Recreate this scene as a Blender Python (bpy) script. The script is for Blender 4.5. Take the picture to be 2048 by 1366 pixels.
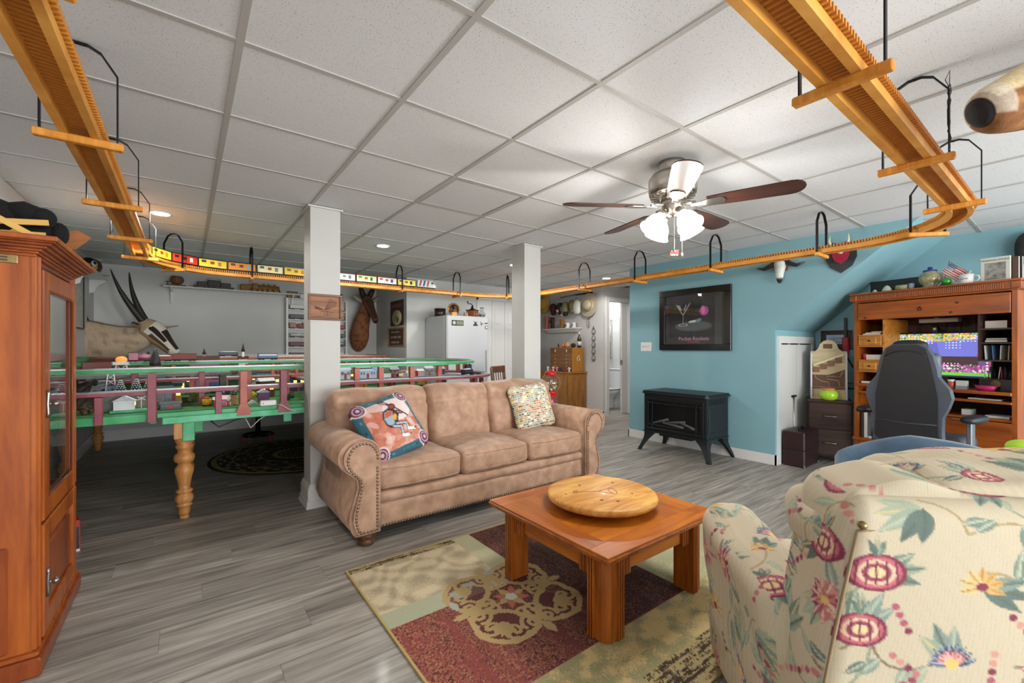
import bpy, bmesh, math, random
import numpy as np
from mathutils import Vector, Matrix, Euler
random.seed(7); rng = np.random.default_rng(7)
PI = math.pi
SC = bpy.context.scene
COL = SC.collection
for o in list(bpy.data.objects): bpy.data.objects.remove(o)

# ---------------------------------------------------------------- camera
CZ = 1.22; YAW = 0.645614; ZC = 2.3137
cam_d = bpy.data.cameras.new('camera'); cam = bpy.data.objects.new('camera', cam_d); COL.objects.link(cam)
cam.location = (0, 0, CZ); cam.rotation_euler = (PI/2, 0, -YAW)
cam_d.sensor_width = 36; cam_d.lens = 865.4/2048*36; cam_d.shift_y = 12.75/2048; cam_d.clip_start = 0.02
SC.camera = cam
VS = SC.view_settings
VS.view_transform = 'Standard'; VS.look = 'None'; VS.gamma = 1.0; VS.use_curve_mapping = False
VS.exposure = 0.72

# ---------------------------------------------------------------- sky, window light
W = bpy.data.worlds.new('sky'); SC.world = W; W.use_nodes = True
bg = W.node_tree.nodes['Background']
sky = W.node_tree.nodes.new('ShaderNodeTexSky'); sky.sky_type = 'HOSEK_WILKIE'; sky.turbidity = 3.0
sky.sun_direction = (-0.35, -0.55, 0.75)
W.node_tree.links.new(sky.outputs[0], bg.inputs[0]); bg.inputs[1].default_value = 1.0
def area_light(name, loc, rot, sx, sy, power, col=(1, 1, 1)):
    l = bpy.data.lights.new(name, 'AREA'); l.shape = 'RECTANGLE'; l.size = sx; l.size_y = sy
    l.energy = power; l.color = col
    o = bpy.data.objects.new(name, l); COL.objects.link(o); o.location = loc; o.rotation_euler = rot
    return o
# daylight standing in the glass doors of the wall behind the camera
area_light('patio_daylight', (2.5, -4.12, 1.12), (PI/2, 0, 0), 5.8, 2.0, 300, (0.96, 0.985, 1.0))
area_light('side_fill_light', (6.12, -2.2, 1.45), (PI/2, 0, PI/2), 1.9, 1.0, 55, (0.96, 0.985, 1.0))  # added side fill lamp, set in an assumed window out of view

# ---------------------------------------------------------------- helpers
def lin(c):
    if isinstance(c, str):
        c = c.lstrip('#'); c = [int(c[i:i+2], 16)/255 for i in (0, 2, 4)]
    return tuple(x/12.92 if x <= .04045 else ((x+.055)/1.055)**2.4 for x in c[:3])
MATS = {}
def _nt(name):
    m = bpy.data.materials.new(name); m.use_nodes = True
    nt = m.node_tree; b = nt.nodes['Principled BSDF']
    return m, nt, b
def M(name, col, rough=.5, metal=0, var=0.0, vs=20, bump=0, bs=200, emit=None, es=0, alpha=None, trans=0, coat=0, col2=None, ior=None, sheen=0):
    """plain surface: colour with noise mottling and fine relief"""
    if name in MATS: return MATS[name]
    m, nt, b = _nt(name); N, L = nt.nodes, nt.links
    c = lin(col)
    b.inputs['Base Color'].default_value = (*c, 1); b.inputs['Roughness'].default_value = rough; b.inputs['Metallic'].default_value = metal
    if trans: b.inputs['Transmission Weight'].default_value = trans
    if ior: b.inputs['IOR'].default_value = ior
    if coat: b.inputs['Coat Weight'].default_value = coat; b.inputs['Coat Roughness'].default_value = .15
    if sheen: b.inputs['Sheen Weight'].default_value = sheen
    if emit: b.inputs['Emission Color'].default_value = (*lin(emit), 1); b.inputs['Emission Strength'].default_value = es
    if var or bump or col2:
        tc = N.new('ShaderNodeTexCoord')
    if var or col2:
        nz = N.new('ShaderNodeTexNoise'); nz.inputs['Scale'].default_value = vs; nz.inputs['Detail'].default_value = 5
        L.new(tc.outputs['Object'], nz.inputs['Vector'])
        r = N.new('ShaderNodeValToRGB'); r.color_ramp.elements[0].position = .3; r.color_ramp.elements[1].position = .7
        c2 = lin(col2) if col2 else tuple(min(1, x*(1+var)) for x in c)
        c1 = c if col2 else tuple(x*(1-var) for x in c)
        r.color_ramp.elements[0].color = (*c1, 1); r.color_ramp.elements[1].color = (*c2, 1)
        L.new(nz.outputs['Fac'], r.inputs[0]); L.new(r.outputs[0], b.inputs['Base Color'])
    if bump:
        n2 = N.new('ShaderNodeTexNoise'); n2.inputs['Scale'].default_value = bs; n2.inputs['Detail'].default_value = 3
        L.new(tc.outputs['Object'], n2.inputs['Vector'])
        bp = N.new('ShaderNodeBump'); bp.inputs['Strength'].default_value = bump; bp.inputs['Distance'].default_value = .004
        L.new(n2.outputs['Fac'], bp.inputs['Height']); L.new(bp.outputs[0], b.inputs['Normal'])
    MATS[name] = m
    return m
def WOOD(name, dark, light, rough=.35, axis=2, scale=6, coat=.15, rand=False, stretch=14, knots=0, ringy=0):
    """wood grain stretched along one local axis"""
    if name in MATS: return MATS[name]
    m, nt, b = _nt(name); N, L = nt.nodes, nt.links
    tc = N.new('ShaderNodeTexCoord'); mp = N.new('ShaderNodeMapping')
    sc = [scale*stretch/3]*3; sc[axis] = scale/3
    mp.inputs['Scale'].default_value = sc
    vec = tc.outputs['Object']
    if rand:
        oi = N.new('ShaderNodeObjectInfo'); mu = N.new('ShaderNodeVectorMath'); mu.operation = 'SCALE'
        cb = N.new('ShaderNodeCombineXYZ'); L.new(oi.outputs['Random'], cb.inputs[0]); L.new(oi.outputs['Random'], cb.inputs[1]); L.new(oi.outputs['Random'], cb.inputs[2])
        mu.inputs['Scale'].default_value = 37
        L.new(cb.outputs[0], mu.inputs[0]); ad = N.new('ShaderNodeVectorMath'); ad.operation = 'ADD'
        L.new(vec, ad.inputs[0]); L.new(mu.outputs[0], ad.inputs[1]); vec = ad.outputs[0]
    L.new(vec, mp.inputs[0])
    nz = N.new('ShaderNodeTexNoise'); nz.inputs['Scale'].default_value = 1; nz.inputs['Detail'].default_value = 7; nz.inputs['Roughness'].default_value = .62; nz.inputs['Distortion'].default_value = .35+ringy
    L.new(mp.outputs[0], nz.inputs['Vector'])
    r = N.new('ShaderNodeValToRGB'); e = r.color_ramp.elements
    e[0].position = .32; e[0].color = (*lin(dark), 1); e[1].position = .68; e[1].color = (*lin(light), 1)
    L.new(nz.outputs['Fac'], r.inputs[0])
    out = r.outputs[0]
    if rand:
        hs = N.new('ShaderNodeHueSaturation'); mr = N.new('ShaderNodeMapRange')
        mr.inputs['To Min'].default_value = .86; mr.inputs['To Max'].default_value = 1.12
        L.new(oi.outputs['Random'], mr.inputs[0]); L.new(mr.outputs[0], hs.inputs['Value']); L.new(out, hs.inputs['Color']); out = hs.outputs[0]
    L.new(out, b.inputs['Base Color'])
    b.inputs['Roughness'].default_value = min(.6, rough+.06); b.inputs['Coat Weight'].default_value = coat*.4; b.inputs['Coat Roughness'].default_value = .12; b.inputs['Specular IOR Level'].default_value = .35
    bp = N.new('ShaderNodeBump'); bp.inputs['Strength'].default_value = .12; bp.inputs['Distance'].default_value = .002
    L.new(nz.outputs['Fac'], bp.inputs['Height']); L.new(bp.outputs[0], b.inputs['Normal'])
    MATS[name] = m
    return m
def PRINT(name, rough=.6, weave=0, ws=900, emit=0, coat=0, mottle=0, ms=60):
    """surface whose pattern comes from the colour attribute 'print' of its mesh"""
    if name in MATS: return MATS[name]
    m, nt, b = _nt(name); N, L = nt.nodes, nt.links
    at = N.new('ShaderNodeAttribute'); at.attribute_name = 'print'
    out = at.outputs['Color']
    if mottle:
        tc = N.new('ShaderNodeTexCoord'); nz = N.new('ShaderNodeTexNoise'); nz.inputs['Scale'].default_value = ms; nz.inputs['Detail'].default_value = 6
        L.new(tc.outputs['Object'], nz.inputs['Vector'])
        mr = N.new('ShaderNodeMapRange'); mr.inputs['From Min'].default_value = .3; mr.inputs['From Max'].default_value = .7
        mr.inputs['To Min'].default_value = 1-mottle; mr.inputs['To Max'].default_value = 1+mottle
        hs = N.new('ShaderNodeHueSaturation'); L.new(nz.outputs['Fac'], mr.inputs[0]); L.new(mr.outputs[0], hs.inputs['Value']); L.new(out, hs.inputs['Color']); out = hs.outputs[0]
    L.new(out, b.inputs['Base Color']); b.inputs['Roughness'].default_value = rough
    if coat: b.inputs['Coat Weight'].default_value = coat; b.inputs['Coat Roughness'].default_value = .05
    if emit:
        L.new(out, b.inputs['Emission Color']); b.inputs['Emission Strength'].default_value = emit
    if weave:
        tc = N.new('ShaderNodeTexCoord'); n2 = N.new('ShaderNodeTexNoise'); n2.inputs['Scale'].default_value = ws; n2.inputs['Detail'].default_value = 2
        L.new(tc.outputs['Object'], n2.inputs['Vector'])
        bp = N.new('ShaderNodeBump'); bp.inputs['Strength'].default_value = weave; bp.inputs['Distance'].default_value = .002
        L.new(n2.outputs['Fac'], bp.inputs['Height']); L.new(bp.outputs[0], b.inputs['Normal'])
    MATS[name] = m
    return m
def GLASS(name='clear_glass', tint=(1, 1, 1), mixf=.97, rough=.02):
    """thin pane: mostly see-through with a sheen"""
    if name in MATS: return MATS[name]
    m = bpy.data.materials.new(name); m.use_nodes = True; nt = m.node_tree; N, L = nt.nodes, nt.links
    N.remove(N['Principled BSDF']); out = N['Material Output']
    t = N.new('ShaderNodeBsdfTransparent'); t.inputs[0].default_value = (*tint, 1)
    g = N.new('ShaderNodeBsdfGlossy'); g.inputs['Roughness'].default_value = rough
    lw = N.new('ShaderNodeLayerWeight'); lw.inputs['Blend'].default_value = .5; fr = N.new('ShaderNodeMath'); fr.operation = 'POWER'; fr.inputs[1].default_value = 5; L.new(lw.outputs['Facing'], fr.inputs[0])
    mx = N.new('ShaderNodeMixShader'); ma = N.new('ShaderNodeMath'); ma.operation = 'MAXIMUM'; ma.inputs[1].default_value = 1-mixf
    L.new(fr.outputs[0], ma.inputs[0]); L.new(ma.outputs[0], mx.inputs[0]); L.new(t.outputs[0], mx.inputs[1]); L.new(g.outputs[0], mx.inputs[2]); L.new(mx.outputs[0], out.inputs[0])
    MATS[name] = m
    return m

def rotm(rx=0, ry=0, rz=0): return Euler((rx, ry, rz)).to_matrix()
class MB:
    """collects shapes into one mesh"""
    def __init__(s): s.v = []; s.f = []; s.sm = []
    def add(s, vs, fs, smooth=False):
        n = len(s.v); s.v += [tuple(x) for x in vs]; s.f += [tuple(i+n for i in f) for f in fs]; s.sm += [smooth]*len(fs); return s
    def box(s, c, d, r=None):
        x, y, z = d[0]/2, d[1]/2, d[2]/2
        vs = [(-x,-y,-z),(x,-y,-z),(x,y,-z),(-x,y,-z),(-x,-y,z),(x,-y,z),(x,y,z),(-x,y,z)]
        if r is not None: vs = [r @ Vector(v) for v in vs]
        vs = [(v[0]+c[0], v[1]+c[1], v[2]+c[2]) for v in vs]
        return s.add(vs, [(0,3,2,1),(4,5,6,7),(0,1,5,4),(1,2,6,5),(2,3,7,6),(3,0,4,7)])
    def b(s, x0, x1, y0, y1, z0, z1): return s.box(((x0+x1)/2, (y0+y1)/2, (z0+z1)/2), (abs(x1-x0), abs(y1-y0), abs(z1-z0)))
    def cb(s, x0, x1, y0, y1, z0, z1, e=.004):
        """box with chamfered edges"""
        hx, hy, hz = abs(x1-x0)/2, abs(y1-y0)/2, abs(z1-z0)/2
        e = min(e, hx*.9, hy*.9, hz*.9)
        bm = bmesh.new(); bmesh.ops.create_cube(bm, size=1)
        bmesh.ops.scale(bm, vec=(2*hx, 2*hy, 2*hz), verts=bm.verts)
        bmesh.ops.bevel(bm, geom=bm.edges[:], offset=e, segments=1, affect='EDGES')
        bmesh.ops.translate(bm, vec=((x0+x1)/2, (y0+y1)/2, (z0+z1)/2), verts=bm.verts)
        bm.verts.index_update()
        s.add([v.co[:] for v in bm.verts], [[v.index for v in f.verts] for f in bm.faces]); bm.free(); return s
    def cyl(s, p0, p1, r0, r1=None, n=12, cap=True, smooth=True):
        if r1 is None: r1 = r0
        p0, p1 = Vector(p0), Vector(p1); d = (p1-p0).normalized()
        a = d.orthogonal().normalized(); c = d.cross(a)
        vs = []
        for p, r in ((p0, r0), (p1, r1)):
            vs += [p+(a*math.cos(2*PI*i/n)+c*math.sin(2*PI*i/n))*r for i in range(n)]
        s.add(vs, [(i, (i+1) % n, n+(i+1) % n, n+i) for i in range(n)], smooth)
        if cap: s.add(vs, [tuple(range(n))[::-1], tuple(range(n, 2*n))])
        return s
    def tube(s, pts, r, n=8, closed=False, smooth=True, flat=None, up=None, cap=True):
        """tube along a path; r scalar or list; flat=(w,h) gives a rectangular section"""
        P = [Vector(p) for p in pts]; m = len(P); rings = []
        prev = None
        for i, p in enumerate(P):
            t = (P[(i+1) % m]-P[i-1]) if closed else (P[min(i+1, m-1)]-P[max(i-1, 0)])
            t.normalize()
            if up is not None: a = Vector(up).cross(t); a = a.normalized() if a.length > 1e-6 else t.orthogonal().normalized()
            elif prev is None: a = t.orthogonal().normalized()
            else: a = (prev-t*prev.dot(t)).normalized()
            prev = a; c = t.cross(a)
            rr = r[i] if isinstance(r, (list, tuple)) else r
            if flat: ring = [p+a*x*flat[0]/2+c*y*flat[1]/2 for x, y in ((-1,-1),(1,-1),(1,1),(-1,1))]
            else: ring = [p+(a*math.cos(2*PI*k/n)+c*math.sin(2*PI*k/n))*rr for k in range(n)]
            rings.append(ring)
        k = len(rings[0]); vs = [v for g in rings for v in g]; fs = []
        for i in range(m if closed else m-1):
            j = (i+1) % m
            fs += [(i*k+q, i*k+(q+1) % k, j*k+(q+1) % k, j*k+q) for q in range(k)]
        s.add(vs, fs, smooth and not flat)
        if not closed and cap: s.add(vs, [tuple(range(k))[::-1], tuple(range((m-1)*k, m*k))])
        return s
    def lathe(s, prof, n=20, o=(0,0,0), axis='Z', smooth=True, sx=1, sy=1):
        vs = []
        for r, z in prof:
            for i in range(n):
                a = 2*PI*i/n; x, y = r*math.cos(a)*sx, r*math.sin(a)*sy
                p = (x, y, z) if axis == 'Z' else ((z, x, y) if axis == 'X' else (x, z, y))
                vs.append((p[0]+o[0], p[1]+o[1], p[2]+o[2]))
        m = len(prof)
        s.add(vs, [(j*n+i, j*n+(i+1) % n, (j+1)*n+(i+1) % n, (j+1)*n+i) for j in range(m-1) for i in range(n)], smooth)
        s.add(vs, [tuple(range(n))[::-1], tuple(range((m-1)*n, m*n))])
        return s
    def sph(s, c, r, n=12, m=8, sc=(1,1,1), rot=None):
        vs = []; fs = []
        for j in range(m+1):
            th = PI*j/m
            for i in range(n):
                a = 2*PI*i/n
                v = Vector((math.sin(th)*math.cos(a)*r*sc[0], math.sin(th)*math.sin(a)*r*sc[1], math.cos(th)*r*sc[2]))
                if rot is not None: v = rot @ v
                vs.append((v[0]+c[0], v[1]+c[1], v[2]+c[2]))
        fs = [(j*n+i, (j+1)*n+i, (j+1)*n+(i+1) % n, j*n+(i+1) % n) for j in range(m) for i in range(n)]
        return s.add(vs, fs, True)
    def prism(s, poly, h0, h1, plane='XY', smooth=False):
        """polygon extruded along the third axis: XY->z, XZ->y, YZ->x"""
        n = len(poly); f = {'XY': lambda p, h: (p[0], p[1], h), 'XZ': lambda p, h: (p[0], h, p[1]), 'YZ': lambda p, h: (h, p[0], p[1])}[plane]
        vs = [f(p, h0) for p in poly]+[f(p, h1) for p in poly]
        s.add(vs, [(i, (i+1) % n, n+(i+1) % n, n+i) for i in range(n)], smooth)
        return s.add(vs, [tuple(range(n))[::-1], tuple(range(n, 2*n))])
    def cushion(s, c, d, p=3.5, n=28, m=20, rot=None, puff=0, fn=None):
        """soft rounded box (superellipsoid), optionally reshaped by fn"""
        vs = []
        sg = lambda x, e: math.copysign(abs(x)**e, x)
        for j in range(m+1):
            th = -PI/2+PI*j/m
            for i in range(n):
                a = 2*PI*i/n; e = 2/p
                x = sg(math.cos(th), e)*sg(math.cos(a), e); y = sg(math.cos(th), e)*sg(math.sin(a), e); z = sg(math.sin(th), e)
                v = Vector((x*d[0]/2, y*d[1]/2, z*d[2]/2))
                if puff: v.z += puff*(1-x*x)*(1-y*y)*(1 if z > 0 else 0)
                if fn: v = Vector(fn(v, x, y, z))
                if rot is not None: v = rot @ v
                vs.append((v[0]+c[0], v[1]+c[1], v[2]+c[2]))
        fs = [(j*n+i, j*n+(i+1) % n, (j+1)*n+(i+1) % n, (j+1)*n+i) for j in range(m) for i in range(n)]
        return s.add(vs, fs, True)
    def xf(s, mat):
        s.v = [tuple(mat @ Vector(v)) for v in s.v]; return s
    def mesh(s, name, mat=None):
        me = bpy.data.meshes.new(name); me.from_pydata(s.v, [], s.f)
        me.polygons.foreach_set('use_smooth', s.sm)
        me.validate(clean_customdata=False)
        bm = bmesh.new(); bm.from_mesh(me); bmesh.ops.remove_doubles(bm, verts=bm.verts, dist=1e-6)
        bmesh.ops.recalc_face_normals(bm, faces=bm.faces); bm.to_mesh(me); bm.free()
        if mat: me.materials.append(mat)
        return me
    def build(s, name, mat, parent=None, loc=None, rot=None, label=None):
        o = bpy.data.objects.new(name, s.mesh(name, mat)); COL.objects.link(o)
        if parent is not None: o.parent = parent
        if loc is not None: o.location = loc
        if rot is not None: o.rotation_euler = rot
        if label: o['label'] = label
        return o
def obj(name, me, parent=None, loc=None, rot=None):
    o = bpy.data.objects.new(name, me); COL.objects.link(o)
    if parent is not None: o.parent = parent
    if loc is not None: o.location = loc
    if rot is not None: o.rotation_euler = rot
    return o
def thing(name, label, cat, loc=(0,0,0), rz=0, group=None, kind=None):
    o = bpy.data.objects.new(name, None); COL.objects.link(o); o.empty_display_size = .05
    o.location = loc; o.rotation_euler = (0, 0, rz)
    return tag(o, label, cat, group, kind)
def tag(o, label=None, cat=None, group=None, kind=None):
    if label: o['label'] = label
    if cat: o['category'] = cat
    if group: o['group'] = group
    if kind: o['kind'] = kind
    return o
def struct(o, label=None): o['kind'] = 'structure'; return tag(o, label) if label else o
def dup(root, loc, rz=0, label=None, scale=None):
    r = root.copy(); COL.objects.link(r); r.location = loc; r.rotation_euler = (0, 0, rz)
    if label: r['label'] = label
    if scale: r.scale = (scale,)*3
    for ch in list(root.children):
        c = ch.copy(); COL.objects.link(c); c.parent = r
        for g in list(ch.children):
            d = g.copy(); COL.objects.link(d); d.parent = c
    return r
_txt = {}
def text(body, size, mat, parent, loc, rot, name='lettering', depth=.0006, align='CENTER', sx=1.0, spacing=1.0):
    cu = bpy.data.curves.new('t', 'FONT'); cu.body = body; cu.size = size; cu.extrude = depth; cu.align_x = align; cu.align_y = 'CENTER'; cu.resolution_u = 2
    cu.space_character = spacing
    t = bpy.data.objects.new('t', cu); COL.objects.link(t)
    bpy.context.view_layer.update()
    me = bpy.data.meshes.new_from_object(t.evaluated_get(bpy.context.evaluated_depsgraph_get()))
    bpy.data.objects.remove(t)
    me.name = name; me.materials.clear(); me.materials.append(mat)
    if sx != 1: me.transform(Matrix.Diagonal((sx, 1, 1, 1)))
    return obj(name, me, parent, loc, rot)

class Canvas:
    """small drawing surface for flat prints and woven patterns; sampled onto mesh vertices"""
    def __init__(s, w, h, res, col):
        s.w, s.h = w, h; s.nx, s.ny = int(w/res)+1, int(h/res)+1
        s.X, s.Y = np.meshgrid(np.linspace(0, w, s.nx), np.linspace(0, h, s.ny))
        s.a = np.zeros((s.ny, s.nx, 3)); s.a[:] = lin(col)
    def _win(s, x0, x1, y0, y1):
        i0 = max(0, int(x0/s.w*(s.nx-1))-1); i1 = min(s.nx, int(x1/s.w*(s.nx-1))+3); j0 = max(0, int(y0/s.h*(s.ny-1))-1); j1 = min(s.ny, int(y1/s.h*(s.ny-1))+3)
        if i1 <= i0 or j1 <= j0: return None
        return (slice(j0, j1), slice(i0, i1))
    def _put(s, w, m, col, al):
        sub = s.a[w]; sub[m] = sub[m]*(1-al)+np.array(lin(col))*al
    def rect(s, x0, x1, y0, y1, col, al=1.0):
        w = s._win(x0, x1, y0, y1)
        if w: X, Y = s.X[w], s.Y[w]; s._put(w, (X >= x0) & (X <= x1) & (Y >= y0) & (Y <= y1), col, al)
    def ell(s, cx, cy, rx, ry, col, rot=0, r_in=0, al=1.0):
        m = max(rx, ry); w = s._win(cx-m, cx+m, cy-m, cy+m)
        if not w: return
        c, n = math.cos(rot), math.sin(rot); dx, dy = s.X[w]-cx, s.Y[w]-cy
        q = ((dx*c+dy*n)/rx)**2+((-dx*n+dy*c)/ry)**2
        s._put(w, (q <= 1) & (q >= r_in*r_in), col, al)
    def poly(s, pts, col, al=1.0):
        xs = [p[0] for p in pts]; ys = [p[1] for p in pts]; w = s._win(min(xs), max(xs), min(ys), max(ys))
        if not w: return
        x, y = s.X[w], s.Y[w]; ins = np.zeros(x.shape, bool); n = len(pts)
        for i in range(n):
            x0, y0 = pts[i]; x1, y1 = pts[(i+1) % n]
            if y0 == y1: continue
            ins ^= ((y0 > y) != (y1 > y)) & (x < (x1-x0)*(y-y0)/(y1-y0)+x0)
        s._put(w, ins, col, al)
    def line(s, pts, w, col, al=1.0, taper=None):
        n = len(pts)-1
        for i in range(n):
            (x0, y0), (x1, y1) = pts[i], pts[i+1]
            ww = w if taper is None else w*(1-(1-taper)*i/max(1, n-1))
            lo = (min(x0, x1)-ww, max(x0, x1)+ww, min(y0, y1)-ww, max(y0, y1)+ww)
            i0, i1 = [int(np.clip(v/s.w*(s.nx-1), 0, s.nx-1)) for v in lo[:2]]; j0, j1 = [int(np.clip(v/s.h*(s.ny-1), 0, s.ny-1)) for v in lo[2:]]
            X, Y = s.X[j0:j1+2, i0:i1+2], s.Y[j0:j1+2, i0:i1+2]
            if X.size == 0: continue
            dx, dy = x1-x0, y1-y0; q = dx*dx+dy*dy+1e-12
            t = np.clip(((X-x0)*dx+(Y-y0)*dy)/q, 0, 1)
            m = (X-x0-t*dx)**2+(Y-y0-t*dy)**2 <= (ww/2)**2
            sub = s.a[j0:j1+2, i0:i1+2]; sub[m] = sub[m]*(1-al)+np.array(lin(col))*al
    def leaf(s, x, y, ang, ln, wd, col, col2=None):
        c, n = math.cos(ang), math.sin(ang); pts = []
        for t in np.linspace(0, 1, 10): pts.append((t, math.sin(PI*t**.8)*.5))
        for t in np.linspace(1, 0, 10): pts.append((t, -math.sin(PI*t**.8)*.5))
        f = lambda t, q, k=1: (x+c*t*ln-n*q*wd*k, y+n*t*ln+c*q*wd*k)
        s.poly([f(t, q) for t, q in pts], col)
        if col2: s.line([f(0, 0), f(.9, 0)], wd*.14, col2); s.poly([f(t, q, .55) for t, q in pts[:10]]+[f(0, 0)], col2, .35)
    def sample(s, u, v):
        i = np.clip((u/s.w*(s.nx-1)), 0, s.nx-1).astype(int); j = np.clip((v/s.h*(s.ny-1)), 0, s.ny-1).astype(int)
        return s.a[j, i]
    def wrap(s, u, v):
        x = np.mod(u, s.w)/s.w*(s.nx-1); y = np.mod(v, s.h)/s.h*(s.ny-1); i, j = np.floor(x).astype(int), np.floor(y).astype(int); fx, fy = (x-i)[:, None], (y-j)[:, None]
        i1, j1 = np.minimum(i+1, s.nx-1), np.minimum(j+1, s.ny-1)
        return (s.a[j, i]*(1-fx)+s.a[j, i1]*fx)*(1-fy)+(s.a[j1, i]*(1-fx)+s.a[j1, i1]*fx)*fy
def set_print(me, cols):
    at = me.attributes.new('print', 'FLOAT_COLOR', 'POINT')
    a = np.ones((len(me.vertices), 4), np.float32); a[:, :3] = cols
    at.data.foreach_set('color', a.ravel())
def coords(me):
    a = np.empty(len(me.vertices)*3, np.float32); me.vertices.foreach_get('co', a); return a.reshape(-1, 3)
def sheet(name, cv, mat, parent=None, loc=None, rot=None, step=1, thick=0, zfn=None):
    """rectangular print of a canvas: grid in local XY, centred, with an underside when thick"""
    nx, ny = cv.nx//step, cv.ny//step
    X, Y = np.meshgrid(np.linspace(0, cv.w, nx), np.linspace(0, cv.h, ny))
    cols = cv.sample(X.ravel(), Y.ravel())
    Z = zfn(X, Y) if zfn else np.full(X.shape, float(thick))
    V = np.stack([X.ravel()-cv.w/2, Y.ravel()-cv.h/2, Z.ravel()], 1)
    i, j = np.meshgrid(np.arange(nx-1), np.arange(ny-1)); a = (j*nx+i).ravel()
    Fq = np.stack([a, a+1, a+nx+1, a+nx], 1)
    extra = []
    if thick:
        n0 = len(V); w, h = cv.w/2, cv.h/2
        V = np.vstack([V, [(-w,-h,0),(w,-h,0),(w,h,0),(-w,h,0),(-w,-h,thick),(w,-h,thick),(w,h,thick),(-w,h,thick)]])
        cols = np.vstack([cols, np.repeat(cols[:1], 8, 0)])
        extra = [(n0,n0+3,n0+2,n0+1),(n0,n0+1,n0+5,n0+4),(n0+1,n0+2,n0+6,n0+5),(n0+2,n0+3,n0+7,n0+6),(n0+3,n0,n0+4,n0+7)]
    me = bpy.data.meshes.new(name)
    me.from_pydata(V.tolist(), [], Fq.tolist()+extra); me.materials.append(mat)
    set_print(me, cols)
    return obj(name, me, parent, loc, rot)
# ================================================================ shared materials
m_wall = M('painted_wall_grey', '#c9c7c4', .75, var=.03, vs=3, bump=.08, bs=300)
m_wallw = M('painted_wall_white', '#cdcdca', .7, var=.02, vs=3)
m_teal = M('painted_wall_teal', '#7fa9b2', .65, var=.03, vs=2.5, bump=.1, bs=350)
m_trim = M('white_trim_paint', '#d9d8d4', .35, var=.02, vs=5)
m_white = M('white_paint', '#dad9d5', .4)
m_black = M('black_paint', '#141414', .4)
m_iron = M('black_iron', '#1b1a1a', .45, .6)
m_steel = M('brushed_nickel', '#b9b3aa', .28, 1.0, var=.08, vs=60)
m_brass = M('aged_brass', '#8d7a52', .35, .9, var=.15, vs=40)
m_pewter = M('pewter_knob', '#8b857c', .3, .9)
m_oakbar = WOOD('golden_oak', '#b8701f', '#dd9a41', .38, 2, 9, .2, rand=True)
m_glass = GLASS()
m_brown = M('dark_brown', '#3a241a', .5)

def vis(x, y):
    s, c = math.sin(YAW), math.cos(YAW); t = x*s+y*c; r = x*c-y*s
    return t > .25 and abs(r/t) < 1.32

# ================================================================ floor
m_plank = WOOD('grey_vinyl_plank', '#6c665e', '#b2aba1', .42, 0, 5.5, .08, rand=True, stretch=16)
floor = struct(MB().b(-1.05, 7.4, -4.1, 7.8, -.06, -.008).build('floor', M('floor_underlay', '#4b463f', .8)), 'grey wood-look plank floor')
PW, PLN = .178, 1.22
pl_me = MB().cb(-PLN/2, PLN/2, -PW/2, PW/2, -.008, 0, .0015).mesh('plank', m_plank)
rest = MB(); npl = 0
row = 0; y = -4.0
while y < 7.75:
    off = (row*.437) % 1*PLN; x = -.95-off
    while x < 7.3:
        x0, x1 = max(x, -.95), min(x+PLN, 7.35); cy = y+PW/2
        big = any(vis(a, cy) for a in (x0, (x0+x1)/2, x1)) and cy > .1 and not (x0 > 6.0 or (x0 > 5.05 and 2.1 < cy < 3.75))
        if x1-x0 > .03:
            if big and npl < 300:
                if x1-x0 > PLN-.01: obj('plank', pl_me, floor, (x+PLN/2, cy, 0))
                else: MB().cb(-(x1-x0)/2, (x1-x0)/2, -PW/2, PW/2, -.008, 0, .0015).build('plank', m_plank, floor, ((x0+x1)/2, cy, 0))
                npl += 1
            else: rest.b(x0+.0005, x1-.0005, y+.0005, y+PW-.0005, -.008, 0)
        x += PLN
    y += PW; row += 1
o = rest.build('plank', m_plank, floor); o['kind'] = 'stuff'

# ================================================================ ceiling: tiles in a tee grid
def tile_mat():
    m, nt, b = _nt('mineral_fibre_tile'); N, L = nt.nodes, nt.links
    tc = N.new('ShaderNodeTexCoord')
    nz = N.new('ShaderNodeTexNoise'); nz.inputs['Scale'].default_value = 210; nz.inputs['Detail'].default_value = 2; L.new(tc.outputs['Object'], nz.inputs[0])
    r = N.new('ShaderNodeValToRGB'); e = r.color_ramp.elements
    e[0].position = .31; e[0].color = (*lin('#a5a39f'), 1); e[1].position = .37; e[1].color = (*lin('#dcdee0'), 1)
    L.new(nz.outputs['Fac'], r.inputs[0]); L.new(r.outputs[0], b.inputs['Base Color']); b.inputs['Roughness'].default_value = .9
    bp = N.new('ShaderNodeBump'); bp.inputs['Strength'].default_value = .25; bp.inputs['Distance'].default_value = .003
    L.new(nz.outputs['Fac'], bp.inputs['Height']); L.new(bp.outputs[0], b.inputs['Normal'])
    return m
m_tile = tile_mat(); m_tee = M('ceiling_tee_metal', '#b3b1ad', .55)
ceil = struct(MB().b(-1.05, 7.4, -4.1, 7.8, ZC+.06, ZC+.1).build('ceiling', M('ceiling_deck', '#9a9894', .9)), 'suspended ceiling of speckled white tiles')
GX, GY, G = .155, 1.82, .6096
t_me = MB().b(-G/2+.004, G/2-.004, -G/2+.004, G/2-.004, ZC+.004, ZC+.02).mesh('ceiling_tile', m_tile)
XS = [GX+G*i for i in range(-2, 11)]; YS = [GY+G*j for j in range(-10, 10)]
xe = [-.95]+[x for x in XS if -.95 < x < 7.35]+[7.35]; ye = [-4.0]+[y for y in YS if -4.0 < y < 7.7]+[7.7]
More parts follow.
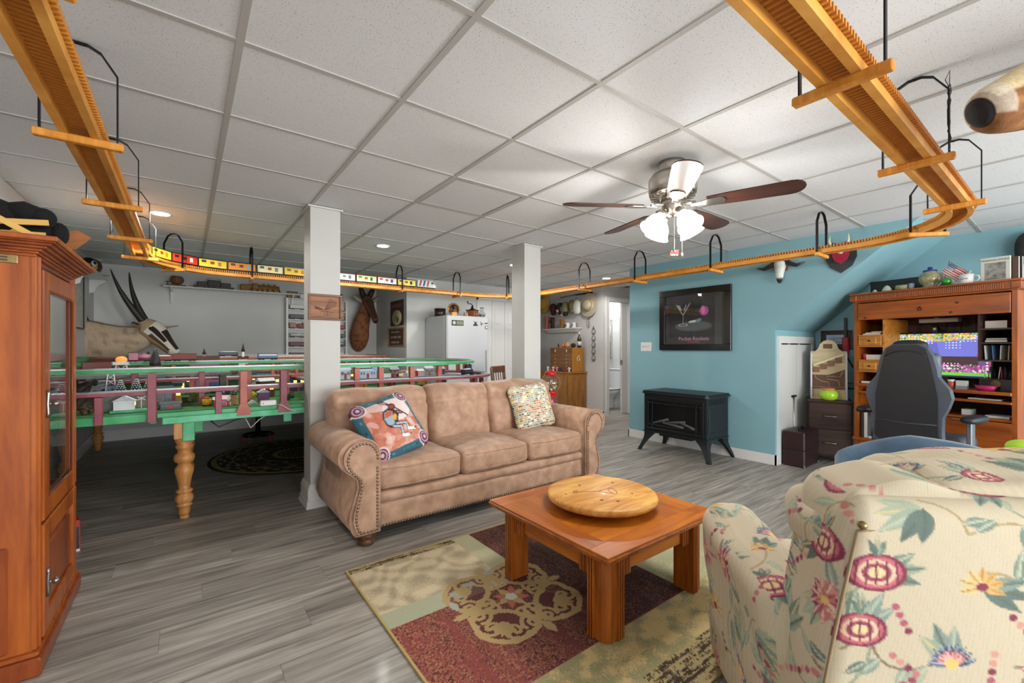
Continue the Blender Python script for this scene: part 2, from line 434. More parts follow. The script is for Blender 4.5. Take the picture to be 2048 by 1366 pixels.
for i in range(len(xe)-1):
    for j in range(len(ye)-1):
        x0, x1, y0, y1 = xe[i], xe[i+1], ye[j], ye[j+1]; cx, cy = (x0+x1)/2, (y0+y1)/2
        if abs(cx-(GX+G*2.5)) < .1 and abs(cy-(GY+G*1.5)) < .1: continue
        if x1-x0 > G-.01 and y1-y0 > G-.01: obj('ceiling_tile', t_me, ceil, (cx, cy, 0))
        else: MB().b(-(x1-x0)/2+.004, (x1-x0)/2-.004, -(y1-y0)/2+.004, (y1-y0)/2-.004, ZC+.004, ZC+.02).build('ceiling_tile', m_tile, ceil, (cx, cy, 0))
for x in xe[1:-1]: MB().b(x-.012, x+.012, -4.0, 7.7, ZC-.001, ZC+.012).build('ceiling_tee', m_tee, ceil)
for y in ye[1:-1]: MB().b(-.95, 7.35, y-.0105, y+.0105, ZC-.0005, ZC+.012).build('ceiling_tee', m_tee, ceil)
# air return grille sits in one grid cell
v = thing('ceiling_vent', 'square white louvred air grille set in the ceiling grid', 'vent', (GX+G*2.5, GY+G*1.5, ZC))
m_vent = M('vent_white', '#adaba7', .6)
a = G/2-.012
fr = MB().b(-a, a, -a, -a+.02, 0, .012).b(-a, a, a-.02, a, 0, .012).b(-a, -a+.02, -a+.02, a-.02, 0, .012).b(a-.02, a, -a+.02, a-.02, 0, .012)
fr.build('frame', m_vent, v); MB().b(-a, a, -a, a, .014, .02).build('backing', M('vent_backing', '#a3a19d', .8), v)
lv = MB().b(-a+.025, a-.025, -.004, .004, 0, .008).mesh('louvre', m_vent)
for k in range(24): obj('louvre', lv, v, (0, -a+.03+k*(2*a-.06)/23, .002), (.15, 0, 0))

# recessed ceiling lights
m_led = M('led_disc', '#ffffff', .5, emit='#fffaf2', es=14)
for x, nm in ((-.165, 'round recessed ceiling light above the train layout near the left track'), (1.69, 'round recessed ceiling light between the two white columns'),
              (3.47, 'round recessed ceiling light just left of the far column'), (5.29, 'round recessed ceiling light before the bathroom door')):
    t = thing('recessed_light', nm, 'ceiling light', (x, 4.55, ZC), 0, 'recessed ceiling lights')
    MB().lathe([(.06, .0), (.078, -.004), (.08, .004)], 28).build('trim_ring', m_white, t)
    MB().lathe([(.001, -.001), (.06, -.001), (.06, .003)], 28).build('diffuser', m_led, t)
    l = bpy.data.lights.new('recessed_lamp', 'SPOT'); l.spot_size = math.radians(172); l.spot_blend = .25; l.shadow_soft_size = .05; l.energy = 30; l.color = (1, .985, .96)
    lo = bpy.data.objects.new('recessed_lamp', l); COL.objects.link(lo); lo.location = (x, 4.55, ZC-.03)

# ================================================================ walls
T = .1
def wall(name, m, *bs, label=None):
    mb = MB()
    for b_ in bs: mb.b(*b_)
    return struct(mb.build(name, m), label)
Z1 = ZC+.06
wall('wall_left', m_wall, (-1.05, -.95, -4.0, 7.8, 0, Z1))
wall('wall_back', m_wallw, (-.95, 2.84, 7.7, 7.8, 0, Z1))
MB().b(2.7395, 2.741, 6.3605, 6.46, 0, Z1)
wall('wall_back_return', m_wall, (2.74, 2.84, 6.46, 7.7, 0, Z1))
wall('wall_refrigerator', m_wallw, (2.74, 5.3, 6.36, 6.46, 0, Z1))
wall('wall_hall_end', m_wall, (5.2, 5.3, 6.46, 7.5, 0, Z1), (5.3, 5.9, 7.4, 7.5, 0, Z1))
wall('wall_hats', m_wall, (5.9, 6.0, 5.25, 7.5, 0, Z1))
DX0, DX1 = 6.04, 6.62
wall('wall_bathroom_door', m_wall, (5.9, DX0, 5.15, 5.25, 0, Z1), (DX1, 7.4, 5.15, 5.25, 0, Z1), (DX0, DX1, 5.15, 5.25, 2.06, Z1))
wall('wall_bathroom', m_wallw, (7.3, 7.4, 5.25, 7.4, 0, Z1), (6.0, 7.4, 7.3, 7.4, 0, Z1))
wall('wall_hall_side', m_wall, (5.02, 7.4, 3.7, 3.8, 0, Z1), (7.3, 7.4, 3.8, 5.15, 0, Z1))
struct(MB().prism([(3.8, 0), (3.8, Z1), (.78, Z1), (.84, ZC), (1.95, 1.406), (1.95, 0)], 4.9, 5.02, 'YZ').build('wall_teal', m_teal), 'teal wall behind the stove')
wall('wall_closet', m_teal, (5.02, 6.1, 1.95, 2.05, 0, 1.42))
struct(MB().prism([(1.95, 1.406), (.84, ZC), (.84, ZC+.06), (.88, ZC+.06), (1.97, 1.45)], 5.02, 6.1, 'YZ').build('wall_stair_soffit', m_teal), 'sloping teal underside of the stairs')
wall('wall_alcove', m_teal, (6.0, 6.1, -1.2, 1.95, 0, Z1), (6.0, 6.1, -4.0, -3.2, 0, Z1), (6.0, 6.1, -3.2, -1.2, 0, .9), (6.0, 6.1, -3.2, -1.2, 2.0, Z1))
wall('wall_front', m_wall, (-1.05, -.4, -4.1, -4.0, 0, Z1), (5.4, 6.1, -4.1, -4.0, 0, Z1), (-.4, 5.4, -4.1, -4.0, 2.12, Z1))
w1 = struct(MB().b(-.4, 5.4, -4.08, -4.02, 0, .06).b(-.4, 5.4, -4.08, -4.02, 2.06, 2.12).build('window_1', m_trim))
for x in (-.37, 1.05, 2.5, 3.95, 5.37): MB().b(x-.035, x+.035, -4.08, -4.02, .06, 2.06).build('window_frame', m_trim, w1)
for x0, x1 in ((-.335, 1.015), (1.085, 2.465), (2.535, 3.915), (3.985, 5.335)): MB().b(x0, x1, -4.052, -4.048, .06, 2.06).build('pane', m_glass, w1)
w2 = struct(MB().b(6.02, 6.08, -3.2, -1.2, .9, .95).b(6.02, 6.08, -3.2, -1.2, 1.95, 2.0).b(6.02, 6.08, -3.2, -3.15, .95, 1.95).b(6.02, 6.08, -1.25, -1.2, .95, 1.95).build('assumed_window', m_trim))  # unseen window, assumed as the opening for the added side lamp
MB().b(6.048, 6.052, -3.15, -1.25, .95, 1.95).build('pane', m_glass, w2)

# baseboards
def bb(name, pts, h=.095, t=.014):
    mb = MB()
    for (x0, x1, y0, y1) in pts: mb.b(x0, x1, y0, y1, 0, h); 
    for (x0, x1, y0, y1) in pts: mb.b(x0+(.004 if x1-x0 < .05 else 0), x1-(.0 if x1-x0 < .05 else 0), y0, y1, h, h+.008)
    return struct(mb.build(name, m_trim))
bb('baseboard_teal', [(4.886, 4.9, 1.936, 3.814), (4.886, 5.02, 3.8, 3.814), (4.886, 4.935, 1.936, 1.95)])
bb('baseboard_back', [(-.95, 2.74, 7.686, 7.7)], .13)
bb('baseboard_left', [(-.95, -.936, 3.2, 7.686)], .13)
bb('baseboard_hats', [(5.886, 5.9, 5.136, 7.4), (5.886, 5.96, 5.136, 5.15)])
bb('baseboard_bathroom', [(7.286, 7.3, 5.25, 7.3), (6.0, 7.286, 7.286, 7.3)])
bb('baseboard_hall', [(6.7, 7.3, 5.136, 5.15)])

# ================================================================ support columns
m_colp = M('column_paint', '#c0bfba', .6, var=.02, vs=4)
def column(x, y, label):
    c = thing('support_column', label, 'column', (x, y, 0), 0, 'white support columns', 'structure')
    h = .11
    MB().b(-h, h, -h, h, 0, ZC).build('shaft', m_colp, c)
    b_ = MB().b(-h-.035, h+.035, -h-.035, h+.035, 0, .02)
    for k, (w, z0, z1) in enumerate(((.03, .02, .055), (.022, .055, .14), (.016, .14, .16), (.009, .16, .175))): b_.b(-h-w, h+w, -h-w, h+w, z0, z1)
    b_.build('plinth', m_trim, c)
    MB().b(-h-.018, h+.018, -h-.018, h+.018, ZC-.014, ZC-.002).build('top_trim', m_wallw, c)
    return c
c1 = column(.868, 3.675, 'white square column with carved wooden plaque, behind the sofa')
c2 = column(2.945, 3.655, 'plain white square column near the refrigerator')

# ================================================================ bathroom door, closet door, bifold doors
d1 = struct(MB().b(DX0-.075, DX0, 5.128, 5.15, 0, 2.13).b(DX1, DX1+.075, 5.128, 5.15, 0, 2.13).b(DX0, DX1, 5.128, 5.15, 2.06, 2.13).build('door_1', m_trim), 'white bathroom doorway with pocket door')
pd = MB().b(DX1-.17, DX1-.02, 5.18, 5.215, .01, 2.05).build('pocket_door', m_white, d1)
MB().b(DX1-.172, DX1-.158, 5.172, 5.222, .9, 1.0).build('latch', m_steel, pd)
MB().b(DX1-.012, DX1, 5.17, 5.23, 0, 2.05).build('jamb_stop', m_trim, d1)
d2 = struct(MB().b(4.94, 5.0, 1.928, 1.95, 0, 1.345).b(5.0, 5.9, 1.928, 1.95, 1.27, 1.345).b(5.85, 5.91, 1.928, 1.95, 0, 1.27).build('door_2', m_trim), 'low white closet door under the stairs')
MB().b(5.0, 5.42, 1.94, 1.949, .02, 1.255).build('door_leaf', m_white, d2); MB().b(5.424, 5.85, 1.94, 1.949, .02, 1.255).build('door_leaf', m_white, d2)
for x in (5.0, 5.27, 5.55): MB().b(x+.01, x+.2, 1.942, 1.9495, 1.256, 1.268).build('track_gap', m_black, d2)
d3 = struct(MB().b(4.02, 4.05, 6.338, 6.36, 0, 2.09).b(5.17, 5.2, 6.338, 6.36, 0, 2.09).b(4.02, 5.2, 6.338, 6.36, 2.06, 2.09).build('door_3', m_trim), 'white panelled bifold doors beside the refrigerator')
for k in range(4):
    x0 = 4.055+k*.28; lf = MB().b(x0, x0+.274, 6.343, 6.36, .02, 2.055).build('door_leaf', m_white, d3)
    for z0, z1 in ((.15, .75), (.85, 1.55), (1.65, 1.92)):
        MB().cb(x0+.06, x0+.214, 6.338, 6.346, z0, z1, .006).build('panel', m_white, lf)
        MB().b(x0+.05, x0+.224, 6.341, 6.3435, z0-.012, z0-.003).b(x0+.05, x0+.224, 6.341, 6.3435, z1+.003, z1+.012).build('moulding', m_trim, lf)
# ================================================================ overhead wooden railway loop
TX0, TX1, TY0, TY1, TR = -.303, 4.08, .42, 5.455, .70
SEG = []
def _segs():
    # left run upward, back run to the right, right run toward the front, front run to the left
    L = [('l', (TX0, TY0+TR), (TX0, TY1-TR)), ('a', (TX0+TR, TY1-TR), PI), ('l', (TX0+TR, TY1), (TX1-TR, TY1)), ('a', (TX1-TR, TY1-TR), PI/2),
         ('l', (TX1, TY1-TR), (TX1, TY0+TR)), ('a', (TX1-TR, TY0+TR), 0), ('l', (TX1-TR, TY0), (TX0+TR, TY0)), ('a', (TX0+TR, TY0+TR), -PI/2)]
    s = 0
    for g in L:
        ln = (Vector(g[2])-Vector(g[1])).length if g[0] == 'l' else TR*PI/2
        SEG.append((s, ln, g)); s += ln
    return s
TLEN = _segs()
def tpos(s):
    """point and heading on the loop centre line at arc length s"""
    s %= TLEN
    for s0, ln, g in SEG:
        if s0 <= s <= s0+ln+1e-9:
            if g[0] == 'l':
                a, b_ = Vector(g[1]), Vector(g[2]); d = (b_-a).normalized(); p = a+d*(s-s0); return p.x, p.y, math.atan2(d.y, d.x)
            th = g[2]-(s-s0)/TR; return g[1][0]+TR*math.cos(th), g[1][1]+TR*math.sin(th), th-PI/2
def s_left(y): return y-(TY0+TR)
S1 = SEG[1][0]; S2 = SEG[2][0]; S3 = SEG[3][0]; S4 = SEG[4][0]; S5 = SEG[5][0]; S6 = SEG[6][0]; S7 = SEG[7][0]
def s_back(x): return S2+x-(TX0+TR)
def s_right(y): return S4+(TY1-TR)-y
def s_front(x): return S6+(TX1-TR)-x
track = thing('overhead_railway_track', 'golden oak slatted railway loop hung below the ceiling on black straps', 'railway track', (0, 0, 0))
m_rail = WOOD('oak_rail', '#bd7a2b', '#dfa24d', .38, 2, 5, .2, stretch=3)
m_tie = WOOD('oak_tie', '#b06a20', '#d6923c', .45, 1, 6, .1, stretch=4)
nseg = 260
for off in (-.041, .041):
    pts = []
    for i in range(nseg):
        x, y, h = tpos(TLEN*i/nseg); pts.append((x-math.sin(h)*off, y+math.cos(h)*off, 1.9915))
    MB().tube(pts, 0, closed=True, flat=(.023, .033), up=(0, 0, 1)).build('rail', m_rail, track)
tie_me = MB().b(-.0048, .0048, -.066, .066, 2.007, 2.027).mesh('tie', m_tie)
ties = []
n = int(TLEN/.0212)
for i in range(n):
    x, y, h = tpos(TLEN*i/n); d = math.hypot(x, y)
    inview = vis(x, y) and d > .75
    ties.append((0 if inview else 1, d, x, y, h))
ties.sort()
for k, (_, d, x, y, h) in enumerate(ties[:300]): obj('tie', tie_me, track, (x, y, 0), (0, 0, h))
mb = MB()
for (_, d, x, y, h) in ties[300:]: mb.add([Matrix.Translation((x, y, 0)) @ Matrix.Rotation(h, 4, 'Z') @ v.co for v in tie_me.vertices], [tuple(p.vertices) for p in tie_me.polygons])
o = mb.build('tie', m_tie, track); o['kind'] = 'stuff'
bar_me = MB().cb(-.015, .015, -.118, .118, 1.949, 1.976, .004).mesh('crossbar', m_oakbar)
st = [(0, -.1, 1.962), (0, -.1, 2.222), (0, -.055, 2.292), (0, -.02, 2.3085), (0, .02, 2.3085), (0, .055, 2.292), (0, .1, 2.222), (0, .1, 1.962)]
strap_me = MB().tube(st, 0, flat=(.019, .0045), up=(1, 0, 0)).mesh('hanger_strap', m_iron)
strap_me2 = MB()
for i in range(len(st)-1):
    a, b_ = Vector(st[i]), Vector(st[i+1]); d = b_-a; an = math.atan2(d.z, d.y)
    strap_me2.box((a+b_)/2, (.018, d.length+.003, .0045), rotm(an, 0, 0))
strap_me2.cyl((0, 0, 2.304), (0, 0, 2.31), .006, n=8)
strap_me2 = strap_me2.mesh('hanger_strap', m_iron)
HS = [s_left(v) for v in (1.28, 2.165, 3.054, 3.925, 4.72)]+[S1+TR*PI/4]+[s_back(v) for v in (.565, 1.4, 2.247, 3.114)]+[S3+TR*PI/4]+[s_right(v) for v in (3.87, 3.02, 2.15, 1.28)]+[S5+TR*PI/4]+[s_front(v) for v in (3.225, 2.364, 1.478, .62)]
for s in HS:
    x, y, h = tpos(s)
    obj('crossbar', bar_me, track, (x, y, 0), (0, 0, h)); obj('hanger_strap', strap_me2, track, (x, y, 0), (0, 0, h))
# signal wire tied along one strap
x, y, h = tpos(s_front(2.364)); mb = MB()
random.seed(3)
for k in range(3): mb.tube([(x+random.uniform(-.006, .006), y-.1+random.uniform(-.006, .006), 1.97+.27*i/9) for i in range(10)], .0014, n=5)
mb.tube([(x, y-.1, 2.23), (x-.01, y-.09, 2.26), (x+.012, y-.1, 2.3), (x+.004, y-.1, 2.26), (x, y-.1, 2.23)], .0014, n=5)
mb.build('wire', M('wire_dark', '#3a2420', .5), track)
x, y, h = tpos(s_left(3.925)); mb = MB()
mb.tube([(x-.1, y, 1.98+.2*i/6+0) for i in range(7)], .0018, n=5).tube([(x-.1, y, 1.99), (x-.08, y, 2.02), (x-.06, y, 2.0), (x-.05, y, 1.985), (x-.07, y, 2.01)], .0014, n=5)
mb.build('wire', MATS['wire_dark'], track)

# ---------------------------------------------------------------- train on the loop
def car_paint(name, col): return M('car_'+name, col, .4, var=.05, vs=30)
m_wheel = M('car_wheel', '#17171a', .5, .3)
CARS = [  # side colour, roof colour, label, pictures
 ('#f0e36a', '#2c3a63', 'pale yellow toy boxcar with blue end, coupled behind the striped locomotive', ['#50506a', '#1c1c1c']),
 ('#d9dcdf', '#b3452c', 'white toy boxcar with red roof, second behind the locomotive', ['#c0452d', '#4a4a58']),
 ('#c4e39a', '#8d3b27', 'light green toy boxcar on the overhead track', ['#4b7a3c', '#3c3a58']),
 ('#c9ccd2', '#a23f33', 'grey-white toy boxcar half hidden by the plaque column', ['#6b6f77', '#58585a']),
 ('#d9c23c', '#3a3a30', 'toy boxcar behind the plaque column', ['#333333', '#8a2a20']),
 ('#ecc52e', '#c8c3a8', 'bright yellow toy boxcar just left of the plaque column', ['#9a5a20', '#cf7a2c']),
 ('#e9e3a9', '#1e1e1c', 'cream toy boxcar beside a black hanger strap', ['#4a4a3c', '#7c7c74']),
 ('#d98b2c', '#201c16', 'orange toy boxcar with a round blue emblem', ['#5a3416', '#6fb7c8']),
 ('#ecd033', '#201c16', 'yellow toy boxcar between the orange and red boxcars', ['#3c3424', '#b87f2a']),
 ('#cf3a22', '#201c16', 'red toy boxcar on the curve of the overhead track', ['#2c1c18', '#f0ddd0']),
 ('#e9d736', '#201c16', 'yellow toy boxcar with orange panel on the track curve', ['#2c2620', '#d9812c']),
 ('#d39a2e', '#201c16', 'ochre toy boxcar at the tail of the overhead train', ['#3c2a18', '#d9812c'])]
def bogie(mb, x):
    mb.b(x-.03, x+.03, -.018, .018, .004, .016)
    for dx in (-.018, .018):
        for sy in (-1, 1): mb.cyl((x+dx, sy*.017, .0095), (x+dx, sy*.023, .0095), .0095, n=10)
def place_on_track(t, s):
    x, y, h = tpos(s); t.location = (x, y, 2.0275); t.rotation_euler = (0, 0, h)
sl = s_back(2.63)
lo = thing('toy_locomotive', 'white toy diesel locomotive with red and blue slanted stripes', 'toy train', group='overhead train')
place_on_track(lo, sl)
prof = [(-.135, .02), (.135, .02), (.137, .05), (.118, .058), (.108, .084), (.085, .1), (.055, .104), (.05, .112), (-.13, .112), (-.135, .1)]
MB().prism(prof, -.033, .033, 'XZ').build('body', M('loco_white', '#e2e3e4', .35), lo)
for k, c in enumerate(('#b2412c', '#1f4f9c', '#c04a2a')):
    x0 = -.118+k*.055
    MB().prism([(x0, .03), (x0+.026, .03), (x0+.046, .108), (x0+.02, .108)], -.0342, .0342, 'XZ').build('stripe', M('stripe%d' % k, c, .4), lo)
mb = MB(); bogie(mb, -.08); bogie(mb, .08); mb.b(-.13, .13, -.02, .02, .012, .02); mb.build('undercarriage', m_wheel, lo)
MB().b(.062, .1, -.0345, .0345, .068, .09).build('cab_window', m_black, lo)
MB().b(.02, .09, -.0345, .0345, .034, .052).build('lettering_band', M('loco_band', '#c7ccd6', .4), lo)
MB().b(-.1, .03, -.012, .012, .112, .118).build('roof_fan', m_wheel, lo)
for k, (c, rc, lab, pics) in enumerate(CARS):
    t = thing('toy_boxcar', lab, 'toy train', group='overhead train'); place_on_track(t, sl-.29-.266*k)
    MB().b(-.122, .122, -.03, .03, .021, .095).build('body', car_paint('side%d' % k, c), t)
    MB().prism([(-.034, .095), (.034, .095), (.02, .106), (-.02, .106)], -.124, .124, 'YZ').build('roof', car_paint('roof%d' % k, rc), t)
    mb = MB(); bogie(mb, -.085); bogie(mb, .085); mb.b(-.13, .13, -.012, .012, .014, .021); mb.build('undercarriage', m_wheel, t)
    MB().b(-.03, .03, -.0315, .0315, .024, .092).build('door', car_paint('door%d' % k, c), t)
    MB().b(-.1, -.06, -.0308, .0308, .062, .086).build('printed_emblem', M('pic_a%d' % k, pics[0], .5), t)
    MB().b(.045, .075, -.0308, .0308, .038, .08).build('printed_emblem', M('pic_b%d' % k, pics[1], .5), t)
    MB().b(-.024, .012, -.032, .032, .05, .078).build('printed_emblem', M('pic_c%d' % k, pics[0] if k % 2 else '#a23a2c', .5), t)
    MB().b(-.125, -.122, -.031, .031, .018, .1).build('end_panel', car_paint('roof%d' % k, rc), t); MB().b(.122, .125, -.031, .031, .018, .1).build('end_panel', car_paint('roof%d' % k, rc), t)

# ================================================================ ceiling fan
fan = thing('ceiling_fan', 'brushed nickel ceiling fan with five dark blades and four lit glass shades', 'ceiling fan', (2.292, 1.469, 0), -YAW)
m_blade = WOOD('dark_walnut_blade', '#2a1712', '#4c2a20', .3, 0, 6, .3)
MB().lathe([(.001, ZC-.002), (.075, ZC-.002), (.078, ZC-.02), (.07, ZC-.045), (.066, ZC-.065)], 32).build('canopy', m_steel, fan)
MB().lathe([(.066, ZC-.06), (.118, ZC-.075), (.135, ZC-.1), (.137, ZC-.16), (.132, ZC-.19), (.115, ZC-.2), (.06, ZC-.205)], 40).build('motor_housing', m_steel, fan)
vt = MB().b(.085, .125, -.006, .006, ZC-.213, ZC-.2).mesh('vent_rib', m_steel)
for k in range(20): obj('vent_rib', vt, fan, None, (0, 0, 2*PI*k/20))
MB().lathe([(.06, ZC-.2), (.062, ZC-.25), (.055, ZC-.285), (.045, ZC-.3), (.03, ZC-.315), (.012, ZC-.322)], 28).build('switch_housing', m_steel, fan)
def blade_poly():
    p = [(.19, -.05), (.3, -.06), (.57, -.068)]
    for k in range(9):
        a = -PI/2+PI*k/8; p.append((.59+.065*math.cos(a), .068*math.sin(a)))
    return p+[(.57, .068), (.3, .06), (.19, .05)]
bl_me = MB().prism(blade_poly(), -.003, .003).mesh('fan_blade', m_blade)
arm = MB().prism([(.1, -.014), (.16, -.018), (.19, -.035), (.25, -.04), (.275, -.028), (.285, 0), (.275, .028), (.25, .04), (.19, .035), (.16, .018), (.1, .014)], -.009, -.004)
arm.prism([(.06, -.012), (.12, -.012), (.12, .012), (.06, .012)], .005, .012).b(.11, .13, -.012, .012, -.009, .012)
arm_me = arm.mesh('blade_iron', m_steel)
for k in range(5):
    a = math.radians(40+72*k)
    o = obj('fan_blade', bl_me, fan, (0, 0, 2.052), (math.radians(-11), 0, a)); obj('blade_iron', arm_me, o)
m_shade = M('frosted_shade_glass', '#ffffff', .4, emit='#fff6ea', es=5)
sh = MB().lathe([(.022, 0), (.026, -.02), (.045, -.045), (.058, -.075), (.062, -.1), (.07, -.118), (.074, -.122), (.066, -.118), (.058, -.1), (.04, -.05), (.02, -.02)], 24)
sh_me = sh.mesh('lamp_shade', m_shade)
for k in range(4):
    a = math.radians(20+90*k); d = Vector((math.cos(a), math.sin(a), 0))
    p = d*.075+Vector((0, 0, ZC-.31))
    MB().tube([d*.03+Vector((0, 0, ZC-.29)), d*.06+Vector((0, 0, ZC-.285)), p+Vector((0, 0, .005))], .011, n=10).build('lamp_arm', m_steel, fan)
    MB().lathe([(.027, .012), (.03, -.012), (.024, -.016)], 16).build('socket_cap', m_steel, fan, p, (0, -.62, a))
    obj('lamp_shade', sh_me, fan, p, (0, -.62, a))
    l = bpy.data.lights.new('fan_bulb', 'POINT'); l.energy = 9; l.shadow_soft_size = .045; l.color = (1, .97, .93)
    b_ = bpy.data.objects.new('fan_bulb', l); COL.objects.link(b_); b_.parent = fan
    b_.location = p+d*.085+Vector((0, 0, -.125))
for (dx, dy, ln, nm) in ((-.012, -.06, .2, 'train'), (.035, -.055, .21, 'bead')):
    z1 = ZC-.3; z0 = z1-ln-.04
    ch = MB()
    for i in range(40): ch.sph((dx, dy, z0+(z1-z0)*i/39), .0016, 6, 4)
    ch = ch.build('pull_chain', m_steel, fan)
    if nm == 'train':
        q = MB().b(dx-.022, dx+.008, dy-.006, dy+.006, z0-.018, z0-.004).b(dx+.008, dx+.022, dy-.007, dy+.007, z0-.018, z0+.006).b(dx+.006, dx+.024, dy-.008, dy+.008, z0+.006, z0+.009).cyl((dx-.014, dy, z0-.004), (dx-.014, dy, z0+.006), .003, n=8)
        q.build('train_pendant', M('pendant_red', '#8e2a22', .3, .2), ch)
        q = MB()
        for wx in (-.015, -.002, .013): q.cyl((dx+wx, dy-.008, z0-.02), (dx+wx, dy+.008, z0-.02), .0055, n=10)
        q.build('pendant_wheels', M('pendant_silver', '#c5c5c8', .25, .9), ch)
    else: MB().sph((dx, dy, z0-.006), .006, 10, 8, (1, 1, 2)).build('bead', M('bead_pink', '#c9a8a8', .2, .5), ch)
# ================================================================ soft shapes with even grids
def rbox(d, rad, res):
    """rounded box as an even quad grid: returns vertices and faces"""
    d = np.array(d, float); h = d/2; V = []; Fq = []; n0 = 0
    for ax in range(3):
        u, v = (ax+1) % 3, (ax+2) % 3
        nu, nv = max(3, int(d[u]/res)), max(3, int(d[v]/res))
        for sg in (-1, 1):
            A, B = np.meshgrid(np.linspace(-h[u], h[u], nu+1), np.linspace(-h[v], h[v], nv+1))
            P = np.zeros((A.size, 3)); P[:, ax] = sg*h[ax]; P[:, u] = A.ravel(); P[:, v] = B.ravel()
            i, j = np.meshgrid(np.arange(nu), np.arange(nv)); a = (j*(nu+1)+i).ravel()+n0
            q = np.stack([a, a+1, a+nu+2, a+nu+1], 1)
            if sg < 0: q = q[:, ::-1]
            V.append(P); Fq.append(q); n0 += len(P)
    V = np.vstack(V); Fq = np.vstack(Fq)
    rad = np.minimum(rad, h*.999) if np.ndim(rad) else np.minimum(np.full(3, rad), h*.999)
    inner = np.clip(V, -(h-rad), h-rad); q = (V-inner)/rad; ln = np.linalg.norm(q, axis=1, keepdims=True)
    mx = np.abs(q).max(1, keepdims=True); ln[ln < 1e-9] = 1
    V = inner+q/ln*np.where(mx > 0, 1, 0)*rad
    return V, Fq
def soft(name, d, rad, res, mat, parent, loc, rot=None, fn=None, cv=None, uvoff=(0, 0), uvfn=None):
    V, Fq = rbox(d, rad, res)
    H = np.array(d)/2; N = V/H
    if fn: V = fn(V, N)
    me = bpy.data.meshes.new(name); me.from_pydata(V.tolist(), [], Fq.tolist()); me.materials.append(mat)
    me.polygons.foreach_set('use_smooth', [True]*len(me.polygons))
    bm = bmesh.new(); bm.from_mesh(me); bmesh.ops.remove_doubles(bm, verts=bm.verts, dist=1e-5); bm.to_mesh(me); bm.free()
    if cv is not None:
        C = coords(me); nn = np.empty(len(me.vertices)*3, np.float32); me.vertices.foreach_get('normal', nn); nn = np.abs(nn.reshape(-1, 3))
        if uvfn: u, v = uvfn(C, nn)
        else:
            sd = nn[:, 0] > np.maximum(nn[:, 1], nn[:, 2]); u = np.where(sd, C[:, 1]+.37+C[:, 0]*.3, C[:, 0]); v = np.where(sd, C[:, 2], C[:, 2]+C[:, 1])
        set_print(me, cv.wrap(u+uvoff[0], v+uvoff[1]))
    return obj(name, me, parent, loc, rot)
def vnoise(X, Y, sx, sy, seed=0):
    r = np.random.default_rng(seed); g = r.random((64, 64))
    x, y = X*sx, Y*sy; i, j = np.floor(x).astype(int), np.floor(y).astype(int); fx, fy = x-i, y-j
    fx, fy = fx*fx*(3-2*fx), fy*fy*(3-2*fy)
    a = lambda p, q: g[p % 64, q % 64]
    return (a(i, j)*(1-fx)+a(i+1, j)*fx)*(1-fy)+(a(i, j+1)*(1-fx)+a(i+1, j+1)*fx)*fy

# ================================================================ sofa
m_suede = M('brown_suede_leather', '#967259', .6, col2='#bb967b', vs=13, bump=.25, bs=90, sheen=.15)
m_nail = M('antique_nailhead', '#8a7562', .3, .85)
m_foot = WOOD('dark_bun_foot', '#4a2f1c', '#6e4a2e', .35, 2, 8, .2)
sofa = thing('sofa', 'brown suede leather three-seat sofa with rolled arms and nailhead trim', 'sofa', (1.875, 3.06, 0))
IN, FY, BY = .915, -.44, .46        # inner half width, front and back in local y
def arm_profile(grow=0):
    p = [(0, .085), (0, .56)]
    cx, cz, r = -.105, .565, .105
    for k in range(15):
        a = 0+math.radians(225)*k/14; p.append((cx+r*math.cos(a), cz+r*math.sin(a)))
    p += [(-.118, .43), (-.112, .38), (-.128, .31), (-.15, .23), (-.155, .17), (-.14, .11), (-.125, .085)]
    p = [(x*1.18, z) for x, z in p]
    c = (sum(x for x, _ in p)/len(p), sum(z for _, z in p)/len(p))
    return p
AP = arm_profile()
for sg in (-1, 1):
    pr = [(-sg*-x if False else (-IN+x if sg < 0 else IN-x), z) for x, z in AP]
    body = MB().prism(pr, FY+.02, BY-.06, 'XZ', smooth=True).build('arm', m_suede, sofa)
    ins = [(-.0625+(x+.0625)*.86, .34+(z-.34)*.955) for x, z in AP]
    pi_ = [(-IN+x if sg < 0 else IN-x, z) for x, z in ins]
    MB().prism(pi_, FY, FY+.03, 'XZ').build('arm_panel', m_suede, body)
    MB().tube([(x, FY+.018, z) for x, z in pr], .006, n=6, closed=True).build('piping', m_suede, body)
    # nailheads follow the panel edge, skipping the inner bottom stretch
    path = [(-.0625+(x+.0625)*.72, .34+(z-.34)*.92) for x, z in AP]; path = path[1:]+[path[0]]
    path = [(-IN+x if sg < 0 else IN-x, z) for x, z in path]+[(-IN-.02 if sg < 0 else IN+.02, .12), (-IN-.02 if sg < 0 else IN+.02, .5)]
    nh = MB(); acc = 0
    for i in range(len(path)-1):
        a, b_ = Vector(path[i]), Vector(path[i+1]); L_ = (b_-a).length; q = acc
        while q < L_:
            p = a+(b_-a)*(q/L_); nh.sph((p.x, FY-.001, p.y), .0088, 8, 5, (1, .6, 1)); q += .021
        acc = q-L_
    o = nh.build('nailhead_trim', m_nail, body); o['kind'] = 'stuff'
    MB().cyl((sg*(IN+.05), FY+.05, .47), (sg*(IN+.05), FY+.05, .47001), .001, n=3) if False else None
sf = lambda V, N: V
def wrinkle(V, N, amp=.006, sd=0):
    W_ = V.copy(); n = vnoise(V[:, 0]+5, V[:, 1]+V[:, 2]+5, 5, 6, sd)-.5
    W_ += N*n[:, None]*amp*2; return W_
soft('seat_rail', (2*IN, .78, .16), .02, .03, m_suede, sofa, (0, FY+.05+.39, .165))
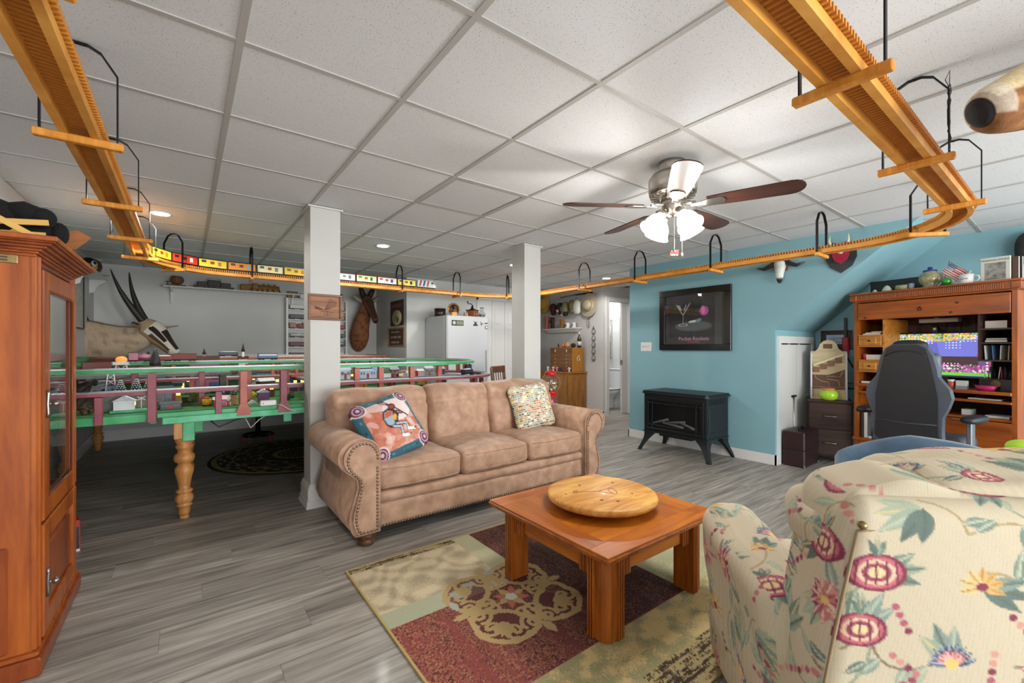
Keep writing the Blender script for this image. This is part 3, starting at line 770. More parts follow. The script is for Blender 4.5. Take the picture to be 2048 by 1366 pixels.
soft('seat_roll', (2*IN, .78, .075), .034, .02, m_suede, sofa, (0, FY+.035+.39, .275), fn=lambda V, N: wrinkle(V, N, .004, 3))
o = MB()
for k in range(90): o.sph((-IN+.02+k*(2*IN-.04)/89, FY+.047, .1), .0085, 8, 5, (1, .6, 1))
o = o.build('nailhead_trim', m_nail, sofa); o['kind'] = 'stuff'
cw = 2*IN/3
BX = [(-1.045, -.303), (-.303, .282), (.282, 1.03)]
for k in range(3):
    x = -IN+cw*(k+.5); bwid = BX[k][1]-BX[k][0]; bx = sum(BX[k])/2
    def f(V, N, k=k):
        V = V.copy(); c = (1-N[:, 0]**2).clip(0)*(1-(N[:, 1])**2).clip(0)
        V[:, 2] += .03*c*(N[:, 2] > 0); V[:, 1] -= .012*(1-N[:, 0]**2)*(N[:, 1] < -.5)
        return wrinkle(V, N, .006, k)
    cu = soft('seat_cushion', (cw-.004, .66, .165), .042, .018, m_suede, sofa, (x, FY+.045+.33, .395), fn=f)
    for z in (.06, -.055):
        MB().tube([(-cw/2+.03+(cw-.06)*i/14, -.331-.012*(1-(i/7-1)**2), z+.003*math.sin(i)) for i in range(15)], .0045, n=6).build('seam', m_suede, cu)
    def g(V, N, k=k):
        V = V.copy(); c = (1-N[:, 0]**2).clip(0)*(1-N[:, 2]**2).clip(0)
        V[:, 1] -= .05*c*(N[:, 1] < 0); 
        V[:, 2] += .014*(1-N[:, 0]**2)*(N[:, 2] > .4)*N[:, 2]
        s = np.exp(-((V[:, 2]-.115)/.02)**2); V[:, 1] += .02*s*(N[:, 1] < -.2)
        return wrinkle(V, N, .012, 10+k)
    bc = soft('back_cushion', (bwid+.012, .23, .5), (.05, .085, .085), .016, m_suede, sofa, (bx, .235, .655), (-.2, 0, 0), fn=g)
    MB().tube([(-bwid/2+.03+(bwid-.06)*i/14, -.098-.036*(1-(i/7-1)**2), .115) for i in range(15)], .003, n=5).build('seam', m_suede, bc)
soft('back_frame', (2*IN+.1, .16, .74), .06, .04, m_suede, sofa, (0, BY-.085, .455))
MB().b(-IN-.08, IN+.08, FY+.06, BY-.04, .075, .09).build('dust_cover', m_black, sofa)
ft = MB().lathe([(.03, 0), (.044, .006), (.05, .02), (.046, .034), (.04, .04), (.052, .05), (.055, .065), (.048, .08)], 20).mesh('foot', m_foot)
for sx in (-1, 1):
    for y in (FY+.075, BY-.1): obj('foot', ft, sofa, (sx*(IN+.06), y, 0))

# ---------------------------------------------------------------- throw pillows
cvp = Canvas(.42, .42, .0021, '#b9694f')
for k in range(160):
    x, y = rng.random()*.42, rng.random()*.42
    cvp.ell(x, y, .04, .018, ['#c98a72', '#a9563f', '#d9b6a6', '#b86a55', '#e4d3cc'][rng.integers(5)], rng.random()*3, al=.35)
cvp.ell(.29, .3, .12, .09, '#e6ddda', .4, al=.75); cvp.ell(.2, .36, .12, .05, '#d9c8c2', 0, al=.6)
bd = .04
for x0, x1, y0, y1 in ((0, .42, 0, bd), (0, .42, .42-bd, .42), (0, bd, 0, .42), (.42-bd, .42, 0, .42)): cvp.rect(x0, x1, y0, y1, '#2f5d6c')
for k in range(60):
    t = rng.random()*.42; e = rng.integers(4); p = [(t, bd/2), (t, .42-bd/2), (bd/2, t), (.42-bd/2, t)][e]
    cvp.ell(p[0], p[1], .012, .005, ['#1f3f4d', '#5d8f97', '#3e7582'][rng.integers(3)], e > 1 and PI/2)
for cx, cy in ((.04, .04), (.04, .38), (.38, .04), (.38, .38)):
    for r_, c in ((.05, '#e8ddd8'), (.044, '#5a2438'), (.034, '#b98aa0'), (.024, '#3a3050'), (.012, '#d9a6a0')): cvp.ell(cx, cy, r_, r_, c)
D = '#3a1a1c'                                     # hunched flute player
def cl(pts, w, c=D): cvp.line(pts, w, c)
cvp.poly([(.15, .2), (.145, .25), (.17, .3), (.22, .315), (.26, .29), (.275, .25), (.25, .225), (.235, .19), (.2, .17), (.165, .175)], D)
cvp.poly([(.158, .205), (.155, .245), (.178, .29), (.215, .3), (.24, .28), (.22, .25), (.21, .2), (.19, .182)], '#93a9b8')
cvp.poly([(.165, .25), (.18, .287), (.215, .297), (.235, .28), (.215, .255)], '#b8573f'); cvp.poly([(.2, .235), (.255, .27), (.25, .24), (.225, .21)], '#c9a34e')
cvp.ell(.255, .318, .03, .024, D, .3); cvp.ell(.255, .318, .022, .016, '#8d3a34', .3)
for k in range(4): cl([(.235+.004*k, .335), (.19+.014*k, .375-.004*(k-1.5)**2)], .005)
for k in range(3): cvp.ell(.19+.016*k, .378, .009, .009, D)
cl([(.27, .305), (.33, .22)], .011); cl([(.26, .28), (.3, .262)], .012, '#5a2a28'); cl([(.25, .26), (.3, .25)], .012, '#5a2a28')
for pts in ([(.19, .18), (.24, .16), (.225, .1), (.27, .09)], [(.22, .19), (.29, .175), (.285, .13), (.33, .12)]):
    cl(pts, .022); cl(pts, .013, '#a9b9c8'); cl([pts[-2], pts[-1]], .02, '#efe9e4'); cl([pts[-1], (pts[-1][0]+.02, pts[-1][1]+.006)], .008)
def pillowf(V, N):
    V = V.copy(); c = ((1-N[:, 0]**2).clip(0)*(1-N[:, 2]**2).clip(0))**.55
    V[:, 1] *= (.22+.78*c); e = np.abs(N[:, 0]*N[:, 2]); 
    k = 1+.05*e; V[:, 0] *= k; V[:, 2] *= k; return V
m_pp = PRINT('woven_pillow_print', .8, .3)
mapxz = lambda w: (lambda C, nn: (np.clip(C[:, 0]+w/2, 0, w-.001), np.clip(C[:, 2]+w/2, 0, w-.001)))
p1 = soft('throw_pillow', (.43, .17, .43), .06, .0055, m_pp, None, (1.13, 2.91, .672), (-.62, -.22, .22), pillowf, cvp, uvfn=lambda C, nn: (np.clip((C[:, 0]/.43+.5)*.42, 0, .419), np.clip((C[:, 2]/.43+.5)*.42, 0, .419)))
tag(p1, 'throw pillow with a dancing flute player on terracotta, leaning on the left arm', 'pillow', 'sofa pillows')
cvq = Canvas(.42, .42, .0021, '#d8d3bd')
yy = .006
while yy < .42:
    xx = -rng.random()*.02
    while xx < .42:
        w = .012+rng.random()*.016; c = ['#8a3a2c', '#2f3a44', '#5d8296', '#c9a23c', '#6b4a2c', '#a9a06a', '#e2dfd0', '#4b5a3a', '#7fa3ad', '#c0603c'][rng.integers(10)]
        cvq.rect(xx, xx+w, yy, yy+.012, c); cvq.rect(xx+w*.15, xx+w*.85, yy+.0025, yy+.0095, c if rng.random() < .5 else '#d8d3bd', .5)
        xx += w+.004
    yy += .0185
p2 = soft('throw_pillow', (.4, .16, .4), .06, .0055, m_pp, None, (2.545, 3.08, .685), (-.38, -.1, -.12), pillowf, cvq, uvfn=mapxz(.42))
tag(p2, 'cream throw pillow with rows of small coloured blocks, at the right end of the sofa', 'pillow', 'sofa pillows')

# ================================================================ coffee table
ct = thing('coffee_table', 'square golden oak coffee table with fluted corner legs', 'table', (1.722, 1.53, 0))
m_ctop = WOOD('oak_veneer', '#8c420a', '#c9761a', .3, 0, 5, .15, stretch=6, ringy=.8)
m_ctop2 = WOOD('oak_veneer_cross', '#84400a', '#be6e18', .3, 1, 5, .15, stretch=8)
m_cleg = WOOD('oak_leg', '#74370c', '#ad5f1c', .3, 2, 7, .25, stretch=9)
Hh = .418; ZT = .4
top = MB().cb(-Hh, Hh, -Hh, Hh, ZT-.022, ZT-.008, .005).cb(-Hh+.008, Hh-.008, -Hh+.008, Hh-.008, ZT-.034, ZT-.02, .004).build('top_moulding', m_cleg, ct)
bw = .11
MB().cb(-Hh+.006, Hh-.006, -Hh+.006, -Hh+bw, ZT-.01, ZT, .002).build('top_board', m_ctop, ct)
MB().cb(-Hh+.006, Hh-.006, Hh-bw, Hh-.006, ZT-.01, ZT, .002).build('top_board', m_ctop, ct)
MB().cb(-Hh+.006, -Hh+bw, -Hh+bw, Hh-bw, ZT-.01, ZT, .001).build('top_board', m_ctop2, ct)
MB().cb(Hh-bw, Hh-.006, -Hh+bw, Hh-bw, ZT-.01, ZT, .001).build('top_board', m_ctop2, ct)
for k, (sx, sy) in enumerate(((-1, -1), (1, -1), (-1, 1), (1, 1))):
    q = Hh-bw; MB().cb(min(0, sx*q), max(0, sx*q), min(0, sy*q), max(0, sy*q), ZT-.01, ZT-.0002, .0008).build('top_panel', m_ctop if sx*sy > 0 else m_ctop2, ct)
A0 = Hh-.055
for sx, sy, ax in ((0, -1, 0), (0, 1, 0), (-1, 0, 1), (1, 0, 1)):
    b_ = (-A0+.1, A0-.1, sy*(A0-.03)-.01, sy*(A0-.03)+.01) if ax == 0 else (sx*(A0-.03)-.01, sx*(A0-.03)+.01, -A0+.1, A0-.1)
    ap = MB().b(*b_, ZT-.13, ZT-.034).build('apron', m_ctop if ax == 0 else m_ctop2, ct)
    for e in (-1, 1):
        for k in range(4):
            u = e*(A0-.105-.018*k)
            (MB().cb(u-.007, u+.007, sy*(A0-.02)-.012, sy*(A0-.02)+.012, ZT-.145, ZT-.036, .003) if ax == 0 else MB().cb(sx*(A0-.02)-.012, sx*(A0-.02)+.012, u-.007, u+.007, ZT-.145, ZT-.036, .003)).build('flute', m_cleg, ap)
lg = MB().prism([(-.045, .05), (.05, .05), (.05, -.045), (.03, -.05), (-.022, -.05), (-.05, -.022), (-.05, .03)], .012, ZT-.034).mesh('leg', m_cleg)
fl_me = MB().cb(-.0042, .0042, -.009, .009, .012, ZT-.036, .0025).mesh('flute', m_cleg)
for sx, sy, rz in ((-1, -1, 0), (1, -1, PI/2), (1, 1, PI), (-1, 1, -PI/2)):
    o = obj('leg', lg, ct, (sx*(A0-.05), sy*(A0-.05), 0), (0, 0, rz))
    for k in range(3):
        obj('flute', fl_me, o, (.018+.0135*k, -.053, 0)); obj('flute', fl_me, o, (-.053, .018+.0135*k, 0), (0, 0, PI/2))
# lazy susan
ls = thing('lazy_susan', 'round knotty pine turntable with a burned martini glass picture, on the coffee table', 'turntable', (1.745, 1.535, ZT))
m_pine = WOOD('knotty_pine', '#a8621a', '#e0ae5c', .36, 0, 7, .12, stretch=5, ringy=1.2)
MB().lathe([(.001, .034), (.277, .034), (.284, .044), (.285, .052), (.28, .062), (.272, .066), (.001, .066)], 72).build('disc', m_pine, ls)
MB().lathe([(.001, 0), (.12, 0), (.12, .012), (.09, .016), (.09, .034), (.001, .034)], 36).build('swivel_base', M('swivel', '#5e3f22', .4), ls)
m_burn = M('burned_line', '#7d2f1c', .4); m_burn2 = M('burned_dark', '#4a2a14', .5)
g = MB(); z = .0665
def L2(mb, pts, w=.004):
    # picture lies along the turntable, read from the window side
    a = -math.radians(32); f_ = lambda p: (p[0]*math.cos(a)-p[1]*math.sin(a), p[0]*math.sin(a)+p[1]*math.cos(a), z)
    mb.tube([f_(p) for p in pts], 0, flat=(w, .0008), up=(0, 0, 1))
L2(g, [(-.13, .0), (-.02, .0), (.05, -.045), (.055, -.05)], .004); L2(g, [(-.02, .0), (.06, .045)], .004)
L2(g, [(.06+.018*math.cos(t), .05*math.sin(t)) for t in np.linspace(0, 2*PI, 24)], .004)
L2(g, [(-.14+.008*math.cos(t), .018*math.sin(t)) for t in np.linspace(0, 2*PI, 16)], .004)
L2(g, [(-.16, -.02), (-.12, .03)], .003)
g.build('burned_picture', m_burn, ls)
for (x, y, r_) in ((-.1, -.09, .009), (.1, -.12, .006), (-.02, .14, .007), (.16, .06, .008), (-.05, -.15, .008), (-.18, .08, .006)):
    MB().lathe([(.0005, .0661), (r_, .0661), (r_, .0666), (.0005, .0667)], 14, (x, y, 0)).build('knot', m_burn2, ls)

# ================================================================ patterned rug
RX0, RX1, RY0, RY1 = .69, 2.95, .818, 2.422
cv = Canvas(RX1-RX0, RY1-RY0, .004, '#b3a582'); ox, oy = RX0, RY0
def R(x0, x1, y0, y1, c): cv.rect(x0-ox, x1-ox, y0-oy, y1-oy, c)
R(.69, 2.95, .8, 1.21, '#a8986c'); R(1.33, 1.84, .8, .98, '#6b5a3c'); R(.69, 1.34, 1.92, 2.36, '#b5a585'); R(.69, 1.34, 2.36, 2.43, '#5a4a33')
R(1.34, 1.46, 1.8, 2.43, '#a9a683'); R(.69, 1.46, 1.8, 1.925, '#a3a68a'); R(2.0, 2.95, 1.21, 2.43, '#9d9c78'); R(.69, 2.0, 1.21, 1.8, '#7a3a30'); R(1.46, 2.0, 1.8, 2.43, '#5a2a28')
R(1.77, 1.86, 1.62, 2.43, '#a08248')
X, Y = cv.X+ox, cv.Y+oy
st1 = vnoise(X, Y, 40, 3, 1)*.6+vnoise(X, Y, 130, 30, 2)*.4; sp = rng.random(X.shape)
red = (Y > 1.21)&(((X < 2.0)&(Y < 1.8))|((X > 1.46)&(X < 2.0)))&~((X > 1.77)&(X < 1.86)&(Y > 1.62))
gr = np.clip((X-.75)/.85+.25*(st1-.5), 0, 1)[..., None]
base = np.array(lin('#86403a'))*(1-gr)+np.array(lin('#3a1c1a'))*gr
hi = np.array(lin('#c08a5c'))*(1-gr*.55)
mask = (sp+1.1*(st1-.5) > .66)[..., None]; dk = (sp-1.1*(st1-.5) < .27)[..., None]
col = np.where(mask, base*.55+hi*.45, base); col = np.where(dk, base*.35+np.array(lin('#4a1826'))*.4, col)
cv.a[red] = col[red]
tan = (X > 1.33)&(X < 1.84)&(Y < .98); band = (X < 1.34)&(Y > 2.36)
q = vnoise(X, Y, 30, 90, 3)*.5+vnoise(X, Y, 9, 160, 5)*.5
cv.a[(tan|band)&(q+.4*(sp-.5) > .5)] = lin('#a39367'); cv.a[(tan|band)&(q+.4*(sp-.5) < .42)] = lin('#3c2f22')
gold = (Y < 1.21)&~tan; q = vnoise(X, Y, 22, 26, 7)
cv.a[gold&(q+.5*(sp-.5) > .62)] = lin('#c0a873'); cv.a[gold&(q+.5*(sp-.5) < .36)] = lin('#8f8a62')
be = (X < 1.34)&(Y > 1.925)&(Y < 2.36)
q2 = np.sin(X*38+5*vnoise(X, Y, 9, 9, 11))*np.cos(Y*40+5*vnoise(X, Y, 8, 8, 12))
cv.a[be&(q2+.6*(sp-.5) > .25)] = lin('#c6b796'); cv.a[be&(q2+.6*(sp-.5) < -.5)] = lin('#a2957a')
sg_ = (X > 2.0)&(Y > 1.21); cv.a[sg_&(vnoise(X, Y, 14, 14, 14)+.5*(sp-.5) > .6)] = lin('#b5ae86')
def med(cx, cy, sc, col, dark):
    """scrolled medallion: four lobes of coiling ribbon with leaf sprays between"""
    def P(x, y): return (cx-ox+x*sc, cy-oy+y*sc)
    def rib(pts, w, c=col): cv.line([P(x, y) for x, y in pts], w*sc, c)
    def coil(x, y, r, a0, turns, sg, w):
        rib([(x+r*(1-.75*t)*math.cos(a0+sg*turns*2*PI*t), y+r*(1-.75*t)*math.sin(a0+sg*turns*2*PI*t)) for t in np.linspace(0, 1, 40)], w)
    for k in range(4):
        a = PI/4+k*PI/2; c, s_ = math.cos(a), math.sin(a)
        R2 = lambda u, v: (u*c-v*s_, u*s_+v*c)
        lobe = [R2(.3+.42*(1+math.cos(t))*.62, .36*math.sin(t)*(1+.12*math.cos(3*t))) for t in np.linspace(-PI, PI, 60)]
        cv.poly([P(x, y) for x, y in lobe], dark, .85); rib(lobe, .07)
        for v in (-1, 1):
            x, y = R2(.62, .13*v); coil(x, y, .15, a+v*PI/2, 1.2, -v, .045)
            x, y = R2(.3, .2*v); coil(x, y, .13, a+v*2.2, 1.1, v, .045)
        for q, da in enumerate((-.7, -.35, 0, .35, .7)):
            x, y = R2(.5, 0); cv.leaf(*P(x, y), a+da, .26*sc, .09*sc, col)
        a2 = k*PI/2; c, s_ = math.cos(a2), math.sin(a2)
        for v in (-1, 1):
            x, y = R2(.52, .1*v); coil(x, y, .14, a2+v*1.2, 1.25, v, .05)
        x, y = R2(.72, 0); cv.ell(*P(x, y), .05*sc, .05*sc, col); cv.leaf(*P(x*.8, y*.8), a2, .24*sc, .1*sc, col)
    for k in range(8): cv.leaf(*P(0, 0), k*PI/4+.2, .24*sc, .1*sc, '#a9634c' if k % 2 else col)
    cv.ell(*P(0, 0), .07*sc, .07*sc, '#b9bfae')
med(1.265, 1.685, .4, '#ab9262', '#5a2826')
for (x, y) in ((1.05, 1.86), (1.15, 1.9), (1.3, 1.94), (1.42, 1.9), (1.0, 1.78)): cv.ell(x-ox, y-oy, .035, .02, '#9da394', rng.random()*3, al=.8)
for x0, x1, y0, y1 in ((0, cv.w, 0, .009), (0, cv.w, cv.h-.009, cv.h), (0, .009, 0, cv.h), (cv.w-.009, cv.w, 0, cv.h)): cv.rect(x0, x1, y0, y1, '#b09a64')
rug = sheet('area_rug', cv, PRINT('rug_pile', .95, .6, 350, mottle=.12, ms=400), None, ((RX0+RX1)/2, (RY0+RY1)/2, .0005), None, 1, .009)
tag(rug, 'patchwork rug of burgundy, sage and tan panels with a scrolled medallion', 'rug')

# ================================================================ floral recliner
cf = Canvas(1.5, 1.5, .0022, '#bdb096')
random.seed(21)
GR = ['#8f9a86', '#7c8b80', '#6f7f70', '#9aa38c', '#5d6b63']; RD = ['#8e3f52', '#a35565', '#7c2f45', '#b8706e', '#c48a7c']; BL = ['#3a4a66', '#46587a', '#2f3d57']; YL = ['#d2b47c', '#c9a060']
def spray(x, y, a, n=5, ln=.09):
    for k in range(n): cf.leaf(x, y, a+(k-(n-1)/2)*.42, ln*(1-.12*abs(k-(n-1)/2)), ln*.32, random.choice(GR), random.choice(['#a8ae97', '#566358', '#c2ad7f']))
def flower(x, y, r, kind):
    if kind == 0:
        for k in range(11):
            a = 2*PI*k/11; cf.leaf(x+.15*r*math.cos(a), y+.15*r*math.sin(a), a, r, r*.55, random.choice(RD), '#d9b7a6')
        for k in range(7):
            a = 2*PI*k/7+.3; cf.leaf(x, y, a, r*.62, r*.4, random.choice(['#c48a7c', '#b8706e', '#dbbba0']), '#8e3f52')
        cf.ell(x, y, r*.2, r*.2, '#d9b46a')
    elif kind == 1:
        for q, c in ((1, '#7c2f45'), (.84, '#b9646e'), (.66, '#d6b69a'), (.5, '#8e3f52'), (.3, '#d9bf90')): cf.ell(x, y, r*q*.95, r*q*.72, c)
        for k in range(5): cf.line([(x-r*.7+r*.35*k, y-r*.45), (x-r*.6+r*.3*k, y+r*.4)], r*.07, '#6b2a3c')
        spray(x, y+r*.6, PI/2, 3, r*.8)
    elif kind == 2:
        for k in range(9):
            a = PI*.1+PI*.9*k/8; cf.leaf(x, y, a, r*1.05, r*.4, random.choice(BL), '#a3abb5')
        for k in range(7):
            a = PI*.2+PI*.7*k/6; cf.leaf(x, y, a, r*.75, r*.34, random.choice(['#d3a69c', '#c48a7c', '#dcc7a4']), '#8e3f52')
        cf.ell(x, y, r*.3, r*.24, '#d9b46a')
    else:
        for k in range(7):
            a = -PI*.1+PI*1.2*k/6; cf.leaf(x, y, a, r, r*.42, random.choice(YL), '#9d7a4c')
        cf.ell(x, y, r*.25, r*.2, '#7c2f45')
pts = []
for k in range(400):
    p = (random.random()*1.5, random.random()*1.5)
    if all(min(abs(p[0]-q[0]), 1.5-abs(p[0]-q[0]))**2+min(abs(p[1]-q[1]), 1.5-abs(p[1]-q[1]))**2 > .118**2 for q in pts): pts.append(p)
for i, (x, y) in enumerate(pts):
    a = random.random()*2*PI; w = [(x+.02*math.sin(t*9)+t*.22*math.cos(a), y+.03*math.cos(t*8)+t*.22*math.sin(a)) for t in np.linspace(0, 1, 16)]
    cf.line(w, .006, random.choice(['#8a8f78', '#a08a64', '#7c6a54']))
    for t in (4, 8, 12): cf.leaf(w[t][0], w[t][1], a+random.choice((-1, 1))*random.uniform(.6, 1.2), random.uniform(.05, .085), random.uniform(.02, .03), random.choice(GR), '#b5b79f')
for i, (x, y) in enumerate(pts):
    if i % 3 == 2: spray(x, y, random.random()*6.28, random.choice((4, 5)), random.uniform(.08, .12))
    else:
        spray(x, y, random.random()*6.28, 3, .1); flower(x, y, random.uniform(.042, .066), i % 4)
    b_ = random.random()*6.28
    for k in range(4): cf.ell(x+(.085+.02*k)*math.cos(b_), y+(.085+.02*k)*math.sin(b_), .008, .008, random.choice(RD))
cf.a *= (1+.06*np.sin(cf.X*2*PI/.0066))[..., None]
m_floral = PRINT('floral_tapestry', .85, .35, 700, mottle=.07, ms=500)
rec = thing('recliner', 'beige recliner in floral tapestry seen from behind', 'armchair', (1.735, .325, 0), -PI/4)
def backf(V, N):
    V = V.copy(); tz = (V[:, 2]+.34)/.68
    V[:, 0] *= 1.1-.2*np.clip(tz, 0, 1)**1.3
    V[:, 1] -= .1*np.clip(tz, 0, 1)*0
    bul = (1-N[:, 0]**2).clip(0)*(1-N[:, 2]**2).clip(0); V[:, 1] -= .018*bul*(N[:, 1] < -.5)
    V[:, 2] += .035*np.exp(-((np.abs(V[:, 0])-.24)/.09)**2)*(N[:, 2] > .7)*(N[:, 1] > -.6)
    return V
rb = soft('backrest', (.85, .24, .7), (.05, .05, .06), .0038, m_floral, rec, (0, -.265, .54), (.06, 0, 0), backf, cf, (.75, .5))
MB().tube([(-.44*(1.1-.2*t**1.3)*.94, -.119-.0, -.34+.62*t) for t in np.linspace(0, 1, 14)]+[(-.355+.71*k/12, -.118, .285) for k in range(13)]+[(.44*(1.1-.2*t**1.3)*.94, -.119, -.34+.62*t) for t in np.linspace(1, 0, 14)], .004, n=6).build('piping', M('piping_brown', '#8a7658', .8), rb)
MB().sph((-.362, -.118, .295), .009, 10, 8).build('brass_stud', m_brass, rb)
def headf(V, N):
    V = V.copy(); V[:, 2] += .02*np.sin(V[:, 0]*6+1)*(N[:, 2] > 0); e = np.clip((np.abs(N[:, 0])-.72)/.28, 0, 1); V[:, 2] *= (1-.28*e); V[:, 1] *= 1-.15*e
    return V+N*((vnoise(V[:, 0]+3, V[:, 2]+V[:, 1]+3, 9, 16, 4)-.5)*.022)[:, None]
soft('headrest', (.7, .34, .2), (.1, .12, .09), .0048, m_floral, rec, (.12, -.175, .832), (.08, .02, 0), headf, cf, (.1, .9))
def shf(V, N): return V+N*((vnoise(V[:, 0]+1, V[:, 2]+V[:, 1]+7, 10, 12, 8)-.5)*.02)[:, None]
soft('shoulder_roll', (.3, .27, .16), (.08, .1, .075), .0048, m_floral, rec, (-.265, -.225, .77), (.1, -.12, .05), shf, cf, (.6, .35))
for sg in (-1, 1):
    def armf(V, N, sg=sg):
        V = V.copy(); k = np.clip((V[:, 2]+.27)/.54, 0, 1); V[:, 0] *= .82+.3*k**2
        V[:, 2] += .03*np.exp(-((V[:, 1]-.22)/.12)**2)*(N[:, 2] > .3); V[:, 1] += .04*k*(N[:, 1] > .5)
        return V+N*((vnoise(V[:, 1]+1, V[:, 2]+7, 7, 8, 9)-.5)*.02)[:, None]
    soft('arm', (.2, .62, .56), (.085, .1, .085), .0055, m_floral, rec, (sg*.395, .06, .305), None, armf, cf, (.3*sg, .12))
soft('seat', (.6, .62, .26), .07, .03, m_floral, rec, (0, .1, .35), None, None, cf, (.2, .7))
soft('footrest', (.58, .09, .3), .04, .02, m_floral, rec, (0, .43, .25), None, None, cf, (.9, .2))
soft('base_skirt', (.82, .66, .14), .02, .012, m_floral, rec, (0, .02, .115), None, None, cf, (.4, .4))
MB().b(-.3, .3, -.25, .3, 0, .05).build('base_frame', m_black, rec)
# ================================================================ lofted animal forms
def loft(name, rings, colfn, mat, parent, n=28, sub=6, loc=None, rot=None, extra=None):
    """skin over a chain of rings (centre, half-width sideways, half-height, sideways axis); colour from position along and around"""
    C = np.array([r[0] for r in rings], float); A = np.array([r[1] for r in rings], float); B = np.array([r[2] for r in rings], float)
    SA = np.array([r[3] for r in rings], float)
    m = len(rings); t = np.linspace(0, m-1, (m-1)*sub+1)
    def cr(P):
        P = P if P.ndim > 1 else P[:, None]
        Q = np.vstack([2*P[0]-P[1], P, 2*P[-1]-P[-2]]); out = []
        for x in t:
            i = min(int(x), m-2); f = x-i; p0, p1, p2, p3 = Q[i], Q[i+1], Q[i+2], Q[i+3]
            out.append(.5*((2*p1)+(-p0+p2)*f+(2*p0-5*p1+4*p2-p3)*f*f+(-p0+3*p1-3*p2+p3)*f**3))
        return np.array(out)
    c, a, b_, s_ = cr(C), cr(A)[:, 0], cr(B)[:, 0], cr(SA)
    V = []; S = []; TH = []
    for i in range(len(t)):
        tg = c[min(i+1, len(t)-1)]-c[max(i-1, 0)]; tg /= np.linalg.norm(tg)
        sd = s_[i]-tg*(s_[i]@tg); sd /= np.linalg.norm(sd); up = np.cross(sd, tg)
        if up[2] < -.2: up = -up
        for k in range(n):
            th = 2*PI*k/n; V.append(c[i]+sd*math.cos(th)*max(a[i], .002)+up*math.sin(th)*max(b_[i], .002)); S.append(t[i]/(m-1)); TH.append(th)
    K = len(t); Fq = [(j*n+i, j*n+(i+1) % n, (j+1)*n+(i+1) % n, (j+1)*n+i) for j in range(K-1) for i in range(n)]
    Fq += [tuple(range(n))[::-1], tuple(range((K-1)*n, K*n))]
    me = bpy.data.meshes.new(name); me.from_pydata([tuple(v) for v in V], [], Fq); me.materials.append(mat)
    me.polygons.foreach_set('use_smooth', [True]*len(me.polygons))
    bm = bmesh.new(); bm.from_mesh(me); bmesh.ops.recalc_face_normals(bm, faces=bm.faces); bm.to_mesh(me); bm.free()
    set_print(me, colfn(np.array(V), np.array(S), np.array(TH)))
    return obj(name, me, parent, loc, rot)
m_fur = PRINT('animal_fur', .9, .5, 260, mottle=.16, ms=90)
m_horn = M('dark_horn', '#221c17', .5, var=.3, vs=30, bump=.3, bs=60)
m_eye = M('glass_eye', '#0d0a08', .08, coat=.6)
def L(c): return np.array(lin(c))
def mix(a, b_, k): k = np.clip(k, 0, 1)[:, None]; return a*(1-k)+b_*k

# ================================================================ oryx shoulder mount on the left wall
ory = thing('oryx_mount', 'tan oryx shoulder mount with long straight black horns on the left wall', 'animal mount', (-.95, 7.2, 1.28)); ory.scale = (1.2, 1, 1.06)
Y_ = (0, 1, 0)
neck = [((0, .05, -.0), .17, .26, Y_), ((.12, .03, .0), .165, .235, Y_), ((.26, .01, .02), .145, .19, Y_), ((.38, -.01, .06), .115, .145, Y_), ((.47, -.03, .1), .088, .11, Y_), ((.55, -.04, .12), .06, .07, Y_)]
def oc(V, S, TH):
    c = np.tile(L('#c9b296'), (len(V), 1)); n = vnoise(V[:, 0]*3+4, V[:, 2]*3+4, 9, 9, 3)
    c = mix(c, L('#8f7861'), (n-.55)*2.2); c = mix(c, L('#2a211b'), (np.sin(TH)-.93)*14)
    return mix(c, L('#cdbda6'), (-np.sin(TH)-.4)*.9)
loft('neck', neck, oc, m_fur, ory)
head = [((.4, -.05, .2), .05, .06, Y_), ((.44, -.055, .195), .09, .105, Y_), ((.5, -.06, .15), .095, .12, Y_), ((.555, -.065, .08), .08, .105, Y_), ((.61, -.07, .005), .062, .08, Y_), ((.655, -.075, -.06), .055, .066, Y_), ((.69, -.08, -.105), .05, .055, Y_), ((.71, -.082, -.128), .034, .036, Y_), ((.716, -.083, -.135), .012, .012, Y_)]
def hc(V, S, TH):
    c = np.tile(L('#e6dece'), (len(V), 1)); top = np.sin(TH)
    c[(S < .2)] = L('#b59c80'); c[(top < -.45)&(S < .7)] = L('#a98a64')
    blaze = (top > .45)&(S > .34)&(S < .74); c[blaze] = L('#33241b')
    eye = (np.abs(top-.18) < .2)&(S > .22)&(S < .5); c[eye] = L('#2c211a')
    cheek = (np.abs(top+.35) < .16)&(S > .3)&(S < .66); c[cheek] = L('#5a432f')
    c[(S > .76)] = L('#e4dfd6'); c[(S > .93)] = L('#1d1815'); return c
hd = loft('head', head, hc, m_fur, ory, n=84, sub=18)
for sg in (-1, 1):
    pts = []; rr = []
    for k in range(44):
        t = k/43; pts.append((.45-.24*t-.03*math.sin(t*3)+(-.02 if sg < 0 else .11*t), -.05+sg*.035+sg*.05*t, .26+.58*t)); rr.append((.031*(1-t)**.75+.003)*(1+.1*(k % 2)*(t < .6)))
    MB().tube(pts, rr, n=12).build('horn', m_horn, ory)
    MB().sph((.495, -.06+sg*.088, .175), .018, 12, 8).build('eye', m_eye, ory)
    MB().sph((.695, -.08+sg*.034, -.095), .011, 8, 6, (1, .6, 1)).build('nostril', m_black, ory)
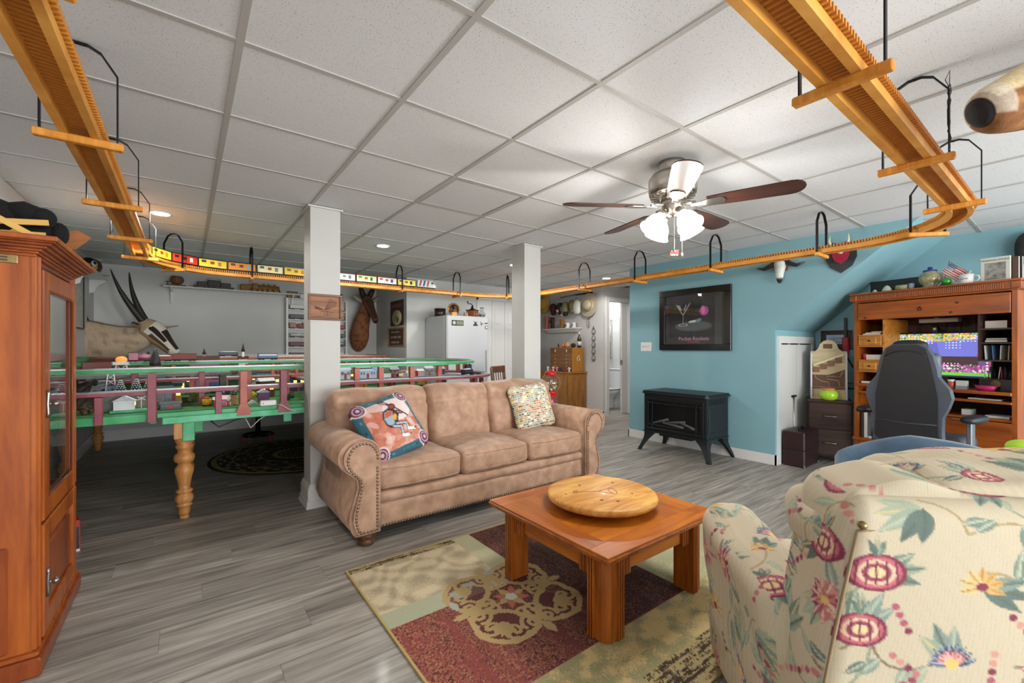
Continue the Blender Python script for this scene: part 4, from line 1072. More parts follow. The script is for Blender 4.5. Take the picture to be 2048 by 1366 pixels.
for sg, p, rr in ((-1, (.4, -.14, .19), (.3, 0, .3)), (1, (.56, .06, .18), (0, -.15, .5))):
    def ec(V, S, TH): return mix(np.tile(L('#b59c80'), (len(V), 1)), L('#241b16'), (np.sin(TH) > .1)*1.0+(S-.7)*3)
    d = Vector((.13, .08, .035)) if sg > 0 else Vector((-.03, -.11, .04))
    e = [((0, 0, 0), .012, .018, (0, 0, 1)), (tuple(d*.35), .016, .036, (0, 0, 1)), (tuple(d*.75), .01, .03, (0, 0, 1)), (tuple(d*1.25), .003, .006, (0, 0, 1))]
    loft('ear', e, ec, m_fur, ory, n=12, loc=p)
MB().cyl((-.0, .05, .26), (.0, .02, .3), .012, .002).build('mane_tuft', m_horn, ory)

# ================================================================ display cabinet
cab = thing('display_cabinet', 'tall cherry wood curio cabinet with glazed door and moulded crown', 'cabinet', (-.69, 2.72, 0))
m_ch = WOOD('cherry_wood', '#7a3411', '#b25f22', .3, 2, 4, .3, stretch=9)
m_chd = WOOD('cherry_wood_panel', '#6a2c14', '#9c4f24', .25, 2, 5, .35, stretch=7)
x0, x1, y0, y1 = -.235, .23, -.35, .36
MB().cb(x0, x1+.03, y0-.035, y1+.035, 0, .07, .008).build('plinth', m_chd, cab)
MB().cb(x0, x1+.022, y0-.025, y1+.025, .07, .088, .007).build('plinth_moulding', m_ch, cab)
MB().b(x0, x1, y0, y0+.02, .088, 1.565).build('side_panel', m_ch, cab)
MB().b(x0, x1, y1-.018, y1, .088, .53).build('side_panel', m_ch, cab)
sg_ = MB().b(x0, x0+.05, y1-.018, y1, .53, 1.565).b(x1-.014, x1, y1-.018, y1, .53, 1.565).b(x0+.05, x1-.014, y1-.018, y1, 1.5, 1.565).b(x0+.05, x1-.014, y1-.018, y1, .53, .57).build('side_frame', m_ch, cab)
MB().b(x0+.05, x1-.014, y1-.011, y1-.007, .57, 1.5).build('side_pane', m_glass, sg_)
MB().b(x0, x0+.008, y0+.02, y1-.018, .088, .53).b(x0, x0+.008, y0+.02, y1-.018, .5, 1.565).build('back_panel', M('cabinet_back', '#cfcac2', .3), cab)
MB().b(x0, x1, y0+.02, y1-.018, .53, .545).build('shelf', m_chd, cab)
for z in (.86, 1.19): MB().b(x0+.01, x1-.03, y0+.022, y1-.02, z, z+.006).build('glass_shelf', m_glass, cab)
MB().b(x0, x1, y0+.02, y1-.018, 1.545, 1.565).build('top_board', m_chd, cab)
for k, (u, w, d) in enumerate(((y0, .012, .012), (y0+.014, .012, .02), (y0+.03, .014, .012))): MB().cb(x1-.01, x1+d, u, u+w, .088, 1.565, .003).build('reeded_stile', m_ch, cab)
MB().cb(x1-.01, x1+.012, y1-.03, y1, .088, 1.565, .003).build('stile', m_ch, cab)
# moulded crown, stepped outward
for k, (p, z0, z1) in enumerate(((.012, 1.56, 1.572), (.02, 1.572, 1.58), (.03, 1.58, 1.59), (.045, 1.59, 1.6), (.06, 1.6, 1.609), (.072, 1.609, 1.616), (.078, 1.616, 1.635))):
    MB().cb(x0, x1+p, y0-p*.8, y1+p*.8, z0, z1, .003).build('crown_moulding', m_ch if k in (1, 6) else m_chd, cab)
# glazed door
dy0, dy1 = y0+.055, y1-.04; fx0, fx1 = x1-.004, x1+.022
def frame(nm, a0, a1, z0, z1, w, mt, par):
    f = MB().cb(fx0, fx1, a0, a0+w, z0, z1, .005).build(nm, mt, par)
    MB().cb(fx0, fx1, a1-w, a1, z0, z1, .005).build('stile', mt, f); MB().cb(fx0, fx1-.001, a0+w, a1-w, z0, z0+w, .004).build('rail', mt, f); MB().cb(fx0, fx1-.001, a0+w, a1-w, z1-w, z1, .004).build('rail', mt, f)
    return f
gd = frame('glazed_door', dy0, dy1, .548, 1.525, .075, m_ch, cab)
MB().b(fx0+.01, fx0+.014, dy0+.075, dy1-.075, .623, 1.45).build('pane', m_glass, gd)
MB().tube([(fx1-.004, dy0+.08, .628), (fx1-.004, dy1-.08, .628), (fx1-.004, dy1-.08, 1.445), (fx1-.004, dy0+.08, 1.445)], .006, n=6, closed=True).build('bead', m_chd, gd)
ld = frame('lower_door', dy0, dy1, .1, .535, .075, m_ch, cab)
MB().cb(fx0+.002, fx0+.012, dy0+.075, dy1-.075, .175, .46, .004).build('panel', m_chd, ld)
MB().cb(fx0+.004, fx0+.02, dy0+.105, dy1-.105, .205, .43, .012).build('raised_field', m_chd, ld)
for par, z in ((gd, 1.0), (ld, .3)):
    MB().tube([(fx1+.002, dy0+.032, z-.055), (fx1+.006, dy0+.032, z-.04), (fx1+.004, dy0+.032, z), (fx1+.006, dy0+.032, z+.04), (fx1+.002, dy0+.032, z+.055)], .0065, n=8).build('pull_plate', m_pewter, par)
    MB().cyl((fx1, dy0+.032, z), (fx1+.02, dy0+.032, z), .005).sph((fx1+.026, dy0+.032, z), .013, 14, 10).build('knob', m_pewter, par)
# side toward the camera: raised panel with brass drop pull, brass name plate above
sd = MB().cb(x0+.02, x1-.06, y0-.012, y0+.002, .1, .49, .01).build('side_door', m_chd, cab)
MB().cb(x0+.06, x1-.1, y0-.02, y0-.008, .14, .45, .012).build('raised_field', m_chd, sd)
MB().tube([(x1-.095, y0-.018, .14), (x1-.085, y0-.028, .15), (x1-.083, y0-.032, .18), (x1-.085, y0-.028, .21), (x1-.095, y0-.018, .22)], .006, n=8).build('drop_pull', m_brass, sd)
pt = MB().cb(x0+.1, x1-.035, y0-.004, y0+.001, 1.575-.045, 1.575-.012, .002).build('name_plate', m_brass, cab)
for k in range(2): MB().b(x1-.2, x1-.06, y0-.0046, y0-.004, 1.538+.011*k, 1.543+.011*k).build('engraved_line', m_brown, pt)

# things seen inside and on top
m_pl = M('black_plush', '#0c0b0b', .95, var=.3, vs=60, bump=.8, bs=120)
m_slat = WOOD('pale_pine', '#c39345', '#e0b765', .5, 0, 6, .05, stretch=6)
rk = thing('wooden_toy_sled', 'small pine folding rack of crossed slats on top of the display cabinet', 'rack', (-.6, 2.58, 1.647))
def slat(p, q, w=.022, th=.008): return MB().tube([p, q], 0, flat=(th, w), up=(0, 0, 1)).build('slat', m_slat, rk)
slat((-.22, -.08, .225), (.135, -.055, .005)); slat((-.2, .1, .005), (-.1, -.07, .17)); slat((-.26, -.065, .03), (.155, -.045, .08)); slat((-.26, .03, .02), (.13, .05, .045)); slat((-.18, .06, .22), (.12, .09, .0))
MB().cyl((-.085, -.08, .145), (-.085, .1, .145), .009, n=10).build('dowel', m_slat, rk)
br = thing('plush_bear', 'black plush bear lying across the pine rack on the cabinet', 'stuffed toy', (-.68, 2.66, 1.7))
def bear_body():
    mb = MB()
    mb.sph((.03, 0, .06), .085, 20, 14, (1.35, .9, .85)).sph((-.09, -.02, .14), .07, 18, 12).sph((-.035, -.03, .155), .035, 12, 8, (1.2, .9, .8))
    mb.tube([(.1, 0, .07), (.15, -.02, .085), (.19, -.02, .07)], [.045, .04, .035], n=12).sph((.2, -.02, .065), .042, 14, 10).tube([(.08, .05, .03), (.16, .06, .03), (.22, .06, .02)], [.045, .042, .036], n=12).sph((.235, .06, .02), .045, 14, 10, (.7, 1, 1.1))
    mb.tube([(-.05, -.06, .08), (0, -.1, .05), (.04, -.11, .02)], [.04, .036, .03], n=12).sph((-.12, .03, .2), .026, 10, 8).sph((-.07, -.07, .2), .024, 10, 8)
    return mb
bear_body().build('body', m_pl, br); MB().sph((.0, -.04, .155), .011, 8, 6).build('nose', M('plush_nose', '#2b2624', .3), br)
bdx = tag(MB().prism([(-.06, 0), (.2, .0), (.27, .05), (.23, .09), (.02, .07)], -.006, .006, 'XZ').build('carved_board', WOOD('rough_brown_board', '#6e3c18', '#a8662c', .6, 0, 9, 0), None, (-.62, 2.93, 1.65), (0, -.25, .2)), 'rough brown wooden board lying behind the pine rack', 'board')

# red boxed toy standing on the floor past the cabinet
rbx = thing('toy_box', 'small red and black toy package on the floor beside the display cabinet', 'box', (-.56, 3.68, 0), .25)
MB().cb(-.04, .04, -.06, .06, 0, .19, .003).build('carton', M('red_carton', '#a81f2a', .35), rbx)
MB().b(-.035, .034, -.0625, -.059, .02, .15).build('window', M('carton_window', '#1c1c1e', .1, coat=.6), rbx)
MB().b(-.038, .038, -.0615, -.059, .003, .018).build('label_strip', m_white, rbx)
# ================================================================ model railway table
TT = (.8, 5.4, 0)
tab = thing('train_table', 'green model railway table on turned oak legs with red trestle tracks', 'table', TT)
TO = (-TT[0], -TT[1], 0)
m_green = M('green_stain', '#2f9e62', .45, col2='#6fc49a', vs=9)
m_gbrt = M('green_stain_dark', '#2a8f4e', .45, col2='#4fae74', vs=7)
m_red = M('maroon_stain', '#7d3242', .45, col2='#974a54', vs=10)
m_redo = M('rust_stain', '#9d4a3c', .45, col2='#b8624a', vs=10)
m_bed = M('grey_roadbed', '#a9aaa8', .55, var=.08, vs=40)
m_grass = M('layout_grass', '#27602f', .9, col2='#3d7a40', vs=14)
m_gray = M('layout_grey', '#6f746f', .85, var=.2, vs=18)
m_oakleg = WOOD('oak_turned_leg', '#a86a34', '#cf9658', .35, 2, 8, .2, stretch=7)
m_railsteel = M('rail_steel', '#9a9c9e', .3, .9)
def tp(mb, name, mat, parent=tab): 
    return mb.build(name, mat, parent, TO if parent is tab else None)
# decks
tp(MB().b(-.92, 2.5, 3.9, 7.6, .735, .765), 'deck', m_grass)
tp(MB().cb(-.92, -.17, 3.84, 3.9, .715, .772, .004), 'edge_beam', m_gbrt)
tp(MB().cb(-.16, 2.52, 3.82, 3.9, .738, .772, .004), 'edge_beam', m_gbrt)
tp(MB().cb(-.13, 2.54, 3.79, 3.82, .695, .742, .004), 'edge_beam', m_green)
tp(MB().cb(-.2, -.16, 3.84, 3.92, .7, .745, .003), 'edge_block', m_gbrt)
tp(MB().cb(2.5, 2.54, 3.84, 7.6, .71, .772, .004), 'edge_beam', m_gbrt)
tp(MB().cb(-.02, .05, 3.83, 3.9, .56, .7, .004), 'brace_block', m_green)
tp(MB().cb(.62, .68, 3.85, 3.9, .63, .7, .004), 'brace_block', m_green)
tp(MB().cb(.05, .1, 3.95, 4.0, .6, .72, .003), 'brace_block', m_gbrt)
# legs
lp = [(.03, 0), (.036, .03), (.037, .065), (.046, .07), (.048, .08), (.038, .088), (.05, .1), (.056, .12), (.05, .145), (.036, .16), (.05, .168), (.05, .182), (.034, .19), (.036, .22), (.048, .28), (.057, .315), (.056, .34), (.04, .36), (.038, .375), (.058, .39), (.063, .413), (.058, .435), (.04, .45), (.04, .47), (.05, .485), (.052, .5), (.042, .51), (.056, .535), (.056, .56)]
leg_me = MB().lathe(lp, 24).b(-.058, .058, -.058, .058, .557, .695).mesh('leg', m_oakleg)
for x, y in ((-.01, 3.9), (.01, 5.05-.13), (-.84, 7.1), (-.85, 5.45), (1.9, 4.85), (-.85, 4.0), (1.95, 7.1)): obj('leg', leg_me, tab, (x+TO[0], y+TO[1], .021))
for x, y in ((-.01, 3.9), (.01, 4.92), (-.84, 7.1), (-.85, 5.45), (1.9, 4.85), (-.85, 4.0), (1.95, 7.1)): MB().lathe([(.03, 0), (.03, .022)], 16).build('leg_glide', m_oakleg, tab, (x+TO[0], y+TO[1], 0))
# elevated loops
def rr_path(x0, x1, y0, y1, r, n=14):
    r = r if isinstance(r, (list, tuple)) else [r]*4
    P = []
    for (cx, cy, a0, q) in ((x1-r[0], y0+r[0], -PI/2, r[0]), (x1-r[1], y1-r[1], 0, r[1]), (x0+r[2], y1-r[2], PI/2, r[2]), (x0+r[3], y0+r[3], PI, r[3])):
        P += [(cx+q*math.cos(a0+PI/2*k/n), cy+q*math.sin(a0+PI/2*k/n)) for k in range(n+1)]
    out = []
    for i, p in enumerate(P):
        q = P[(i+1) % len(P)]; d = math.hypot(q[0]-p[0], q[1]-p[1]); m = max(1, int(d/.15)); out += [(p[0]+(q[0]-p[0])*k/m, p[1]+(q[1]-p[1])*k/m) for k in range(m)]
    return out
def eloop(pts, z, w, h, mside, name, mtop=m_bed):
    lp_ = tp(MB().tube([(x, y, z+h/2) for x, y in pts], 0, closed=True, flat=(w, h), up=(0, 0, 1)), name, mside)
    MB().tube([(x, y, z+h+.002) for x, y in pts], 0, closed=True, flat=(w-.012, .004), up=(0, 0, 1)).build('roadbed', mtop, lp_)
    for off in (-.016, .016):
        n = len(pts); q = []
        for i in range(n):
            a, b_ = Vector(pts[i-1]), Vector(pts[(i+1) % n]); d = (b_-a).normalized(); q.append((pts[i][0]-d.y*off, pts[i][1]+d.x*off, z+h+.007))
        MB().tube(q, 0, closed=True, flat=(.003, .005), up=(0, 0, 1)).build('steel_rail', m_railsteel, lp_)
    return lp_
UP = rr_path(-.88, 2.76, 3.9, 5.68, [.86, .86, .5, .4]); eloop(UP, 1.05, .1, .024, m_gbrt, 'upper_track')
MD = rr_path(-.9, 2.86, 3.88, 5.2, [.62, .62, .4, .4]); eloop(MD, .903, .1, .022, m_red, 'middle_track')
FA = rr_path(-.88, 2.55, 6.35, 7.45, .5); eloop(FA, 1.075, .1, .03, m_redo, 'far_track', M('tan_roadbed', '#b5aea0', .6))
FB = rr_path(-.86, 2.3, 6.15, 7.5, .5); eloop(FB, .93, .09, .03, m_redo, 'far_low_track')
gl = [(-.86, 4.9+.1*k) for k in range(15)]
tp(MB().tube([(x, y, 1.075+.0025*i) for i, (x, y) in enumerate(gl)], 0, flat=(.1, .034), up=(0, 0, 1)), 'ramp_track', m_gbrt)
# trestle posts
def post(x, y, z1, mt, w=.045, foot=False, z0=.72):
    o = tp(MB().cb(x-w/2, x+w/2, y-.022, y+.022, z0, z1, .003), 'trestle_post', mt)
    if foot: MB().prism([(x-.045, z0), (x+.045, z0), (x+.045, z0+.035), (x+w/2, z0+.085), (x-w/2, z0+.085), (x-.045, z0+.035)], y-.026, y+.0, 'XZ').build('flared_foot', mt, o)
    return o
for x, mt, ft_ in ((-.6, m_red, 0), (-.185, m_red, 0), (.345, m_redo, 1), (.615, m_red, 1)): post(x, 3.815, 1.045, mt, .048, ft_, .715)
for x in (-.45, .19): post(x, 3.83, .9, m_red, .04)
for x, y in ((1.72, 3.88), (2.04, 3.93), (1.2, 3.87), (1.42, 3.88)): post(x, y, 1.04, m_redo, .045)
for x, y in ((2.73, 4.75), (2.7, 5.0), (2.62, 4.4)): post(x, y, 1.04, m_redo, .04, z0=.925)
for x, y in ((2.84, 4.6), (2.72, 4.2), (2.5, 3.98)): post(x, y, .9, m_red, .04, z0=.765 if x < 2.52 else .735)
for x in (-.55, -.1, .05, .35, .55, .8, 1.05, 1.35, 1.62, 1.95): post(x, 5.66, 1.04, m_redo, .034, z0=.765)
for x, y in ((-.3, 4.2), (.1, 4.25), (.42, 4.22), (.7, 4.2), (.95, 4.2)): post(x, y, 1.05, m_redo if x > .3 else m_red, .04, z0=.765)
for x in (-.6, -.3, .2, .6, 1.0, 1.4, 1.8, 2.2, 2.4): post(x, 6.4, 1.075, m_redo, .036, z0=.765); post(x+.1, 7.3, 1.075, m_redo, .036, z0=.765)
for x, y in ((-.86, 5.0), (-.86, 5.7), (-.86, 6.3)): post(x, y, 1.06, m_red, .045, z0=.765)
# support strips under the inner runs and a small upper deck
tp(MB().b(-.75, .3, 4.25, 4.95, 1.0, 1.02), 'upper_deck', m_gray); tp(MB().b(-.75, -.7, 4.25, 4.95, .765, 1.0), 'deck_riser', m_gray); tp(MB().b(.25, .3, 4.8, 4.95, .765, 1.0), 'deck_riser', m_gray)
tp(MB().b(.9, 2.45, 4.12, 4.9, .905, .925), 'middle_deck', m_gray)
for x in (.95, 2.4): tp(MB().b(x-.03, x+.03, 4.5, 4.6, .765, .905), 'deck_riser', m_gray)
tp(MB().cb(-.42, -.2, 4.02, 4.12, .766, .785, .003), 'platform_board', m_green)
tp(MB().b(-.47, -.13, 4.13, 4.24, .766, .885), 'terrace', m_gray)
# wires and power box
pb = thing('power_supply', 'white power adapter box lying on the green table edge', 'adapter', (.505, 3.8, .7755))
MB().cb(-.055, .055, -.025, .02, 0, .042, .006).build('case', m_white, pb); MB().cyl((-.035, -.0255, .02), (-.035, -.027, .02), .004).build('jack', m_black, pb)
MB().tube([(.05, -.03, .01), (.09, -.05, .0), (.13, -.058, -.03), (.18, -.055, -.05), (.2, -.04, -.055)], .003, n=6).build('cord', m_white, pb)
tp(MB().tube([(.13, 3.95, .69), (.2, 3.96, .62), (.3, 3.97, .66), (.42, 3.96, .69)], .006, n=6), 'cable', m_black)
tp(MB().tube([(.36, 3.9, .69), (.4, 3.9, .6), (.46, 3.9, .66), (.52, 3.92, .69)], .0035, n=6), 'cable', m_white)

# ---------------------------------------------------------------- things on the layout
def house(x, y, z, w, d, h, wall_c, roof_c, label, rz=0, door='#a33a3a', lit=False, rise=.6, steeple=None, name='model_house', n=2):
    t = thing(name, label, 'model building', (x, y, z), rz, 'model buildings on the train layout'); w, d, h = w*1.32, d*1.32, h*(1.32 if h < .2 else 1)
    MB().b(-w/2, w/2, -d/2, d/2, 0, h).build('walls', M('hw'+wall_c, wall_c, .6), t)
    r = rise*d/2
    MB().prism([(-d/2-.008, h-.004), (0, h+r), (d/2+.008, h-.004)], -w/2-.008, w/2+.008, 'YZ').build('roof', M('hr'+roof_c, roof_c, .7, var=.2, vs=60), t)
    MB().b(-.011, .011, -d/2-.0015, -d/2, 0, h*.6).build('door', M('hd'+door, door, .5), t)
    mw = M('model_window_lit', '#ffd98a', .5, emit='#ffb54d', es=3) if lit else M('model_window', '#3b4a58', .3)
    for k in range(n):
        for sg in (-1, 1):
            u = sg*(w*.22+k*w*.14)
            if abs(u) < w/2-.008: MB().b(u-.006, u+.006, -d/2-.0015, -d/2, h*.45, h*.75).build('window', mw, t)
    if steeple:
        s = MB().b(-.012, .012, -.012, .012, h, h+steeple*.45).build('steeple', M('hw'+wall_c, wall_c, .6), t)
        MB().lathe([(.02, h+steeple*.45), (.001, h+steeple)], 8).build('spire', M('spire'+roof_c, '#3a2620', .6), s)
    return t
def gable(x, y, z, w, d, h, wall_c, roof_c, label, rz=0, **k): return house(x, y, z, d, w, h, wall_c, roof_c, label, rz+PI/2, **k)
def pine(x, y, z, h, label, snow=True):
    t = thing('model_pine', label, 'model tree', (x, y, z), 0, 'snowy model pines')
    mb = MB(); m2 = MB()
    for k in range(7):
        r0 = h*.34*(1-k/7.5); z0 = h*(.12+.12*k); mb.lathe([(r0, z0), (r0*.55, z0+h*.1), (.002, z0+h*.2)], 9)
        for j in range(9): a = 6.28*j/9+k; m2.sph((r0*.86*math.cos(a), r0*.86*math.sin(a), z0+.004), h*.035, 5, 4)
    mb.build('branches', M('model_fir', '#3d5148', .9, var=.3, vs=80), t); m2.build('snow', M('model_snow', '#dfe4ea', .8), t); MB().cyl((0, 0, 0), (0, 0, h*.2), h*.04, n=8).build('trunk', m_brown, t)
    return t
def tcar(x, y, z, rz, ln, c, label, kind='box', name='model_rail_car'):
    t = thing(name, label, 'toy train', (x, y, z), rz, 'trains on the table tracks')
    mt = M('tc'+c, c, .45, var=.06, vs=40)
    if kind == 'box': MB().cb(-ln/2, ln/2, -.028, .028, .018, .075, .003).build('body', mt, t); MB().b(-.02, .02, -.0295, .0295, .02, .07).build('door', mt, t); MB().b(-ln/2, ln/2, -.02, .02, .075, .08).build('roof_walk', m_brown, t)
    elif kind == 'gondola': MB().b(-ln/2, ln/2, -.028, .028, .018, .024).b(-ln/2, ln/2, -.028, -.025, .024, .055).b(-ln/2, ln/2, .025, .028, .024, .055).b(-ln/2, -ln/2+.003, -.025, .025, .024, .055).b(ln/2-.003, ln/2, -.025, .025, .024, .055).build('body', mt, t); MB().cushion((0, 0, .055), (ln-.01, .048, .02), 2.4, 14, 8).build('load', M('model_snow', '#dfe4ea', .8), t)
    elif kind == 'loco':
        MB().cyl((-ln*.1, 0, .05), (ln/2-.01, 0, .05), .025, n=14).build('boiler', mt, t); MB().b(-ln/2, -ln*.1, -.03, .03, .018, .09).build('cab', mt, t); MB().cyl((ln*.36, 0, .07), (ln*.36, 0, .1), .008, .011).build('chimney', m_black, t); MB().sph((ln*.15, 0, .075), .012, 10, 6).build('dome', mt, t); MB().b(-ln/2-.004, -ln*.08, -.034, .034, .09, .095).build('cab_roof', m_black, t)
    elif kind == 'tank': MB().cyl((-ln/2+.006, 0, .05), (ln/2-.006, 0, .05), .027, n=16).build('tank', mt, t); MB().cyl((0, 0, .07), (0, 0, .085), .011).build('hatch', mt, t)
    elif kind == 'coach': MB().cb(-ln/2, ln/2, -.028, .028, .018, .08, .006).build('body', mt, t); MB().b(-ln/2+.01, ln/2-.01, -.0288, .0288, .05, .064).build('window_band', M('coach_windows', '#d8d2bd', .4), t)
    u = MB(); bogie(u, -ln*.32); bogie(u, ln*.32); u.b(-ln/2-.004, ln/2+.004, -.012, .012, .012, .018); u.build('undercarriage', m_wheel, t)
    return t
DZ = .7655; UZ = 1.082; MZ = .933
# mountain
mt_ = MB(); random.seed(4)
nx, ny = 26, 22; P = []
for j in range(ny):
    for i in range(nx):
        x, y = -.31+.62*i/(nx-1), -.3+.6*j/(ny-1); r = math.hypot(x/.31, y/.3); hgt = max(0, 1-r)**.75*.245*(1+.25*math.sin(9*x+4)*math.cos(11*y))+random.uniform(-.011, .011)*(r < .98)
        P.append((x, y, max(0.0, min(hgt, .225))))
mn = tag(MB().add(P, [(j*nx+i, j*nx+i+1, (j+1)*nx+i+1, (j+1)*nx+i) for j in range(ny-1) for i in range(nx-1)]).build('model_mountain', M('rock_brown', '#4b3f38', .9, col2='#7d6f64', vs=30, bump=.6, bs=60), None, (-.53, 4.62, DZ)), 'brown rocky model mountain with a snow slide at the left of the layout', 'model mountain')
MB().add([(x, y, z+.004) for x, y, z in P], [(j*nx+i, j*nx+i+1, (j+1)*nx+i+1, (j+1)*nx+i) for j in range(4, 11) for i in range(13+(j-4)//3-2, 17+(11-j)//3)]).build('snow_slide', M('model_snow', '#dfe4ea', .8), mn)
# lattice tower with glowing globe
tw = thing('model_beacon_tower', 'white lattice tower carrying a glowing orange globe', 'model tower', (-.4, 4.5, 1.02)); 
mb = MB()
for sx in (-1, 1):
    for sy in (-1, 1): mb.cyl((sx*.04, sy*.04, 0), (sx*.028, sy*.028, .07), .003, n=6)
mb.cyl((-.038, -.038, .005), (.03, -.03, .065), .002, n=5).cyl((.038, -.038, .005), (-.03, -.03, .065), .002, n=5); mb.build('lattice', m_white, tw)
MB().b(-.045, .045, -.045, .045, .07, .076).b(-.045, .045, -.045, -.043, .076, .092).build('platform', m_white, tw); MB().sph((0, 0, .108), .032, 14, 10, (1.1, 1.1, .85)).build('globe', M('amber_globe', '#ff8a4a', .3, emit='#ff5a1f', es=1.2), tw)
tw2 = thing('model_lattice_pylon', 'white lattice pylon standing before the model mountain', 'model tower', (-.43, 4.2, .886)); mb = MB()
for sx in (-1, 1):
    for sy in (-1, 1): mb.cyl((sx*.03, sy*.012, 0), (sx*.016, sy*.006, .145), .0025, n=5)
for k in range(4): mb.cyl((-.03+.0035*k, -.012, .035*k), (.027-.0035*k, -.011, .035*k+.035), .0018, n=5).cyl((.03-.0035*k, -.012, .035*k), (-.027+.0035*k, -.011, .035*k+.035), .0018, n=5)
mb.build('lattice', m_white, tw2)
for k, (x, y, h) in enumerate(((-.375, 4.17, .115), (-.29, 4.175, .12), (-.225, 4.2, .11))): pine(x, y, .886, h, ['snowy model pine standing alone left of a pair', 'taller snowy model pine of the pair by the red trestle', 'snowy model pine at the right of the pair'][k])
gable(-.345, 4.07, .7855, .085, .05, .05, '#e6e6e4', '#c9cdd2', 'tiny white cottage with lit red door on the green platform', 0, lit=True)
house(-.41, 4.2, DZ+.1205, .04, .03, .05, '#4f6f96', '#2a2622', 'tiny blue house behind the snowy pines', 0)
wh = thing('model_witch_house', 'black pointed witch-hat house with lit orange windows', 'model building', (-.2, 4.55, 1.021), 0, 'model buildings on the train layout')
MB().lathe([(.1, .0), (.105, .02), (.085, .045), (.045, .055)], 16).build('brim', M('witch_black', '#241d1e', .5, col2='#5c4a3a', vs=40), wh); MB().lathe([(.038, .05), (.034, .09), (.022, .14), (.003, .2)], 14).build('cone', M('witch_cone', '#1c1b20', .5), wh)
for a in (-2.3, -1.7, -1.1): MB().sph((.09*math.cos(a), .09*math.sin(a), .03), .012, 8, 6).build('lit_window', M('model_window_lit', '#ffd98a', .5, emit='#ffb54d', es=3), wh)
xs_ = thing('crossing_sign', 'white railway crossing X sign beside the tiny cottage', 'sign', (-.255, 4.06, .7855)); MB().cyl((0, 0, 0), (0, 0, .085), .0028, n=6).build('post', m_white, xs_); MB().box((0, -.004, .075), (.05, .002, .007), rotm(0, .5, 0)).box((0, -.006, .075), (.05, .002, .007), rotm(0, -.5, 0)).build('crossbuck', m_white, xs_)
# trains on the upper green loop (back strand) and elsewhere
tcar(-.36, 5.63, UZ, 0, .17, '#b87a8c', 'pink model locomotive leading the brown cars on the upper green track', 'loco', 'model_locomotive')
tcar(-.2, 5.63, UZ, 0, .17, '#7d3226', 'brown gondola with white load on the upper green track', 'gondola')
tcar(-.01, 5.63, UZ, 0, .2, '#6e2a1c', 'long brown boxcar on the upper green track', 'box')
tcar(-.6, 5.0, 1.0215, .25, .18, '#6b2a20', 'brown boxcar seen through the cabinet glass', 'box')
house(.16, 5.95-.1, .766, .2, .1, .33, '#a06a86', '#5a4438', 'mauve station with a yellow gable and pointed clock tower', 0, steeple=.12, name='model_station')
house(.53, 5.9, .766, .07, .07, .33, '#d8d2c8', '#5d3a30', 'white church with tall brown pointed spire', 0, steeple=.18, name='model_church')
tcar(.42, 6.4, 1.114, 0, .2, '#4a4f57', 'dark flat car on the far maroon track', 'gondola')
tcar(.75, 5.66, UZ, 0, .2, '#4d6a8c', 'slate blue coach on the upper green track before the white shelves', 'coach')
# lower deck scenery in front
tcar(-.1, 4.6, DZ, 0, .11, '#d9a92a', 'yellow toy tram behind the front trestle', 'coach', 'model_tram')
house(-.09, 4.1, DZ, .09, .06, .035, '#5d5f60', '#4d4f52', 'low grey shed on the front of the green deck', 0, rise=.3)
house(-.2+.06, 4.3, DZ, .08, .05, .1, '#6f7880', '#8d979e', 'tall grey mill with pale slanted roof', 0, rise=.9)
tk = thing('model_tank', 'yellow model storage tank on the front deck', 'model building', (.13, 4.15, DZ)); MB().cyl((0, 0, .01), (0, 0, .06), .034, n=18).build('tank', M('tank_yellow', '#d9a21f', .4), tk); MB().lathe([(.036, .06), (.002, .075)], 18).build('lid', M('tank_lid', '#b5571f', .5), tk); MB().cyl((0, 0, 0), (0, 0, .01), .03, n=18).build('base', m_brown, tk)
house(.21, 4.06, DZ, .06, .04, .045, '#d8496a', '#e9c9cf', 'bright pink candy shop with white pickets', 0, door='#ffffff'); house(.265, 4.09, DZ, .05, .04, .05, '#e6e1d5', '#c9c2b0', 'cream carnival booth with a flagpole beside the pink shop', 0)
ba = thing('model_log_stack', 'round stack of pale logs behind the flared red trestle', 'model building', (.305, 4.08, DZ)); mb = MB()
for k in range(9): mb.lathe([(.028, .004+.0085*k), (.03, .0075+.0085*k), (.028, .011+.0085*k)], 18)
mb.build('logs', M('log_tan', '#b89258', .6), ba); MB().lathe([(.024, .08), (.001, .1)], 14).build('cap', m_black, ba)
fw = thing('ferris_wheel', 'small black ferris wheel with pale cars on the green deck', 'model ride', (.29, 4.3, DZ)); mb = MB(); mb.tube([(.05*math.cos(a), 0, .062+.05*math.sin(a)) for a in np.linspace(0, 2*PI, 22)[:-1]], .002, n=5, closed=True)
for k in range(5): a = PI*k/5; mb.cyl((.05*math.cos(a), 0, .062+.05*math.sin(a)), (-.05*math.cos(a), 0, .062-.05*math.sin(a)), .0012, n=5)
mb.cyl((-.03, -.012, 0), (0, -.012, .062), .002, n=5).cyl((.03, -.012, 0), (0, -.012, .062), .002, n=5); mb.build('wheel', m_black, fw)
for k in range(10): a = 2*PI*k/10; MB().b(-.005, .005, -.006, .006, -.006, .004).build('gondola_seat', M('gondola_cream', '#d8cfae', .5), fw, (.05*math.cos(a), 0, .062+.05*math.sin(a)))
pt_ = thing('model_glacier', 'white paper iceberg shape on the bright green deck', 'model scenery', (.43, 4.1, DZ)); MB().prism([(-.04, 0), (.045, 0), (.03, .012), (.0, .03), (-.02, .014)], -.02, .02, 'XZ').build('slab', m_white, pt_)
gable(.53, 4.25, DZ, .06, .06, .06, '#8a5a8c', '#c9c6d0', 'small purple cottage under the white power adapter', 0)
